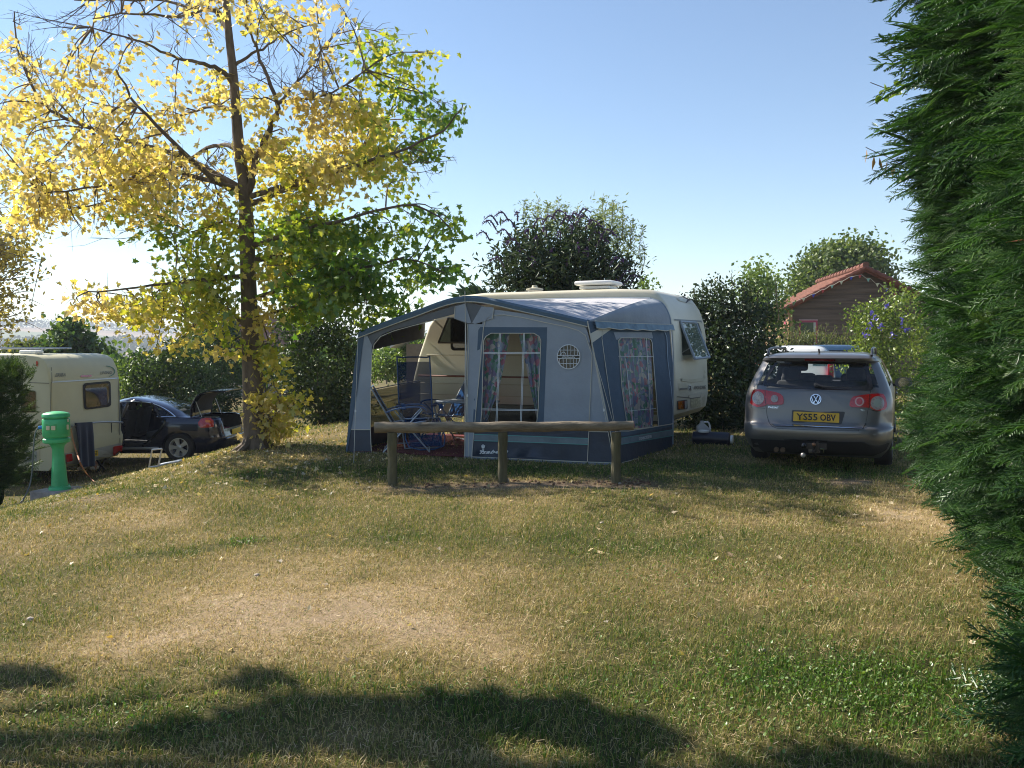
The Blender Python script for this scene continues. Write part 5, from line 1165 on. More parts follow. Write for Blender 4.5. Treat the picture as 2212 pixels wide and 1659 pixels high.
teal = mat('piping_teal', (.10, .33, .32), .6, var=0); pip = mat('piping_cream', (.52, .50, .42), .6, var=0)
mud = mat('mudflap_grey', (.16, .20, .26), .5, var=.25, scale=5, bump=.6, bscale=9)
vinyl = glass('vinyl_clear', (.93, .93, .90), .96, .06, 1.16)
def curtain_mat():
    m, nt, out = nodes('curtain_print'); b = nt.nodes.new('ShaderNodeBsdfPrincipled'); b.inputs['Roughness'].default_value = .9; lk(nt, b.outputs[0], out.inputs[0])
    tc = nt.nodes.new('ShaderNodeTexCoord'); v = nt.nodes.new('ShaderNodeTexVoronoi'); v.inputs['Scale'].default_value = 19; mp = nt.nodes.new('ShaderNodeMapping'); mp.inputs['Scale'].default_value = (1, 1, .75)
    nz = nt.nodes.new('ShaderNodeTexNoise'); nz.inputs['Scale'].default_value = 5; ad = nt.nodes.new('ShaderNodeVectorMath'); ad.operation = 'MULTIPLY_ADD'; lk(nt, tc.outputs['Object'], nz.inputs['Vector']); lk(nt, nz.outputs['Color'], ad.inputs[0]); ad.inputs[1].default_value = (.22, .22, .22); lk(nt, tc.outputs['Object'], ad.inputs[2])
    lk(nt, ad.outputs[0], mp.inputs[0]); lk(nt, mp.outputs[0], v.inputs['Vector']); sp = nt.nodes.new('ShaderNodeSeparateColor'); lk(nt, v.outputs['Color'], sp.inputs[0])
    r = ramp(nt, sp.outputs[0], [(0, (.18, .40, .32)), (.18, (.28, .36, .60)), (.34, (.68, .30, .42)), (.46, (.36, .30, .54)), (.58, (.28, .46, .48)), (.68, (.72, .68, .72)), (.86, (.42, .50, .70))], 'CONSTANT'); lk(nt, r.outputs[0], b.inputs['Base Color'])
    return m
curt = curtain_mat(); translucent(curt, .3)
def awning():
    t = thing('caravan_awning', 'blue-grey porch awning with a peaked front, attached to the long cream caravan', 'awning', FR.lerp(FL, .5))
    AW['t'] = t
    def fp(poly, off=0): return [FP.hit(*q, off) for q in poly]
    def pan(nm, poly, m_, off=0, th=.006, step=22, P=FP, par=None, wav=0):
        mb = MB(); v, f = fill2d(poly, step); tri = [q if ((v[q[1]]-v[q[0]]).x*(v[q[2]]-v[q[0]]).y-(v[q[1]]-v[q[0]]).y*(v[q[2]]-v[q[0]]).x) < 0 else q[::-1] for q in f]
        mb.add([P.hit(p.x, p.y, off+wav*math.sin(p.x*.09+p.y*.02)*math.sin(p.y*.05+p.x*.03)) for p in v], tri); o = mb.build(nm, m_, t, sm=60, thick=th)
        if par: o.parent = par
        return o
    def ln(nm, pts, w_, m_, off=.008, P=FP, par=None, ccc=None):
        mb = MB(); line(mb, P, [ccc(*q) for q in pts] if ccc else pts, w_, off); o = mb.build(nm, m_, t)
        if par: o.parent = par
        return o
    # ---- roof: from the eave to the rail on the caravan side
    E = catmull([TL, TL.lerp(TC, .5)+Vector((0, 0, .03)), TC, TC.lerp(TR, .5)+Vector((0, 0, .025)), TR], 6)
    rail = catmull([C0+CU*4.55+Vector((0, 0, 2.12)), C0+CU*3.6+Vector((0, 0, 2.34)), C0+CU*2.4+Vector((0, 0, 2.36)), C0+CU*1.2+Vector((0, 0, 2.35)), C0+CU*.42+Vector((0, 0, 2.33))], 6)
    rail = [p-CV*.03 for p in rail]; P = []
    for k in range(11):
        a = k/10; P.append([E[i].lerp(rail[i], a)+Vector((0, 0, -.05*math.sin(a*math.pi)*(1+.4*math.sin(i*.9)))) for i in range(len(E))])
    MB().grid(P).build('roof', fab_l, t, thick=.005)
    # right gusset between roof edge, rail curve and side wall
    rc = catmull([rail[-1], C0+CU*.24+Vector((0, 0, 2.26))-CV*.03, C0+CU*.13+Vector((0, 0, 2.1))-CV*.03, C0+CU*.085+Vector((0, 0, 1.91))-CV*.03, C0+CU*.05+Vector((0, 0, 1.5))-CV*.03], 4)
    # lower edge of gusset along the valance line
    bot = [TR.lerp(rc[-5], a)+Vector((0, 0, -.05*math.sin(a*3.14))) for a in lerp_list(0, 1, len(rc)-4)]
    top = [TR]*1
    rr = rc[:len(rc)-4]; n_ = 10; Pg = []
    for k in range(n_+1):
        a = k/n_; Pg.append([TR.lerp(q, a) + (Vector((.08, -.02, .05))*math.sin(a*math.pi)*(1-i_/(len(rr)-1))) for i_, q in enumerate(rr)])
    MB().grid(Pg).build('roof_gusset', fab_g, t, thick=.005)
    # rail profile down the caravan
    MB().tube([p-CV*.01 for p in rail]+rc+[SR+Vector((0, 0, .05))-CV*.03], .014, 6).build('side_rail', mat('rail_grey', (.22, .28, .36), .5), t)
    # ---- eave band and piping
    mb = MB(); dz = Vector((0, 0, -.075)); rows = [[p+FP.n*.006+Vector((0, 0, .012)) for p in E], [p+FP.n*.03+Vector((0, 0, -.02)) for p in E], [p+FP.n*.02+dz for p in E]]; mb.grid(rows); mb.build('eave_band', mat('eave_blue', (.085, .14, .20), .85, var=.08), t, thick=.005)
    MB().tube([p+FP.n*.026+dz for p in E], .008, 6).build('eave_piping', pip, t)
    # ---- front valance (grey, arched over the doorway)
    vl = [c6(78, 100), c6(300, 30), (1006, 650), (1030, 650)]
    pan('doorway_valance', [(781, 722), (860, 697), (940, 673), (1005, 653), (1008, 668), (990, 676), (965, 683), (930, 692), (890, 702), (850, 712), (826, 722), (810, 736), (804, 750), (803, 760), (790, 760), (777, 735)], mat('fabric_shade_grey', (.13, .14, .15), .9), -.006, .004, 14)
    ln('arch_piping', [(1003, 685), (965, 685), (930, 694), (890, 704), (850, 715), (822, 727), (808, 744), (803, 766), (800, 860), (800, 928), (803, 996)], 1.4, pip, .004)
    lp = pan('corner_panel', [(777, 722), (790, 718), (803, 745), (800, 860), (800, 928), (758, 928), (768, 800)], fab_g, 0, .006, 18, wav=.004)
    pan('corner_skirt', [(758, 928), (800, 928), (803, 992), (747, 994)], fab_n, 0, .006, 18, par=lp); ln('skirt_piping', [(757, 928), (800, 928)], 1.6, pip, .009, par=lp); ln('skirt_piping', [(747, 990), (803, 991)], 1.6, pip, .009, par=lp)
    pan('corner_edge_flap', [(775, 722), (786, 722), (770, 850), (758, 928), (747, 994), (745, 994), (764, 800)], fab_d, .012, .006, 16)  # narrow slate strip down the outer edge of the corner panel
    # ties under the peak
    for q in ([(983, 662), (1005, 656), (1018, 697), (1012, 698), (981, 688)], [(1066, 664), (1040, 662), (1020, 697), (1026, 700), (1064, 688)]): pan('tied_flap', q, fab_g, .014, .006, 12); ln('flap_piping', [q[0], q[-1]], 1.4, pip, .024)
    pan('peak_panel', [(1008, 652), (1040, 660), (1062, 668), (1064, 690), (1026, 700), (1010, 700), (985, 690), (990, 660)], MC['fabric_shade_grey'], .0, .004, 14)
    # centre post panel
    cp = pan('centre_panel', [(1010, 700), (1046, 700), (1042, 760), (1031, 860), (1024, 925), (1020, 990), (1003, 990), (1007, 860), (1009, 780)], fab_g, .004, .006, 20, wav=.004)
    ln('panel_piping', [(1010, 700), (1012, 760), (1008, 860), (1003, 992)], 1.4, pip, .012, par=cp); ln('panel_piping', [(1060, 682), (1048, 692), (1044, 710), (1036, 800), (1026, 910), (1018, 992)], 1.4, pip, .014, par=cp)
    # valance over the right half: curved piping
    pan('front_header', [(1040, 668), (1066, 668), (1130, 677), (1200, 690), (1262, 699), (1270, 720), (1275, 740), (1120, 716), (1043, 712)], fab_g, .002, .006, 20)
    ln('header_piping', [(1062, 681), (1090, 680), (1130, 686), (1180, 697), (1225, 706), (1250, 714), (1266, 726)], 1.5, pip, .012)
    # window wall: slate frame with real openings
    wq = [c7(*q) for q in ((165, 45), (903, 48), (862, 1140), (100, 1140))]
    wi = [c7(*q) for q in ((220, 190), (245, 145), (300, 112), (760, 112), (815, 145), (835, 190), (805, 940), (790, 1070), (190, 1070), (200, 920))]
    def ringpan(nm, outer, inner, m_, off, th=.006, step=16, P=FP):
        vo = [Vector(q) for q in outer]; vi = [Vector(q) for q in inner]; n1, n2 = len(vo), len(vi); pts = vo+vi
        v, e, f, _, _, _ = delaunay_2d_cdt(pts, [(i, (i+1) % n1) for i in range(n1)]+[(n1+i, n1+(i+1) % n2) for i in range(n2)], [], 1, 1e-4)
        def ins(p, poly):
            c = False; j = len(poly)-1
            for i in range(len(poly)):
                a, b = poly[i], poly[j]
                if (a.y > p.y) != (b.y > p.y) and p.x < (b.x-a.x)*(p.y-a.y)/(b.y-a.y)+a.x: c = not c
                j = i
            return c
        fs = [list(q) for q in f if ins((v[q[0]]+v[q[1]]+v[q[2]])/3, vo) and not ins((v[q[0]]+v[q[1]]+v[q[2]])/3, vi)]
        fs = [q if ((v[q[1]]-v[q[0]]).x*(v[q[2]]-v[q[0]]).y-(v[q[1]]-v[q[0]]).y*(v[q[2]]-v[q[0]]).x) < 0 else q[::-1] for q in fs]
        mb = MB(); mb.add([P.hit(p.x, p.y, off) for p in v], fs); return mb.build(nm, m_, t, sm=None, thick=th)
    ringpan('window_surround', wq, wi, fab_d, .003)
    fw = pan('front_window', wi, vinyl, -.002, .002, 40)
    ln('window_piping', wi+[wi[0]], 1.5, pip, .010, par=fw)
    for a, b in (((395, 115), (358, 1070)), ((655, 115), (620, 1070)), ((218, 325), (832, 325)), ((198, 930), (806, 938))):
        for d in (-6, 6):
            q = ((a[0]+d, a[1]), (b[0]+d, b[1])) if abs(a[0]-b[0]) < 60 else ((a[0], a[1]+d), (b[0], b[1]+d)); ln('glazing_bar', [c7(*q[0]), c7(*q[1])], 1.1, mat('bar_white', (.62, .66, .68), .6, var=0), .008, par=fw)
    # plain panel with the round window
    rc_ = [c7(1133+122*math.cos(R(a)), 365+130*math.sin(R(a))) for a in range(0, 360, 12)]
    ringpan('front_panel', [c7(903, 48), c7(1100, 20), c7(1290, 60), c7(1310, 140), c7(1385, 350), c7(1352, 1075), c7(1350, 1140), c7(862, 1140)], rc_, fab_g, .0)
    pan('corner_front', [c7(1305, 100), (1289, 780), (1305, 860), (1319, 932), c7(1350, 1140), c7(1352, 1075), c7(1385, 350)], fab_g, .0)
    ln('panel_piping', [c7(1308, 120), c7(1385, 345), c7(1352, 1070), c7(1350, 1175)], 1.3, pip, .01)
    rw = pan('round_window', rc_, glass('mesh_window', (.6, .52, .32), .8, .2), -.002, .002, 40)
    rm = mat('bar_white', (.62, .66, .68), .6); ln('round_piping', rc_+[rc_[0]], 1.8, rm, .012, par=rw)
    def cyc(x): return 365+130*math.sqrt(max(0, 1-((x-1133)/122)**2)), 365-130*math.sqrt(max(0, 1-((x-1133)/122)**2))
    def cxc(y): k = 122*math.sqrt(max(0, 1-((y-365)/130)**2)); return 1133-k, 1133+k
    for y in (293, 350, 383, 438):
        a, b = cxc(y); ln('lattice_bar', [c7(a, y), c7(b, y)], 1.0 if y not in (350, 383) else 1.4, rm, .010, par=rw)
    for i, x in enumerate((1045, 1083, 1120, 1157, 1194, 1228)):
        b_, a_ = cyc(x); ln('lattice_bar', [c7(x, a_), c7(x, 350)], .9, rm, .009, par=rw); ln('lattice_bar', [c7(x-8, 383), c7(x-8, cyc(x-8)[0])], .9, rm, .009, par=rw)
    bd = pan('name_band', [c7(cxc(366)[0]+3, 353), c7(cxc(366)[1]-3, 353), c7(cxc(366)[1]-3, 380), c7(cxc(366)[0]+3, 380)], mat('band_dark', (.05, .05, .04), .7), .006, .002, 60)
    bd.parent = rw; mb = MB(); write(mb, FP, 'Isabella', c7(1062, 353), c7(1200, 358), c7(1060, 378), .014, shear=.4, bold=.12); o = mb.build('lettering', rm, t, sm=None); o.parent = rw
    ln('emblem_ring', [c7(1077+26*math.cos(R(a)), 345+30*math.sin(R(a))) for a in range(-185, 10, 15)], 1.3, rm, .012, par=rw)
    # navy skirt with stripe and mud flap
    sk = pan('front_skirt', [c7(100, 1140), c7(1350, 1165), c7(1560, 1140), c7(1600, 1330), c7(1630, 1500), c7(1330, 1500), c7(85, 1440)], fab_n, -.004, .006, 24, wav=.006)
    pan('skirt_stripe', [c7(120, 1200), c7(700, 1215), c7(1345, 1245), c7(1342, 1305), c7(700, 1288), c7(116, 1262)], fab_s, .006, .004, 24, par=sk)
    for a, b in (((120, 1198), (1345, 1243)), ((116, 1264), (1342, 1308))): ln('stripe_piping', [c7(*a), c7(700, (a[1]+b[1])/2-3), c7(*b)], 1.6, teal, .012, par=sk)
    ln('skirt_piping', [c7(92, 1440), c7(700, 1468), c7(1330, 1495), c7(1620, 1506)], 1.8, pip, .010, par=sk)
    ln('skirt_piping', [c7(1350, 1165), c7(1335, 1490)], 1.4, pip, .010, par=sk); ln('skirt_piping', [c7(1350, 1168), c7(1560, 1172)], 1.4, pip, .010, par=sk)
    pan('mud_flap', [c7(92, 1444), c7(700, 1472), c7(1330, 1500), c7(1620, 1510), c7(1640, 1560), c7(1330, 1560), c7(700, 1560), c7(75, 1535)], mud, .006, .004, 16, par=sk, wav=.012)
    mb = MB(); write(mb, FP, 'Isabella', c7(180, 1372), c7(485, 1362), c7(176, 1408), .010, shear=.45, bold=.5); o = mb.build('lettering', rm, t, sm=None); o.parent = sk
    ln('lettering_underline', [c7(180, 1376), c7(225, 1380)], 2.6, rm, .012, par=sk)
    cr = MB()
    for a, b in (((204, 1345), (198, 1318)), ((210, 1343), (208, 1308)), ((217, 1343), (219, 1308)), ((224, 1345), (232, 1315)), ((202, 1345), (227, 1345)), ((203, 1358), (226, 1358))): line(cr, FP, [c7(*a), c7(*b)], 1.7, .010)
    o = cr.build('crown_emblem', rm, t); o.parent = sk
    # pegs, ladders and loops along the hem
    for x in (345, 592, 850, 1335):
        o = MB().tube([FP.hit(*c7(x, 1440+x*.04), .02), FP.hit(*c7(x+8, 1500+x*.02), .04), G(FP.hit(*c7(x+15, 1545), .10).x, FP.hit(*c7(x+15, 1545), .10).y, .0)], .006, 6).build('peg_strap', ink, t)
    # ---- right side wall
    c3l = lambda *q: c3(*q)
    sw = [(1274, 700), (1290, 712), (1292, 716), (1420, 722), (1444, 725), (1452, 800), (1459, 960), (1459, 972), (1342, 1002), (1336, 985), (1326, 900), (1300, 770)]
    si = [c3(*q) for q in ((835, 545), (850, 526), (1050, 528), (1075, 540), (1083, 560), (1130, 1165), (1130, 1180), (950, 1200), (900, 1190), (860, 900))]
    ringpan('side_wall', [(1269, 690), (1300, 700), (1420, 703), (1445, 704), (1454, 800), (1460, 905), (1461, 922), (1346, 942), (1321, 940), (1305, 860), (1287, 780)], si, fab_d, 0, P=SP)
    pan('side_window_frame', [c3(800, 485), c3(1082, 485), c3(1090, 530), c3(1075, 530), c3(1050, 524), c3(845, 524), c3(830, 540), c3(818, 540)], fab_g, .006, .003, 20, P=SP)
    s2 = pan('side_window', si, vinyl, -.002, .002, 40, P=SP)
    ln('window_piping', si+[si[0]], 1.4, pip, .010, P=SP, par=s2)
    for a, b in (((835, 662), (1090, 665)), ((890, 1068), (1112, 1048)), ((888, 680), (945, 1195)), ((1040, 530), (1078, 1170))): ln('glazing_bar', [c3(*a), c3(*b)], 1.1, rm, .008, P=SP, par=s2)
    ss = pan('side_skirt', [(1321, 938), (1346, 942), (1454, 920), (1459, 912), (1460, 966), (1345, 1000), (1333, 1002)], fab_n, -.003, .006, 20, P=SP, wav=.004)
    pan('skirt_stripe', [c3(850, 1270), c3(1240, 1205), c3(1242, 1245), c3(855, 1312)], fab_s, .007, .003, 30, P=SP, par=ss)
    for a, b in (((850, 1268), (1240, 1203)), ((855, 1314), (1242, 1247))): ln('stripe_piping', [c3(*a), c3(*b)], 1.3, teal, .012, P=SP, par=ss)
    ln('skirt_piping', [c3(842, 1215), c3(910, 1215), c3(1240, 1160)], 1.8, pip, .010, P=SP, par=ss); ln('skirt_piping', [c3(860, 1448), c3(1230, 1355)], 1.4, pip, .010, P=SP, par=ss)
    mb = MB(); write(mb, SP, 'CONNOISSEUR', c3(985, 1262), c3(1078, 1242), c3(987, 1284), .012, bold=.1); o = mb.build('lettering', rm, t, sm=None); o.parent = ss
    ln('wall_piping', [c3(760, 462), c3(722, 470), c3(712, 530), c3(735, 700), (1091.4+.29235*775, 576+.29235*980), (1330, 935)], 1.2, pip, .009, P=SP)
    ln('wall_piping', [c3(1175, 480), c3(1192, 520), c3(1200, 700), c3(1225, 900), c3(1243, 1150)], 1.2, mat('piping_blue', (.25, .34, .44), .6), .009, P=SP)
    # striped valance above the side wall
    vb = [TR.lerp(rc[len(rr)-1], a) for a in lerp_list(.05, 1, 16)]
    mb = MB(); rows = [[p+SP.n*(.03+.03*math.sin(i*.2))+Vector((0, 0, .0-.018*math.sin(i/15*3.14))) for i, p in enumerate(vb)]]; rows.append([p+SP.n*.03+Vector((0, 0, -.10-.01*math.sin(i*2.1))) for i, p in enumerate(rows[0])])
    mb.grid(rows); o = mb.build('side_valance', [mat('valance_blue', (.16, .25, .33), .8, var=.25, scale=9)], t, thick=.004); MB().tube([p+Vector((0, 0, -.0)) for p in rows[1]], .006, 6).build('valance_piping', pip, t); MB().tube(rows[0], .007, 6).build('valance_piping', pip, t)
    # leading edge piping of the corner
    MB().tube([TR+FP.n*.03, FR.lerp(TR, .5)+FP.n*.02, FR+Vector((0, 0, .02))], .008, 6).build('corner_piping', pip, t)
    ln('corner_piping', [c3(600, 430), c3(650, 640), c3(720, 880), c3(790, 1140)], 1.2, pip, .012, P=SP)
    # ---- left side wall, far side: header and lower windbreak with clear vinyl
    LB = C0+CU*4.6+Vector((0, 0, -.02)); LPl = Plane(FL, LB, TL)
    def lp3(s, z, o=0): return FL.lerp(LB, s)+(TL-FL)*(z/1.9)*(1-s)+Vector((0, 0, z))*s+Vector((.0, 0, 0))
    def q3(nm, s0, z0, s1, z1, m_, th=.005):
        P = [[lp3(s0+(s1-s0)*i/6, z0+(z1-z0)*k/3) for i in range(7)] for k in range(4)]; return MB().grid(P).build(nm, m_, t, thick=th)
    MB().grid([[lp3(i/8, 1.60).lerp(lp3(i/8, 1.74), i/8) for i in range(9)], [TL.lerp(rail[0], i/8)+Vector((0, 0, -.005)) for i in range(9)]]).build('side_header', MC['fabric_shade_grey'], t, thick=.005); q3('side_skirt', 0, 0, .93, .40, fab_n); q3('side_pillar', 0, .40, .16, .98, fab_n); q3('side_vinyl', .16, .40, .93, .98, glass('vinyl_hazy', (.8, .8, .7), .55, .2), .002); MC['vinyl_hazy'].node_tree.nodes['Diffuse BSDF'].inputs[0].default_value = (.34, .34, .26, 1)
    MB().tube([lp3(s, 1.0) for s in (0, .3, .6, .9)], .010, 6).build('side_piping', pip, t)
    # ---- poles
    pm = mat('pole_steel', (.35, .36, .37), .35, metal=.8)
    for a, b in ((FR+Vector((-.05, .05, 0)), TR+Vector((-.03, .04, 0))), (FL+Vector((.05, .04, 0)), TL+Vector((.03, .04, 0))), (G(*(FR.lerp(FL, .535)+Vector((0, .06, 0))).xy), TC+Vector((0, .05, -.01))), (TR+Vector((-.03, .04, -.02)), TC+Vector((0, .05, -.02))), (TC+Vector((0, .05, -.02)), TL+Vector((.03, .04, -.02))), (TC+Vector((0, .05, -.02)), C0+CU*2.4+Vector((0, 0, 2.32))), (TR+Vector((-.03, .04, -.02)), C0+CU*.4+Vector((0, 0, 2.28))), (TL+Vector((.03, .04, -.02)), C0+CU*4.4+Vector((0, 0, 2.05)))):
        MB().tube([a, b], .013, 8).build('frame_pole', pm, t)
    MB().tube([TC+FP.n*.03+Vector((0, 0, .0)), TC+FP.n*.03+Vector((0, 0, .07))], .006, 6).build('pole_spike', alu, t)
    # inner curtains of the front window and side window
    def cur(nm, top, bot, off=-.10, fold=9, P=FP, amp=.018):
        g = []
        for k in range(17):
            a = k/16; row = []
            xl = top[0][0]+(bot[0][0]-top[0][0])*a; yl = top[0][1]+(bot[0][1]-top[0][1])*a
            xr = np.interp(a, [i/(len(top[1])-1) for i in range(len(top[1]))], [q[0] for q in top[1]]); yr = yl
            for j in range(33):
                u_ = j/32; row.append(P.hit(xl+(xr-xl)*u_, yl, off+amp*math.sin(u_*fold*2+.7*math.sin(a*2)))) 
            g.append(row)
        o = MB().grid(g).build(nm, curt, t, thick=.002); return o
    cur('curtain', (c7(215, 112), [c7(x, 0) for x in (500, 480, 455, 425, 395, 350, 300, 245)]), (c7(180, 1080), None))
    cur('curtain', (c7(840, 112), [c7(x, 0) for x in (595, 625, 660, 690, 715, 745, 775, 800)]), (c7(808, 1080), None))
    cur('curtain', (c3(832, 526), [c3(x, 0) for x in (1078, 1088, 1096, 1100, 1104, 1108, 1110, 1100)]), (c3(905, 1190), None), -.035, 24, SP, .018)
awning()
def guy(label, pts, r=.004):
    t = thing('guy_rope', label, 'guy rope', pts[-1]); MB().tube(pts, r, 5).build('rope', pip, t)
    g = pts[-1]; MB().tube([g+Vector((0, 0, .04)), g+Vector((.01, .02, -.06))], .006, 6).build('peg', alu, t)
    m = pts[0].lerp(pts[-1], .62); MB().lathe([(.006, -.02), (.011, -.015), (.011, .015), (.006, .02)], m, 8).build('slider', white_, t)
def gpt(vx, vy): return ground(vx, vy)
guy('pale guy rope dropping from the peak of the awning to the ground', [TC+FP.n*.035+Vector((0, 0, .05)), G(*(FP.hit(1013, 1000, .02)).xy)])
guy('pale guy rope from the right front corner of the awning', [TR+FP.n*.035, Vector((*gpt(1327, 1006).xy, 0))])
guy('pale guy rope from the left front corner of the awning', [TL+FP.n*.035, G(*gpt(764, 1002).xy)])
# groundsheet
def groundsheet():
    P = [FR.lerp(FL, .02), FR.lerp(FL, .97), C0+CU*4.5, C0+CU*.15]; c = sum(P, Vector())/4; rows = []
    for i in range(17):
        a = i/16; rows.append([G(*(P[0].lerp(P[1], b/24).lerp(P[3].lerp(P[2], b/24), a)+(-FP.n*.0)).xy, .022+.006*math.sin(i*1.7+b)) for b in range(25)])
    # red sheet bulging out of the doorway
    for b in range(25):
        u_ = b/24; k = max(0, math.sin((u_-.52)/.4*math.pi)) if .52 < u_ < .92 else 0; rows[0][b] = rows[0][b]+Vector((ah.x, ah.y, 0))*.10*k
    o = MB().grid(rows).build('groundsheet', mat('groundsheet_red', (.12, .015, .02), .85, var=.3, scale=8), None, thick=.004); rebase(o, c); tag(o, 'dark red groundsheet spread on the floor of the awning', 'groundsheet')
groundsheet()
# ---------------------------------------------------------------- camping chairs and table
blue_f = mat('chair_mesh_blue', (.015, .05, .16), .75, var=.2, scale=60); blue_p = mat('chair_plastic_blue', (.025, .08, .21), .3, var=.05); tube_m = mat('chair_tube', (.42, .46, .52), .3, metal=.5)
def mesh_fabric():
    m, nt, out = nodes('mesh_fabric'); d = nt.nodes.new('ShaderNodeBsdfDiffuse'); d.inputs[0].default_value = (.014, .05, .14, 1); tr = nt.nodes.new('ShaderNodeBsdfTransparent'); mx_ = nt.nodes.new('ShaderNodeMixShader'); mx_.inputs[0].default_value = .22
    lk(nt, d.outputs[0], mx_.inputs[1]); lk(nt, tr.outputs[0], mx_.inputs[2]); lk(nt, mx_.outputs[0], out.inputs[0]); return m
meshf = mesh_fabric()
def chair(label, loc, rz, recline=20, back_h=.78, foot=False, scale=1.0):
    """local: facing -y, seat at z .42"""
    t = thing('camping_chair', label, 'camping chair', loc, rz, group='blue folding chairs inside the awning')
    w_ = .26; rc = R(recline); sy, sz = .20, .40; bt = Vector((0, sy+math.sin(rc)*back_h, sz+math.cos(rc)*back_h)); sb = Vector((0, sy, sz)); sfp = Vector((0, -.26, .45))
    def W(x, p): return Vector((x, p.y, p.z))
    def bld(mb, n, m_, par=t): return mb.build(n, m_, par, world=False)
    # back frame (one bent tube) and panel
    P = [W(-w_, sb), W(-w_, sb.lerp(bt, .93)), W(-w_+.05, bt), W(w_-.05, bt), W(w_, sb.lerp(bt, .93)), W(w_, sb)]; bld(MB().tube(catmull(P, 3), .012, 8), 'back_frame', blue_p if foot else tube_m)
    rows = [[W(x*w_*.98, sb.lerp(bt, a))+Vector((0, .03*math.sin(a*3.14)*(1-x*x), 0)) for x in (-1, -.5, 0, .5, 1)] for a in lerp_list(.02, .93, 9)]; bld(MB().grid(rows), 'backrest', meshf)
    rows = [[W(x*w_*.98, sb.lerp(sfp, a))-Vector((0, 0, .03*math.sin(a*3.14)*(1-x*x))) for x in (-1, -.5, 0, .5, 1)] for a in lerp_list(0, 1, 7)]; bld(MB().grid(rows), 'seat', meshf)
    P = [W(-w_, sb), W(-w_, sfp), W(w_, sfp), W(w_, sb)]; bld(MB().tube(catmull(P, 3), .011, 8), 'seat_frame', tube_m)
    for s in (-1, 1):
        x = s*(w_+.02)
        bld(MB().tube([Vector((x, -.22, .62)), Vector((x, .34, .01))], .011, 8), 'leg', tube_m); bld(MB().tube([Vector((x, .18, .60)), Vector((x, -.32, .01))], .011, 8), 'leg', tube_m)
        am = [Vector((x, .30, .58)), Vector((x, .15, .63)), Vector((x, -.1, .66)), Vector((x, -.24, .645)), Vector((x, -.28, .60))]; mb = MB()
        Q = catmull(am, 3); rows = []
        for i, p in enumerate(Q): rows.append([p+Vector((dx*s, 0, dz)) for dx, dz in ((-.025, -.008), (.035, -.008), (.035, .012), (-.025, .014))])
        mb.grid(rows, closed=True); mb.add(rows[0], [[0, 1, 2, 3]]); mb.add(rows[-1], [[3, 2, 1, 0]]); bld(mb, 'armrest', blue_p)
    for y, z in ((.34, .012), (-.32, .012)): bld(MB().tube([Vector((-w_-.02, y, z)), Vector((w_+.02, y, z))], .010, 8), 'stretcher', tube_m)
    if foot:
        ft = Vector((0, -.55, .06)); f0 = sfp+Vector((0, -.02, -.01)); rows = [[W(x*w_*.95, f0.lerp(ft, a)) for x in (-1, 0, 1)] for a in lerp_list(0, 1, 6)]; bld(MB().grid(rows), 'footrest', meshf)
        P = [W(-w_, f0), W(-w_, ft), W(w_, ft), W(w_, f0)]; bld(MB().tube(catmull(P, 3), .011, 8), 'footrest_frame', blue_p)
    t.scale = (scale,)*3; return t
def inside(vx, Y): x = at(vx, 900, Y).x; return G(x, Y, .028)
chair('high-backed blue mesh lounger with blue armrests, its footrest hanging down, in the awning doorway', inside(905, 12.7), R(18), 12, .98, True)
chair('blue folding chair partly hidden by the left corner panel of the awning', inside(880, 12.15), R(96), 30, .62)
chair('blue reclining chair standing behind the high-backed lounger', inside(958, 13.5), R(-60), 30, .72)
def camp_table():
    p = inside(1010, 13.2); t = thing('folding_table', 'light grey folding table behind the high-backed lounger inside the awning', 'table', p, AA*-1)
    mb = MB(); mb.rbox((0, 0, .66), (.9, .55, .03), .01); mb.build('tabletop', mat('table_grey', (.30, .34, .38), .5), t, world=False)
    for sx in (-.38, .38):
        for sy in (-1, 1): MB().tube([(sx, sy*.22, .65), (sx, -sy*.24, .0)], .012, 8).build('leg', tube_m, t, world=False)
camp_table()
def kit():
    p = inside(1100, 13.1); t = thing('storage_box', 'dark storage cupboard behind the front window of the awning', 'storage box', p, -AA); mb = MB(); mb.rbox((0, 0, .3), (.9, .4, .6), .02); mb.build('box', mat('box_brown', (.05, .04, .028), .8, var=.3), t, world=False); MB().rbox((0, 0, .615), (.94, .44, .03), .01).build('lid', mat('box_lid', (.09, .07, .045), .7), t, world=False)
kit()
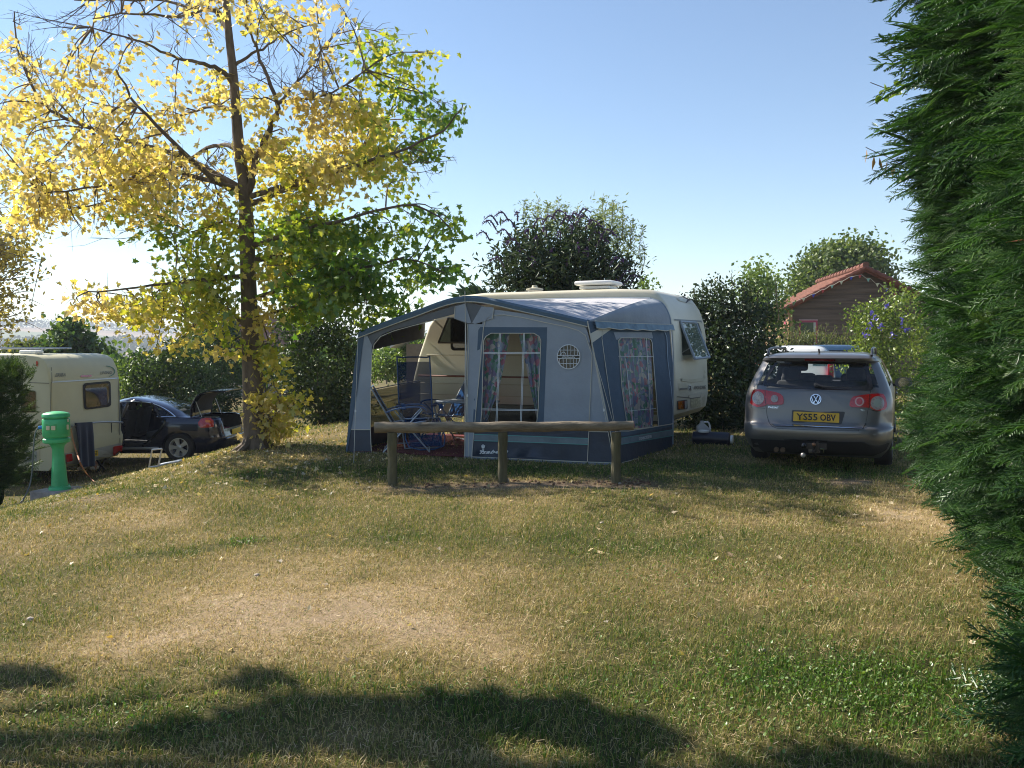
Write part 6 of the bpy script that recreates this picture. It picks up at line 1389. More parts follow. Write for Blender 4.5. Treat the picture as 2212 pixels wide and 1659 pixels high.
# ================================================================ cars
def car_body(SL, nr=16, ncn=6, ns=28, bow=.06):
    """SL: list of (z, y_rear, y_front, half_width, r_rear, r_front); returns rings of local points"""
    rings = []
    for z, yb, yf, w_, rb, rf in SL:
        P = []
        for i in range(nr):
            x = -(w_-rb)+2*(w_-rb)*i/nr; P.append((x, yb+bow*(x/w_)**2, z))
        kb = bow*((w_-rb)/w_)**2
        for i in range(ncn):
            a = -math.pi/2+math.pi/2*i/ncn; P.append((w_-rb+rb*math.cos(a), yb+kb+rb+rb*math.sin(a), z))
        for i in range(ns):
            t = i/ns; P.append((w_-.025*(2*t-1)**2*1.0, yb+kb+rb+(yf-rf-yb-kb-rb)*t, z))
        for i in range(ncn):
            a = math.pi/2*i/ncn; P.append((w_-rf+rf*math.cos(a), yf-rf+rf*math.sin(a), z))
        for i in range(nr):
            x = (w_-rf)-2*(w_-rf)*i/nr; P.append((x, yf+.05*(1-(x/w_)**2), z))
        for i in range(ncn):
            a = math.pi/2+math.pi/2*i/ncn; P.append((-(w_-rf)+rf*math.cos(a), yf-rf+rf*math.sin(a), z))
        for i in range(ns):
            t = 1-i/ns; P.append((-(w_-.025*(2*t-1)**2), yb+kb+rb+(yf-rf-yb-kb-rb)*t, z))
        for i in range(ncn):
            a = math.pi+math.pi/2*i/ncn; P.append((-(w_-rb)+rb*math.cos(a), yb+kb+rb+rb*math.sin(a), z))
        rings.append([Vector(p) for p in P])
    return rings
def refine(SL, zs):
    A = np.array(SL); out = []
    for z in zs: out.append([z]+[float(np.interp(z, A[:, 0], A[:, k])) for k in range(1, 6)])
    return out
def col_kind(j, nr=16, ncn=6, ns=28):
    e = [nr, nr+ncn, nr+ncn+ns, nr+2*ncn+ns, 2*nr+2*ncn+ns, 2*nr+3*ncn+ns, 2*nr+3*ncn+2*ns, 2*nr+4*ncn+2*ns]
    for k, v in enumerate(e):
        if j < v: return ('rear', 'crr', 'right', 'cfr', 'front', 'cfl', 'left', 'crl')[k], j-(e[k-1] if k else 0)
def build_car(t, SL, zs, glassf, paint, glassm, holes=None):
    """glassf(kind, index, zmid) -> None | name ; returns body object"""
    rings = car_body(refine(SL, zs)); n = len(rings[0]); body = MB(); gls = {}
    for k in range(len(rings)-1):
        zm = (zs[k]+zs[k+1])/2
        for j in range(n):
            q = [rings[k][j], rings[k][(j+1) % n], rings[k+1][(j+1) % n], rings[k+1][j]]; kd, ix = col_kind(j); g = glassf(kd, ix, zm)
            if g == 'hole': continue
            if g: gls.setdefault(g, MB()).add(q, [[0, 1, 2, 3]])
            else: body.add(q, [[0, 1, 2, 3]])
    top = rings[-1]; c = sum(top, Vector())/n; body.add(top+[c+Vector((0, 0, .012))], [[j, (j+1) % n, n] for j in range(n)])
    bot = rings[0]; body.add(bot, [list(range(n))[::-1]])
    def fin(mb, nm, m_, smo=48):
        me = mb.mesh(nm, m_); bm = bmesh.new(); bm.from_mesh(me); bmesh.ops.remove_doubles(bm, verts=bm.verts, dist=1e-4); bm.to_mesh(me); bm.free()
        me.polygons.foreach_set('use_smooth', [True]*len(me.polygons)); me.set_sharp_from_angle(angle=R(smo)); return link(nm, me, t, world=False)
    b = fin(body, 'body', paint); G_ = {}
    for k, mb in gls.items(): G_[k] = fin(mb, k.split('#')[0], glassm)
    return b, G_
def arches(body, t, ys, w_, r, z, sides=(-1, 1)):
    cut = []
    for y in ys:
        for s in sides:
            mb = MB(); q = Vector((0, 0, 1)).rotation_difference(Vector((s, 0, 0))).to_matrix(); mb.lathe([(r, -.14), (r, .6)], (s*w_, y, z), 40, q); me = mb.mesh('cut', [rubber]); o = bpy.data.objects.new('cut', me); COL.objects.link(o); o.matrix_basis = root_mw(t); cut.append(o)
    return bool_cut(body, cut)
pp_grey = mat('paint_graphite', (.15, .148, .148), .36, metal=.6, var=.04, scale=2, coat=.55)
pp_blue = mat('paint_dark_blue', (.006, .010, .035), .25, metal=.2, var=.04, scale=2, coat=1)
pp_white = mat('paint_white', (.68, .70, .70), .3, var=.03, coat=.8)
dark_p = mat('plastic_dark', (.018, .018, .02), .55, var=.15)
trim_b = mat('trim_black', (.008, .008, .01), .25, var=0, coat=.3)
chrome = mat('chrome', (.75, .76, .78), .12, metal=1, var=0)
seatm = mat('seat_cloth', (.035, .035, .04), .95, var=.2, scale=20)
gcar = glass('glass_car', (.9, .94, .92), .97, .015)
rimm = mat('rim_silver', (.55, .56, .57), .32, metal=.6, var=.05)
def wheels(t, ys, hw, r, w_=.21, spokes=5, z=None):
    for y in ys:
        for s in (-1, 1):
            wb = MB(); rb = wheel_mb(wb, Vector((s*(hw-w_/2-.01), y, (z or r))), Vector((s, 0, 0)), r, w_, spokes=spokes)
            wq = wb.build('wheel', rubber, t, world=False); o = rb.build('rim', [rubber, rimm], t, world=False); o.parent = wq
def head(t, x, y, z, w_=.26, h=.2, tilt=0):
    mb = MB(); mb.rbox((x, y, z), (w_, .11, h), .04, Matrix.Rotation(tilt, 3, 'X'), seg=3); return mb
def passat():
    ph = R(25); C = Vector((3.80, 10.38, 0)); t = thing('estate_car', 'dark grey estate car seen from behind, yellow number plate and tow ball', 'car', C, -ph)
    SL = [(.19, .16, 4.60, .78, .22, .3), (.30, .05, 4.72, .86, .24, .35), (.36, .03, 4.74, .885, .26, .38), (.40, .0, 4.76, .90, .28, .40), (.50, -.01, 4.77, .91, .30, .42), (.56, .0, 4.77, .912, .30, .42), (.60, .05, 4.76, .912, .30, .44), (.70, .07, 4.72, .912, .28, .5),
          (.80, .08, 4.62, .91, .26, .55), (.92, .10, 4.30, .90, .26, .55), (1.00, .12, 3.60, .885, .26, .5), (1.04, .135, 3.45, .87, .26, .5), (1.12, .18, 3.28, .84, .25, .45), (1.22, .25, 3.05, .80, .24, .4), (1.32, .32, 2.80, .755, .23, .38), (1.385, .37, 2.62, .725, .22, .36), (1.40, .30, 2.58, .715, .20, .35), (1.43, .28, 2.45, .695, .20, .35), (1.46, .31, 2.3, .655, .22, .35), (1.485, .42, 2.15, .58, .28, .35), (1.50, .60, 2.0, .46, .3, .3)]
    zs = [.19, .25, .30, .36, .40, .45, .50, .53, .56, .58, .60, .65, .70, .75, .80, .86, .92, .96, 1.0, 1.035, 1.07, 1.12, 1.17, 1.22, 1.27, 1.32, 1.365, 1.385, 1.40, 1.415, 1.43, 1.445, 1.46, 1.475, 1.485, 1.5]
    def gf(kd, ix, z):
        if kd == 'rear' and 1.035 < z < 1.37: return 'rear_window'
        if kd in ('crr', 'crl') and 1.07 < z < 1.365 and (ix < 2 if kd == 'crr' else ix > 3): return 'rear_window'
        if kd in ('right', 'left') and 1.07 < z < 1.36:
            i = ix if kd == 'right' else 27-ix
            if i in (0, 8, 16, 27): return None
            return ('side_window#'+kd+('a' if i < 8 else 'b' if i < 16 else 'c'))
        if kd == 'front' and 1.07 < z < 1.37: return 'windscreen'
        if kd in ('cfr', 'cfl') and 1.07 < z < 1.365 and (ix > 3 if kd == 'cfr' else ix < 2): return 'windscreen'
    b, g = build_car(t, SL, zs, gf, pp_grey, gcar); b = arches(b, t, (1.02, 3.73), .93, .37, .34)
    mw = root_mw(t); me = b.data.copy()
    # surface incl. glass for placing lamps and lettering
    bm = bmesh.new(); bm.from_mesh(me); bm.from_mesh(g['rear_window'].data); m2 = bpy.data.meshes.new('tmp'); bm.to_mesh(m2); bm.free(); sf = Surf(m2, mw); bpy.data.meshes.remove(m2); bpy.data.meshes.remove(me)
    def L_(nm, pts, m_, off=.006, step=8, skirt=.02, par=None, cc=c4):
        mb = MB(); lay(mb, sf, [cc(*q) for q in pts], off, step, skirt); o = mb.build(nm, m_, t)
        if par: o.parent = par
        return o
    def N_(nm, pts, w_, m_, off=.006, par=None, skirt=.006):
        mb = MB(); line(mb, sf, [c4(*q) for q in pts], w_, off, skirt=skirt); o = mb.build(nm, m_, t)
        if par: o.parent = par
        return o
    # tailgate seams, lower black valance
    N_('panel_seam', [(553, 672), (558, 760), (562, 850), (572, 940), (588, 995), (610, 1025), (660, 1047), (1000, 1062), (1365, 1068), (1410, 1050), (1438, 1000), (1452, 900), (1470, 800), (1478, 715)], .9, trim_b, .003)
    N_('bumper_seam', [(432, 862), (500, 868), (556, 872)], .7, trim_b, .003); N_('bumper_seam', [(1455, 880), (1540, 900), (1612, 905)], .7, trim_b, .003)
    L_('lower_valance', [(430, 1132), (470, 1138), (700, 1148), (1000, 1156), (1400, 1166), (1640, 1172), (1668, 1290), (1500, 1285), (1000, 1275), (600, 1262), (440, 1235)], dark_p, .014, 12, .05)
    # black surround of the rear glass
    outer = [(650, 455), (1440, 476), (1462, 520), (1500, 690), (1490, 712), (1440, 716), (1000, 710), (700, 692), (545, 672), (532, 655), (560, 590)]
    inner = [(668, 478), (1400, 492), (1425, 530), (1450, 640), (1440, 668), (1380, 680), (1000, 682), (700, 664), (575, 648), (568, 635), (600, 570)]
    vo = [Vector(c4(*q)) for q in outer]; vi = [Vector(c4(*q)) for q in inner]
    mb = MB(); n = len(vo)
    for i in range(n):
        k = max(1, int((vo[(i+1) % n]-vo[i]).length/15))
        for s in range(k):
            a0 = vo[i].lerp(vo[(i+1) % n], s/k); a1 = vo[i].lerp(vo[(i+1) % n], (s+1)/k); b0 = vi[i].lerp(vi[(i+1) % n], s/k); b1 = vi[i].lerp(vi[(i+1) % n], (s+1)/k)
            mb.add([sf.hit(*a0, .005), sf.hit(*a1, .005), sf.hit(*b1, .005), sf.hit(*b0, .005)], [[3, 2, 1, 0]])
    o = mb.build('window_border', trim_b, t); o.parent = g['rear_window']
    L_('brake_light', rquad([(900, 434), (1168, 441), (1166, 458), (902, 452)], 5), mat('lens_dark_red', (.16, .01, .012), .2, coat=.5), .012)
    lgrey = mat('lens_smoke', (.30, .27, .26), .12, var=.35, scale=50, coat=.8)
    # lamps
    for side, pts, circ in (('l', [(462, 708), (510, 707), (556, 713), (640, 728), (690, 745), (712, 768), (719, 800), (716, 832), (700, 840), (640, 840), (572, 838), (552, 850), (520, 858), (480, 858), (450, 846), (428, 826), (432, 780), (442, 735)], [(497, 782, 50, 57, lgrey), (638, 788, 32, 32, lgrey), (638, 788, 17, 17, redl)]),
                            ('r', [(1330, 768), (1400, 756), (1475, 747), (1540, 742), (1585, 746), (1605, 775), (1618, 830), (1618, 860), (1600, 882), (1560, 893), (1510, 888), (1470, 866), (1400, 864), (1310, 862), (1293, 848), (1296, 815), (1310, 785)], [(1536, 826, 58, 60, lgrey), (1536, 826, 34, 36, mat('lens_inner', (.30, .34, .30), .1, coat=1)), (1380, 813, 40, 40, mat('lens_pink', (.50, .28, .26), .12, coat=1)), (1380, 813, 27, 28, redl)])):
        lp = L_('rear_lamp', pts, redl, .016, 7, .03)
        for k, (x, y, rx, ry, m_) in enumerate(circ): L_('lens', ell(x, y, rx, ry, 22), m_, .022+.004*(k % 2)+.001*k, 7, .01, lp)
        N_('lamp_seam', [(556, 713), (562, 838)] if side == 'l' else [(1470, 748), (1468, 866)], .9, trim_b, .020, lp)
    # plate recess, plate, writing
    rec = L_('plate_recess', rquad([(790, 886), (1256, 902), (1224, 1012), (785, 992)], 14), mat('recess_dark', (.045, .048, .055), .4, metal=.5), .004, 14)
    pl = L_('number_plate', rquad([(804, 899), (1205, 915), (1203, 999), (801, 983)], 7), mat('plate_yellow_deep', (.62, .38, .02), .42, var=.04), .014, 14, .01)
    mb = MB(); write(mb, sf, 'YS55', c4(832, 916), c4(1012, 922), c4(832, 972), .019, bold=.42); write(mb, sf, 'OBV', c4(1038, 923), c4(1172, 928), c4(1038, 980), .019, bold=.42); o = mb.build('lettering', ink, t, sm=None); o.parent = pl
    L_('chrome_strip', rquad([(606, 1008), (1400, 1040), (1398, 1052), (640, 1026)], 3), chrome, .018, 14, .02)
    mb = MB(); write(mb, sf, 'PASSAT', c4(585, 853), c4(675, 858), c4(585, 869), .009, bold=.08); mb.build('lettering', chrome, t, sm=None)
    mb = MB(); write(mb, sf, 'TDI', c4(1388, 882), c4(1427, 885), c4(1388, 894), .009, bold=.08); mb.build('lettering', chrome, t, sm=None)
    em = L_('badge', ell(999, 793, 49, 47, 28), mat('badge_blue', (.03, .035, .045), .3), .012, 8)
    e2 = N_('badge_mark', ell(999, 793, 45, 43, 28)+[ell(999, 793, 45, 43, 28)[0]], 2.0, chrome, .020, em)
    N_('badge_mark', [(978, 757), (999, 792), (1020, 757)], 1.7, chrome, .021, em); N_('badge_mark', [(962, 775), (980, 828), (999, 795), (1018, 828), (1036, 775)], 1.7, chrome, .022, em)
    N_('tailgate_crease', [(560, 700), (1000, 715), (1470, 735)], .6, pp_grey, .008)
    N_('bumper_crease', [(424, 1008), (470, 1060), (560, 1085), (1000, 1098), (1500, 1102), (1612, 1085)], .5, pp_grey, .008)
    N_('bumper_slot', [(720, 1143), (960, 1150), (1100, 1156)], 1.0, trim_b, .02)
    # wiper
    mb = MB(); mb.lathe([(.03, 0), (.03, .025), (.022, .035), (.001, .037)], sf.hit(*c4(1004, 672), .004), 14, Vector((0, 0, 1)).rotation_difference(Vector((-math.sin(ph), -math.cos(ph), .25)).normalized()).to_matrix()); wp = mb.build('wiper', dark_p, t)
    P = [sf.hit(*c4(*q), .04) for q in ((1004, 672), (1060, 687), (1180, 694), (1310, 698))]; o = MB().tube(P, [.016, .014, .009, .006], 6).build('wiper_arm', dark_p, t); o.parent = wp
    # roof rails
    for pts in ([(708, 402), (722, 372), (748, 345), (775, 334), (792, 338)], [(1372, 425), (1378, 385), (1392, 358), (1420, 348), (1455, 352), (1490, 385)]):
        pass
    for s in (-1, 1):
        x = s*.635; P = [Vector((x, .42, 1.462)), Vector((x, .50, 1.515)), Vector((x, .62, 1.545)), Vector((x, 1.2, 1.56)), Vector((x, 2.0, 1.55)), Vector((x, 2.3, 1.53)), Vector((x, 2.42, 1.46))]
        mb = MB(); mb.tube(catmull(P, 4), .017, 8); mb.build('roof_rail', mat('rail_anthracite', (.04, .045, .055), .35, metal=.5), t, world=False)
    MB().tube([Vector((0, .55, 1.50)), Vector((0, .46, 1.54))], .012, 6).build('aerial', dark_p, t, world=False)
    # mirrors
    for s in (-1, 1):
        mb = MB(); c = Vector((s*1.02, 3.12, 1.02)); P = []
        for k in range(9):
            a = k/8; y = -.05+.16*a; sc_ = math.sqrt(max(.02, 1-(a*.95)**2)); P.append([c+Vector((math.cos(q)*.125*sc_*abs(math.cos(q))**-.0, y, math.sin(q)*.085*sc_)) for q in [2*math.pi*i/20 for i in range(20)]])
        mb.grid(P, closed=True); mb.add(P[0], [list(range(20))]); m_ = mb.build('door_mirror', pp_grey, t, world=False)
        o = MB().lathe([(.001, 0), (.075, 0)], c+Vector((0, -.056, 0)), 20, Vector((0, 0, 1)).rotation_difference(Vector((0, -1, 0))).to_matrix()).build('mirror_glass', chrome, t, world=False); o.parent = m_
        MB().box(Vector((s*.90, 3.14, .98)), (.14, .05, .04)).build('mirror_arm', dark_p, t, world=False)
        for y in (1.72, 2.85): o = MB().rbox((s*.925, y, .93), (.03, .19, .03), .01).build('door_handle', pp_grey, t, world=False)
        for y in (1.42, 2.52): MB().box((s*.9125, y, .70), (.006, .008, .55)).build('door_seam', trim_b, t, world=False)
        MB().rbox((s*.915, 2.4, .45), (.03, 2.2, .06), .01).build('side_moulding', dark_p, t, world=False)
    # tow bar
    bk = Vector((0, -.09, .36)); mb = MB(); mb.box((0.03, .02, .33), (.24, .12, .07)); mb.tube(catmull([(0.02, .02, .30), (.02, -.10, .27), (.05, -.16, .32), (.05, -.17, .40)], 4), .018, 8); tb = mb.build('tow_bar', mat('tow_steel', (.06, .05, .045), .5, metal=.5), t, world=False)
    def ball(c_, r_, m_, nm): o = MB().lathe([(r_*math.sin(a), -r_*math.cos(a)) for a in [math.pi*k/10 for k in range(11)]], c_, 16).build(nm, m_, t, world=False); o.parent = tb
    inv = mw.inverted()
    def onc(x, y, off=.10): return inv @ (sf.hit(*c4(x, y), off))
    ball(onc(898, 1172), .038, trim_b, 'ball_cover'); ball(onc(893, 1245, .12), .034, mat('ball_pale', (.50, .47, .42), .25, metal=.5), 'tow_ball'); ball(onc(984, 1163), .024, mat('ball_copper', (.34, .17, .09), .35, metal=.7), 'stabiliser_ball')
    o = MB().tube([onc(984, 1163), onc(982, 1225), onc(1000, 1262)], .016, 8).build('stabiliser', mat('tow_steel', (.06, .05, .045), .5), t, world=False); o.parent = tb
    o = MB().tube([onc(1040, 1210), onc(1072, 1215), onc(1068, 1228)], .008, 6).build('socket_pin', chrome, t, world=False); o.parent = tb
    o = MB().tube([onc(940, 1225, .07), onc(1035, 1222, .07)], .03, 8).build('tow_socket', mat('tow_socket_grey', (.16, .13, .10), .6), t, world=False); o.parent = tb
    for x in (-.46, -.38): MB().tube([Vector((x, .30, .27)), Vector((x, .03, .255))], .032, 12).build('exhaust_pipe', mat('exhaust_brown', (.12, .08, .05), .5, metal=.6), t, world=False)
    wheels(t, (1.02, 3.73), .905, .325, .215)
    # interior
    MB().box((0, 2.3, .75), (1.5, 2.6, .5)).build('cabin_floor', seatm, t, world=False)
    for x in (-.42, .42):
        MB().rbox((x, 2.2, .93), (.50, .16, .50), .06, Matrix.Rotation(R(12), 3, 'X')).build('front_seat', seatm, t, world=False); head(t, x, 2.12, 1.30, .27, .18).build('headrest', seatm, t, world=False)
    MB().rbox((0, 1.3, .93), (1.25, .14, .34), .05).build('rear_seat', seatm, t, world=False)
    for x, h in ((-.42, 1.19), (0, 1.13), (.42, 1.20)): head(t, x, 1.26, h, .25, .16 if x else .1).build('headrest', seatm, t, world=False)
    MB().rbox((0, .75, .90), (1.3, .9, .02), .005).build('load_cover', seatm, t, world=False)
    MB().rbox((0, 3.15, .98), (1.4, .3, .12), .04).build('dashboard', seatm, t, world=False)
    o = L_('window_sticker', rquad([(972, 476), (1100, 478), (1098, 502), (970, 500)], 3), mat('sticker_pale', (.42, .55, .55), .5, var=.4, scale=90), -.01, 10, .002); o.parent = g['rear_window']
passat()
def audi():
    gzz = -1.02; C = Vector((-6.45, 19.32, gzz)); t = thing('saloon_car', 'dark blue saloon car with its boot lid and rear door open, behind the maple', 'car', C, R(90))
    SL = [(.18, .15, 4.60, .76, .25, .3), (.28, .04, 4.72, .85, .28, .35), (.40, .0, 4.77, .895, .30, .40), (.52, -.01, 4.79, .905, .30, .42), (.62, .02, 4.78, .905, .30, .45), (.72, .04, 4.72, .905, .28, .5), (.82, .06, 4.5, .90, .26, .55), (.90, .08, 4.15, .885, .25, .55), (.96, .11, 3.6, .86, .24, .5), (.985, .18, 3.42, .845, .25, .45), (1.0, .75, 3.36, .83, .25, .45),
          (1.06, .92, 3.25, .80, .24, .42), (1.15, 1.08, 3.08, .755, .24, .4), (1.24, 1.28, 2.88, .705, .25, .4), (1.32, 1.52, 2.66, .655, .26, .4), (1.38, 1.78, 2.45, .60, .26, .32), (1.41, 1.95, 2.3, .53, .15, .15), (1.425, 2.05, 2.25, .45, .08, .08)]
    zs = [.18, .23, .28, .34, .40, .46, .52, .57, .62, .67, .72, .77, .82, .86, .90, .93, .96, .985, 1.0, 1.03, 1.06, 1.105, 1.15, 1.195, 1.24, 1.28, 1.32, 1.345, 1.38, 1.41, 1.425]
    # rear-door opening: local y 1.55..2.55 on the left flank
    def gf(kd, ix, z):
        if kd == 'left' :
            i = 27-ix
            yb = float(np.interp(z, [q[0] for q in SL], [q[1]+q[4] for q in SL])); yf = float(np.interp(z, [q[0] for q in SL], [q[2]-q[5] for q in SL])); y = yb+(yf-yb)*(i+.5)/28
            if 1.30+max(0, (.80-z))*.95 < y < 2.22-max(0, z-1.0)*.1 and not (z > 1.0 and y < 1.46+(z-1.0)*.5) and .33 < z < 1.31: return 'hole'
            if 1.02 < z < 1.30 and y <= 1.44+(z-1.0)*.5 and i > 0: return 'side_window#q'
            if 1.02 < z < 1.32 and 2.30 < y and i < 26: return 'side_window#f'
        if kd == 'right' and 1.02 < z < 1.32:
            i = ix
            if i in (0, 1, 9, 10, 18, 27): return None
            return 'side_window#r%d' % (i//10)
        if kd == 'rear' and 1.02 < z < 1.36: return 'rear_window'
        if kd == 'front' and 1.02 < z < 1.36: return 'windscreen'
        if kd == 'rear' and .70 < z < .985 : return 'hole'
        if kd == 'rear' and .985 < z < 1.0 and 1 < ix < 15: return 'hole'
    b, g = build_car(t, SL, zs, gf, pp_blue, gcar); b = arches(b, t, (1.0, 3.76), .92, .37, .33)
    mw = root_mw(t); sf = Surf(b.data, mw)
    def W(*p): return mw @ Vector(p)
    # boot cavity
    MB().box((0, .55, .50), (1.2, .9, .05)).box((0, 1.0, .72), (1.2, .04, .5)).box((-.6, .55, .72), (.04, .9, .46)).box((.6, .55, .72), (.04, .9, .46)).build('boot_lining', seatm, t, world=False)
    MB().rbox((.25, .35, .60), (.3, .2, .15), .03).build('boot_bag', mat('bag_red', (.20, .012, .02), .6), t, world=False)
    # boot lid raised on its hinges
    lid = MB(); rows = []
    for i in range(11):
        a = i/10; row = []
        for j in range(9):
            x = (j/8*2-1)*.66
            # profile in y-z: hinge near the glass, sweeping up and back over
            ang = R(100-62*a**1.2); 
            yy = .78-.0*a; row.append((x, a))
        rows.append(row)
    prof = catmull([(0, .80, 1.0), (0, .80, 1.16), (0, .74, 1.36), (0, .60, 1.50), (0, .36, 1.56), (0, .02, 1.555)], 3); P = [[Vector((x*(1-.06*(i/len(prof))), p.y-.03*(1-(x/.66)**2), p.z+.02*(1-(x/.66)**2))) for x in lerp_list(-.66, .66, 11)] for i, p in enumerate(prof)]
    o = MB().grid(P).build('boot_lid', pp_blue, t, world=False, thick=.02); c_ = MB(); Q = [[p+Vector((0, -.03 if i < 12 else 0, -.03)) for p in r[1:-1]] for i, r in enumerate(P)][2:-1]
    o2 = MB().grid(Q).build('lid_lining', seatm, t, world=False, thick=.01); o2.parent = o
    for x in (-.62, .62): 
        h = MB().tube([Vector((x, .80, .97)), Vector((x, .78, 1.18))], .014, 6).build('lid_hinge', ink, t, world=False); h.parent = o
        h = MB().tube([Vector((x, .55, .93)), Vector((x, .70, 1.34))], .010, 6).build('gas_strut', alu, t, world=False); h.parent = o
    # deck in front of the glass
    MB().box((0, .90, .985), (1.3, .22, .02)).build('parcel_deck', pp_blue, t, world=False)
    def L_(nm, pts, m_, off=.006, step=8, skirt=.02, par=None):
        mb = MB(); lay(mb, sf, [c1(*q) for q in pts], off, step, skirt); o = mb.build(nm, m_, t)
        if par: o.parent = par
        return o
    lp = L_('rear_lamp', [(1418, 815), (1440, 790), (1480, 776), (1515, 774), (1528, 800), (1532, 845), (1500, 850), (1440, 852), (1425, 838)], redl, .014, 6, .03)
    L_('indicator_lens', [(1470, 800), (1505, 798), (1508, 815), (1475, 815)], ambl, .022, 6, .01, lp)
    MB().rbox((.72, .02, .80), (.26, .06, .15), .02).build('rear_lamp', redl, t, world=False)
    MB().rbox((0, -.02, .50), (1.5, .05, .06), .015).build('bumper_strip', pp_blue, t, world=False)
    MB().rbox((0, -.0, .62), (.56, .02, .12), .005).build('number_plate', platey, t, world=False)
    # chrome window surround
    def side(y, z):  # left flank point
        A = np.array(SL); return Vector((-float(np.interp(z, A[:, 0], A[:, 3]))-.008, y, z))
    arc = [side(1.02, 1.015), side(1.45, 1.015)]
    MB().tube([side(1.08, 1.012), side(1.5, 1.012)], .010, 6).build('chrome_trim', chrome, t, world=False)
    MB().tube(catmull([side(1.08, 1.012), side(1.25, 1.13), side(1.48, 1.24), side(1.75, 1.315), side(2.1, 1.335), side(2.5, 1.33), side(2.85, 1.26), side(3.15, 1.12)], 4), .011, 6).build('chrome_trim', chrome, t, world=False)
    MB().tube(catmull([side(1.80, .35), side(1.62, .52), side(1.36, .78), side(1.31, .95), side(1.45, 1.02), side(1.55, 1.20), side(1.68, 1.30)], 4), .026, 8).build('door_seal', trim_b, t, world=False)
    MB().tube([side(2.24, .34), side(2.26, .7), side(2.26, 1.0), side(2.22, 1.31)], .04, 8).build('door_pillar', trim_b, t, world=False)
    MB().rbox((-.875, 1.95, .31), (.08, 1.0, .05), .015).build('door_sill', mat('sill_silver', (.35, .36, .38), .3, metal=.6), t, world=False)
    # rear door swung open at its front hinges
    hy = 2.28; dr = MB(); a = R(80); dx = Vector((-math.sin(a), -math.cos(a), 0))
    P = []
    for z in lerp_list(.34, 1.0, 8):
        w_ = .92 if z > .72 else .92-(.72-z)*.75; P.append([Vector((-.895, hy, z))+dx*(w_*u)+Vector((math.cos(a), -math.sin(a), 0))*(.0) for u in lerp_list(0, 1, 6)])
    d = dr.grid(P).build('rear_door', pp_blue, t, world=False, thick=.07); F_ = [Vector((-.80, hy-.02, 1.0)), Vector((-.80, hy-.02, 1.31))]
    o = MB().tube(catmull([Vector((-.895, hy, 1.0)), Vector((-.85, hy, 1.29)), Vector((-.85, hy, 1.31))+dx*.45, Vector((-.88, hy, 1.02))+dx*.9], 4), .016, 6).build('door_frame', trim_b, t, world=False); o.parent = d
    pn = MB(); pn.add([Vector((-.895, hy, 1.0)), Vector((-.86, hy, 1.29)), Vector((-.86, hy, 1.30))+dx*.45, Vector((-.89, hy, 1.0))+dx*.9], [[0, 1, 2, 3]]); o = pn.build('door_glass', gcar, t, world=False, thick=.004); o.parent = d
    # interior
    MB().box((0, 2.4, .36), (1.5, 2.4, .1)).build('cabin_floor', seatm, t, world=False)
    MB().rbox((0, 1.62, .55), (1.3, .5, .2), .06).rbox((0, 1.35, .85), (1.3, .16, .55), .06, Matrix.Rotation(R(15), 3, 'X')).build('rear_seat', seatm, t, world=False)
    for x in (-.38, .38):
        MB().rbox((x, 2.62, .55), (.5, .5, .2), .06).rbox((x, 2.34, .85), (.5, .16, .62), .06, Matrix.Rotation(R(12), 3, 'X')).build('front_seat', seatm, t, world=False); head(t, x, 2.27, 1.22, .26, .16).build('headrest', seatm, t, world=False); head(t, x, 1.28, 1.15, .24, .12).build('headrest', seatm, t, world=False)
    wheels(t, (1.0, 3.76), .905, .325, .215, 5)
    o = MB().rbox((-.93, 3.0, 1.0), (.18, .1, .13), .04).build('door_mirror', pp_blue, t, world=False)
audi()
def far_car(label, name, C, ph, pt, wz=1.06):
    t = thing(name, label, 'car', C, -ph)
    SL = [(.2, .12, 4.2, .78, .22, .3), (.35, .02, 4.3, .86, .25, .38), (.5, .0, 4.33, .88, .26, .42), (.75, .04, 4.2, .88, .25, .5), (.92, .08, 3.7, .87, .25, .5), (1.0, .12, 3.3, .86, .24, .45), (1.1, .17, 3.1, .83, .23, .4), (1.3, .25, 2.85, .77, .22, .4), (1.48, .33, 2.6, .70, .22, .36), (1.55, .42, 2.3, .60, .25, .3), (1.58, .6, 2.1, .48, .25, .3)]
    zs = [.2, .28, .35, .42, .5, .6, .7, .8, .9, .96, 1.02, 1.08, 1.15, 1.22, 1.3, 1.38, 1.45, 1.5, 1.55, 1.58]
    def gf(kd, ix, z):
        if wz < z < 1.44:
            if kd == 'rear': return 'rear_window'
            if kd == 'front': return 'windscreen'
            if kd in ('left', 'right') and ix not in (0, 9, 18, 27): return 'side_window#'+kd
    b, g = build_car(t, SL, zs, gf, pt, gl_dark); b = arches(b, t, (.8, 3.4), .9, .35, .33); wheels(t, (.8, 3.4), .87, .31)
    for s in (-1, 1): MB().rbox((s*.78, .10, 1.02), (.13, .12, .34), .03).build('rear_lamp', redl, t, world=False)
    MB().rbox((0, -.01, .72), (.52, .02, .11), .005).build('number_plate', platey, t, world=False); MB().rbox((0, -.02, .48), (1.5, .06, .10), .02).build('bumper_strip', dark_p, t, world=False)
xw = at(1715, 745, 18.6).x
far_car('white car parked beyond the grey estate, its roof showing above it', 'white_car', G(xw, 18.6), R(22), pp_white, 1.25)
far_car('dark blue car parked beyond and to the right of the white car', 'blue_car', G(at(1800, 745, 19.6).x, 19.6), R(22), mat('paint_mid_blue', (.03, .07, .13), .3, metal=.3, coat=.8))
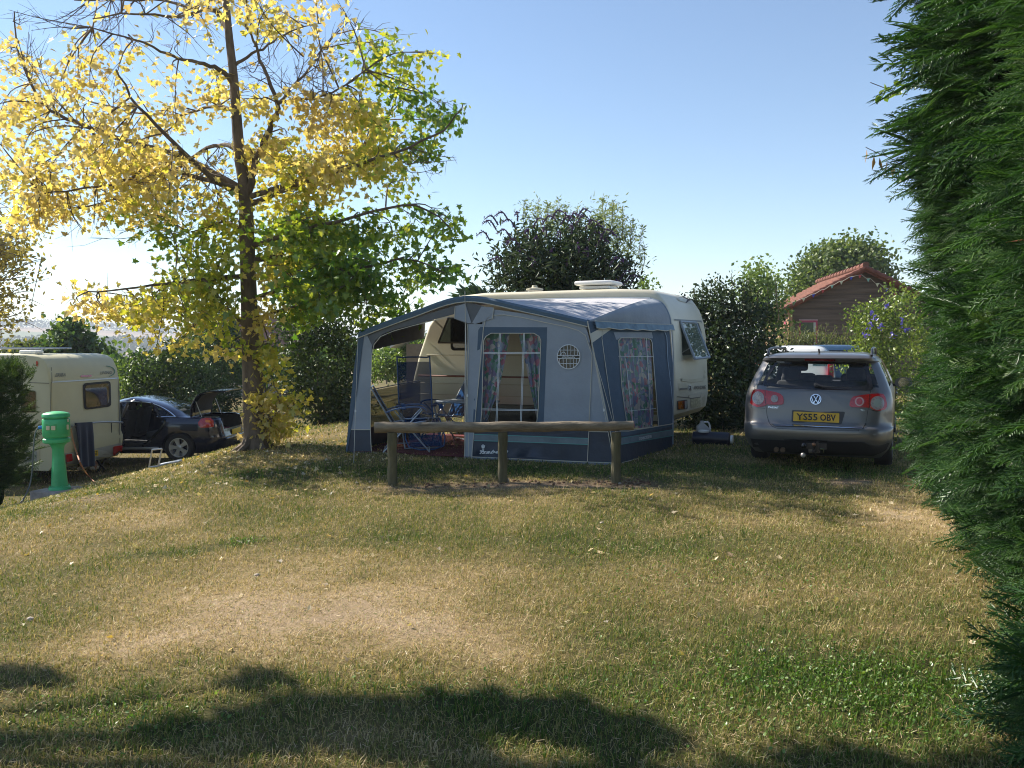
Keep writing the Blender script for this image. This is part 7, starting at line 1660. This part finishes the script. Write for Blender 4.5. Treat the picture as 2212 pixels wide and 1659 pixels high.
# ---------------------------------------------------------------- folding step on the grass by the blue car
def step():
    b = ground(350, 1012); Y = b.y; t = thing('folding_step', 'bright metal folding step frame lying on the grass by the wheel of the blue car', 'step', b)
    def q(x, y, Y_=Y): return at(*c1(x, y), Y_)
    for p0, p1 in (((1068, 1135), (1090, 1010)), ((1132, 1128), (1160, 1003))): MB().tube([q(*p0), q(*p1)], .012, 6).build('leg', alu, t)
    MB().tube([q(1090, 1010), q(1160, 1003)], .014, 6).build('crossbar', alu, t); MB().tube([q(1068, 1135), q(1132, 1128), q(1230, 1098, Y+.1), q(1300, 1080, Y+.2)], .013, 6).build('base_tube', alu, t); MB().rbox(q(1225, 1102, Y+.12), (.3, .12, .03), .01, Matrix.Rotation(R(-10), 3, 'Y')).build('tread', alu, t)
step()
# ---------------------------------------------------------------- chalet
def chalet():
    Y = 28.0; a = at(1706, 745, Y); gx_ = a.x; t = thing('wooden_chalet', 'brown timber-clad chalet with a red tiled roof and coloured bunting under the gable', 'chalet', G(gx_+2.6, Y+2))
    wd = MB(); th = R(-8); U = Vector((math.cos(th), math.sin(th), 0)); V = Vector((-math.sin(th), math.cos(th), 0)); W_ = 4.6; D_ = 5.6; O = Vector((gx_, Y, float(hgt(gx_, Y))-.05)); he = at(1700, 662, Y).z-O.z; ha = at(1855, 586, Y+.3).z-O.z
    def Pn(u, v, z): return O+U*u+V*v+Vector((0, 0, z))
    # clapboards as real lapped boards on gable and left wall
    hb = .155; z = 0; gab = MB(); lef = MB()
    while z < ha-.1:
        z1 = z+hb
        def span(zz): 
            if zz <= he: return 0, W_
            f = (zz-he)/(ha-he); return W_/2*f, W_-W_/2*f
        a0, a1 = span(z); b0, b1 = span(z1) if z1 < ha else (W_/2, W_/2)
        gab.add([Pn(a0, -.03, z), Pn(a1, -.03, z), Pn(b1, -.008, z1), Pn(b0, -.008, z1), Pn(a0, .0, z), Pn(a1, .0, z)], [[0, 1, 2, 3], [4, 5, 1, 0]])
        if z1 <= he: lef.add([Pn(-.03, 0, z), Pn(-.03, D_, z), Pn(-.008, D_, z1), Pn(-.008, 0, z1), Pn(0, 0, z), Pn(0, D_, z)], [[0, 3, 2, 1], [0, 1, 5, 4]])
        z = z1
    wm_ = mat('clapboard_brown', (.095, .065, .05), .85, var=.35, scale=2.2, bump=.4, bscale=30, stretch=(.3, .3, 5), col2=(.17, .12, .09)); gab.build('gable_wall', wm_, t, sm=None); lef.build('side_wall', mat('clapboard_sunlit', (.26, .16, .09), .85, var=.3, scale=2.2, stretch=(.3, .3, 5)), t, sm=None)  # left wall: same boards, sunlight on that side painted in as lighter brown
    core = MB(); core.prism([Pn(.01, .02, 0), Pn(W_-.01, .02, 0), Pn(W_-.01, .02, he), Pn(W_/2, .02, ha-.02), Pn(.01, .02, he)], V*(D_-.04)); core.build('wall_core', wm_, t, sm=None)
    MB().box(Pn(-.0, -.0, he/2), (.12, .12, he), Matrix.Rotation(th, 3, 'Z')).build('corner_board', mat('corner_tan', (.38, .22, .11), .8, var=.2), t, sm=None)
    # tiled roof
    tl = mat('roof_tile_red', (.15, .058, .036), .85, var=.28, scale=3, bump=.3, bscale=20); vd = mat('verge_tile_red', (.15, .05, .032), .8, var=.25, scale=4)
    sl_ = (ha-he)/(W_/2); ov = .35
    for s in (0, 1):
        mb = MB(); nr_, nc = 14, 40; rows = []
        for i in range(nr_*2+1):
            k = i//2; f = k/nr_ if i % 2 == 0 else (k+1)/nr_-.001; lift = .035*(1 if i % 2 == 0 else 0); u = (-ov+(W_/2+ov)*f); zz = he+sl_*u+.05+lift
            u = u if s == 0 else W_-u; rows.append([Pn(u, -.32+(D_+.6)*j/nc, zz+.018*math.sin(j*math.pi*1.0)) for j in range(nc+1)])
        if s: rows = [r[::-1] for r in rows]
        mb.grid([r[::-1] for r in rows]); mb.build('roof', tl, t, sm=None, thick=.03)
        for k in range(13):
            f0, f1 = k/13, (k+1)/13; u0 = -ov+(W_/2+ov)*f0; u1 = -ov+(W_/2+ov)*f1+.03; m0 = he+sl_*u0+.10; m1 = he+sl_*u1+.08
            if s: u0, u1 = W_-u0, W_-u1
            mb2 = MB(); mb2.tube([Pn(u0, -.34, m0-.05), Pn(u1, -.34, m1-.05)], [.085, .07], 8); mb2.build('verge_tile', vd, t)
        a_ = Pn(-.3 if s == 0 else W_+.3, -.30, he-.28*sl_-.0); b_ = Pn(W_/2, -.30, ha+.0); MB().tube([a_+Vector((0, 0, -.04)), b_+Vector((0, 0, -.06))], .04, 4).build('barge_board', vd, t)
    mb = MB()
    for k in range(16): mb.tube([Pn(W_/2, -.38+k*.44, ha+.12), Pn(W_/2, -.38+(k+1)*.44+.04, ha+.10)], [.11, .09], 10)
    mb.build('ridge', tl, t)
    # window with pink frame
    GP = Plane(Pn(0, -.032, 0), Pn(W_, -.032, 0), Pn(0, -.032, 2))
    c5 = lambda x, y: ((2600+x*.36166)*K, (750+y*.36166)*K)
    pink = mat('frame_pink_red', (.36, .035, .09), .5); mb = MB(); lay(mb, GP, [c5(*q) for q in ((686, 1080), (864, 1080), (864, 1330), (686, 1330))], .02, 20, .06); fr = mb.build('window_frame', pink, t)
    mb = MB(); lay(mb, GP, [c5(*q) for q in ((698, 1102), (824, 1102), (824, 1320), (698, 1320))], .028, 20, .01); o = mb.build('window_pane', mat('pane_green_reflection', (.03, .055, .025), .25, spec=.4, var=.5, scale=4), t); o.parent = fr  # dark green reflection painted into the pane's base colour
    mb = MB(); lay(mb, GP, [c5(*q) for q in ((824, 1102), (846, 1102), (846, 1320), (824, 1320))], .03, 20, .01); o = mb.build('window_reveal', mat('frame_pale', (.40, .40, .36), .6), t); o.parent = fr
    mb = MB(); lay(mb, GP, [c5(*q) for q in ((682, 1074), (868, 1074), (868, 1082), (682, 1082))], .05, 20, .05); o = mb.build('window_head', mat('frame_light_pink', (.6, .40, .42), .5), t); o.parent = fr
    mb = MB(); lay(mb, Plane(Pn(-.032, 0, 0), Pn(-.032, 1, 0), Pn(-.032, 0, 2)), [c5(*q) for q in ((533, 1095), (552, 1095), (552, 1260), (533, 1260))], .02, 20, .05); mb.build('side_window', pink, t)
    # bunting: pennants on a string under the verge
    cols = {'blue': (.04, .07, .40), 'red': (.45, .06, .06), 'cream': (.55, .52, .36), 'green': (.22, .42, .34)}
    bt = thing('bunting', 'string of small coloured pennants hanging under the chalet gable', 'bunting', Pn(W_/2, -.42, ha-.3))
    lst = [((632, 905), 'green'), ((728, 868), 'cream'), ((824, 828), 'blue'), ((918, 785), 'red'), ((1008, 740), 'green'), ((1100, 700), 'cream'), ((1197, 658), 'blue'), ((1282, 640), 'red'), ((1365, 675), 'green'), ((1455, 722), 'cream'), ((1545, 772), 'blue'), ((1632, 815), 'red')]
    BP = Plane(Pn(0, -.44, 0), Pn(W_, -.44, 0), Pn(0, -.44, 2)); pts = []
    for (x, y), c_ in lst:
        a_ = BP.hit(*c5(x-17, y-3)); b_ = BP.hit(*c5(x+17, y-8)); cc = BP.hit(*c5(x-2, y+32)); pts += [a_, b_]
        mb = MB(); mb.prism([a_, b_, cc], V*.004); mb.build('pennant', mat('pennant_'+c_, cols[c_], .8, var=.05), bt)
    MB().tube(pts, .006, 4).build('string', pip, bt)
chalet()
def far_house():
    Y = 46; p = at(392, 745, Y); t = thing('house', 'house with a brown tiled roof half hidden behind the shrubs above the blue car', 'house', G(p.x, Y)); O = G(p.x, Y); th = R(-25); U = Vector((math.cos(th), math.sin(th), 0)); V = Vector((-math.sin(th), math.cos(th), 0))
    ze = at(365, 758, Y).z-O.z; za = at(410, 712, Y).z-O.z+.6
    def Pn(u, v, z): return O+U*u+V*v+Vector((0, 0, z))
    MB().prism([Pn(-.6, 0, 0), Pn(4.2, 0, 0), Pn(4.2, 0, ze), Pn(1.8, 0, za), Pn(-.6, 0, ze)], V*7).build('wall', mat('render_cream', (.5, .42, .36), .8, var=.1), t, sm=None)
    for s in (0, 1):
        e = -1.0 if s == 0 else 4.6; sl = (za-ze)/2.4; q = [Pn(e, -.5, ze-.4*sl), Pn(1.8, -.5, za+.02), Pn(1.8, 7.5, za+.02), Pn(e, 7.5, ze-.4*sl)]; MB().prism(q, Vector((0, 0, .16))).build('roof', mat('roof_brown', (.13, .06, .045), .85, var=.3, scale=4, bump=.5, bscale=12), t, sm=None)
    MB().tube([Pn(-1.0, -.52, ze-.4*(za-ze)/2.4), Pn(1.8, -.52, za)], .07, 4).build('barge_board', mat('barge_white', (.6, .58, .55), .6), t)
far_house()
def lamp_board():
    # pale board seen through the awning, slanting above the bush: roof edge of a far hut
    Y = 33; a, b = at(842, 752, Y), at(872, 735, Y); t = thing('hut_roof', 'pale slanting roof edge of a small hut, seen through the open awning', 'hut', G((a.x+b.x)/2, Y))
    MB().prism([a, b, b+Vector((.05, 3, .0)), a+Vector((.05, 3, 0))], Vector((0, 0, .09))).build('roof', mat('barge_white', (.6, .58, .55), .6), t, sm=None)
    MB().box(((b.x+.6), Y+1.6, (b.z+float(hgt(b.x, Y)))/2-.1), (1.1, 2.4, b.z-float(hgt(b.x, Y))-.1)).build('wall', mat('hut_wood', (.2, .15, .1), .8), t, sm=None)
lamp_board()
# ---------------------------------------------------------------- person behind the small caravan (feet and shins show below it)
def person():
    f = at(*c1(600, 1172), 18.12); gz = float(hgt(f.x, 18.12)); x0 = f.x; Y = 18.12
    t = thing('person', 'person in pale shoes standing behind the small caravan, only shins and feet showing', 'person', (x0, Y, gz))
    a2 = at(*c1(686, 1150), 18.12).x-x0
    J = {'pelvis': (a2*.5, 0, .93), 'waist': (a2*.5, 0, 1.08), 'chest': (a2*.5, 0, 1.30), 'neck': (a2*.5, 0, 1.48), 'headb': (a2*.5, -.01, 1.56), 'head': (a2*.5, -.01, 1.68),
         'hl': (a2*.5-.10, 0, .90), 'kl': (.02, -.03, .50), 'al': (0, .02, .09), 'tl': (-.02, -.15, .035), 'hr': (a2*.5+.10, 0, .90), 'kr': (a2-.02, -.03, .50), 'ar': (a2, .02, .09), 'tr': (a2+.04, -.14, .035),
         'sl': (a2*.5-.19, 0, 1.42), 'el': (a2*.5-.27, .02, 1.14), 'wl': (a2*.5-.24, -.12, .92), 'fl': (a2*.5-.23, -.16, .83), 'sr': (a2*.5+.19, 0, 1.42), 'er': (a2*.5+.27, .02, 1.14), 'wr': (a2*.5+.24, -.12, .92), 'fr': (a2*.5+.23, -.16, .83)}
    RD = {'pelvis': .14, 'waist': .12, 'chest': .145, 'neck': .055, 'headb': .07, 'head': .095, 'hl': .09, 'kl': .055, 'al': .038, 'tl': .035, 'hr': .09, 'kr': .055, 'ar': .038, 'tr': .035, 'sl': .06, 'el': .04, 'wl': .027, 'fl': .025, 'sr': .06, 'er': .04, 'wr': .027, 'fr': .025}
    E = [('pelvis', 'waist'), ('waist', 'chest'), ('chest', 'neck'), ('neck', 'headb'), ('headb', 'head'), ('pelvis', 'hl'), ('hl', 'kl'), ('kl', 'al'), ('al', 'tl'), ('pelvis', 'hr'), ('hr', 'kr'), ('kr', 'ar'), ('ar', 'tr'), ('chest', 'sl'), ('sl', 'el'), ('el', 'wl'), ('wl', 'fl'), ('chest', 'sr'), ('sr', 'er'), ('er', 'wr'), ('wr', 'fr')]
    ks = list(J); me = bpy.data.meshes.new('body'); me.from_pydata([J[k] for k in ks], [(ks.index(a), ks.index(b)) for a, b in E], [])
    o = bpy.data.objects.new('body', me); COL.objects.link(o); m = o.modifiers.new('s', 'SKIN')
    for i, k in enumerate(ks): me.skin_vertices[0].data[i].radius = (RD[k], RD[k])
    me.skin_vertices[0].data[0].use_root = True; o.modifiers.new('u', 'SUBSURF').levels = 2; bpy.context.view_layer.update()
    m2 = bpy.data.meshes.new_from_object(o.evaluated_get(bpy.context.evaluated_depsgraph_get())); bpy.data.objects.remove(o)
    m2.materials.clear(); m2.materials.append(mat('skin', (.50, .27, .18), .6, var=.06)); m2.polygons.foreach_set('use_smooth', [True]*len(m2.polygons)); link('body', m2, t, world=False)
    for x in (0, a2):
        for s in (1,):
            mb = MB(); mb.rbox((x, -.06, .035), (.10, .27, .07), .03, seg=3); mb.build('shoe', mat('shoe_white', (.7, .66, .62), .6), t, world=False)
    cx = a2*.5; sh = MB(); sh.lathe([(.145, .93), (.15, 1.1), (.175, 1.3), (.16, 1.42), (.07, 1.49)], (cx, 0, 0), 20); sh.build('shirt', mat('shirt_blue', (.10, .16, .3), .8), t, world=False)
    sh = MB(); sh.lathe([(.19, .55), (.18, .75), (.16, .95)], (cx, 0, 0), 20); sh.build('shorts', mat('shorts_beige', (.4, .34, .25), .8), t, world=False)
    hd = MB(); hd.lathe([(.001, 1.80), (.06, 1.79), (.10, 1.74), (.108, 1.68), (.09, 1.63)], (cx, .01, 0), 16); hd.build('hair', mat('hair_brown', (.06, .04, .025), .8), t, world=False)
person()
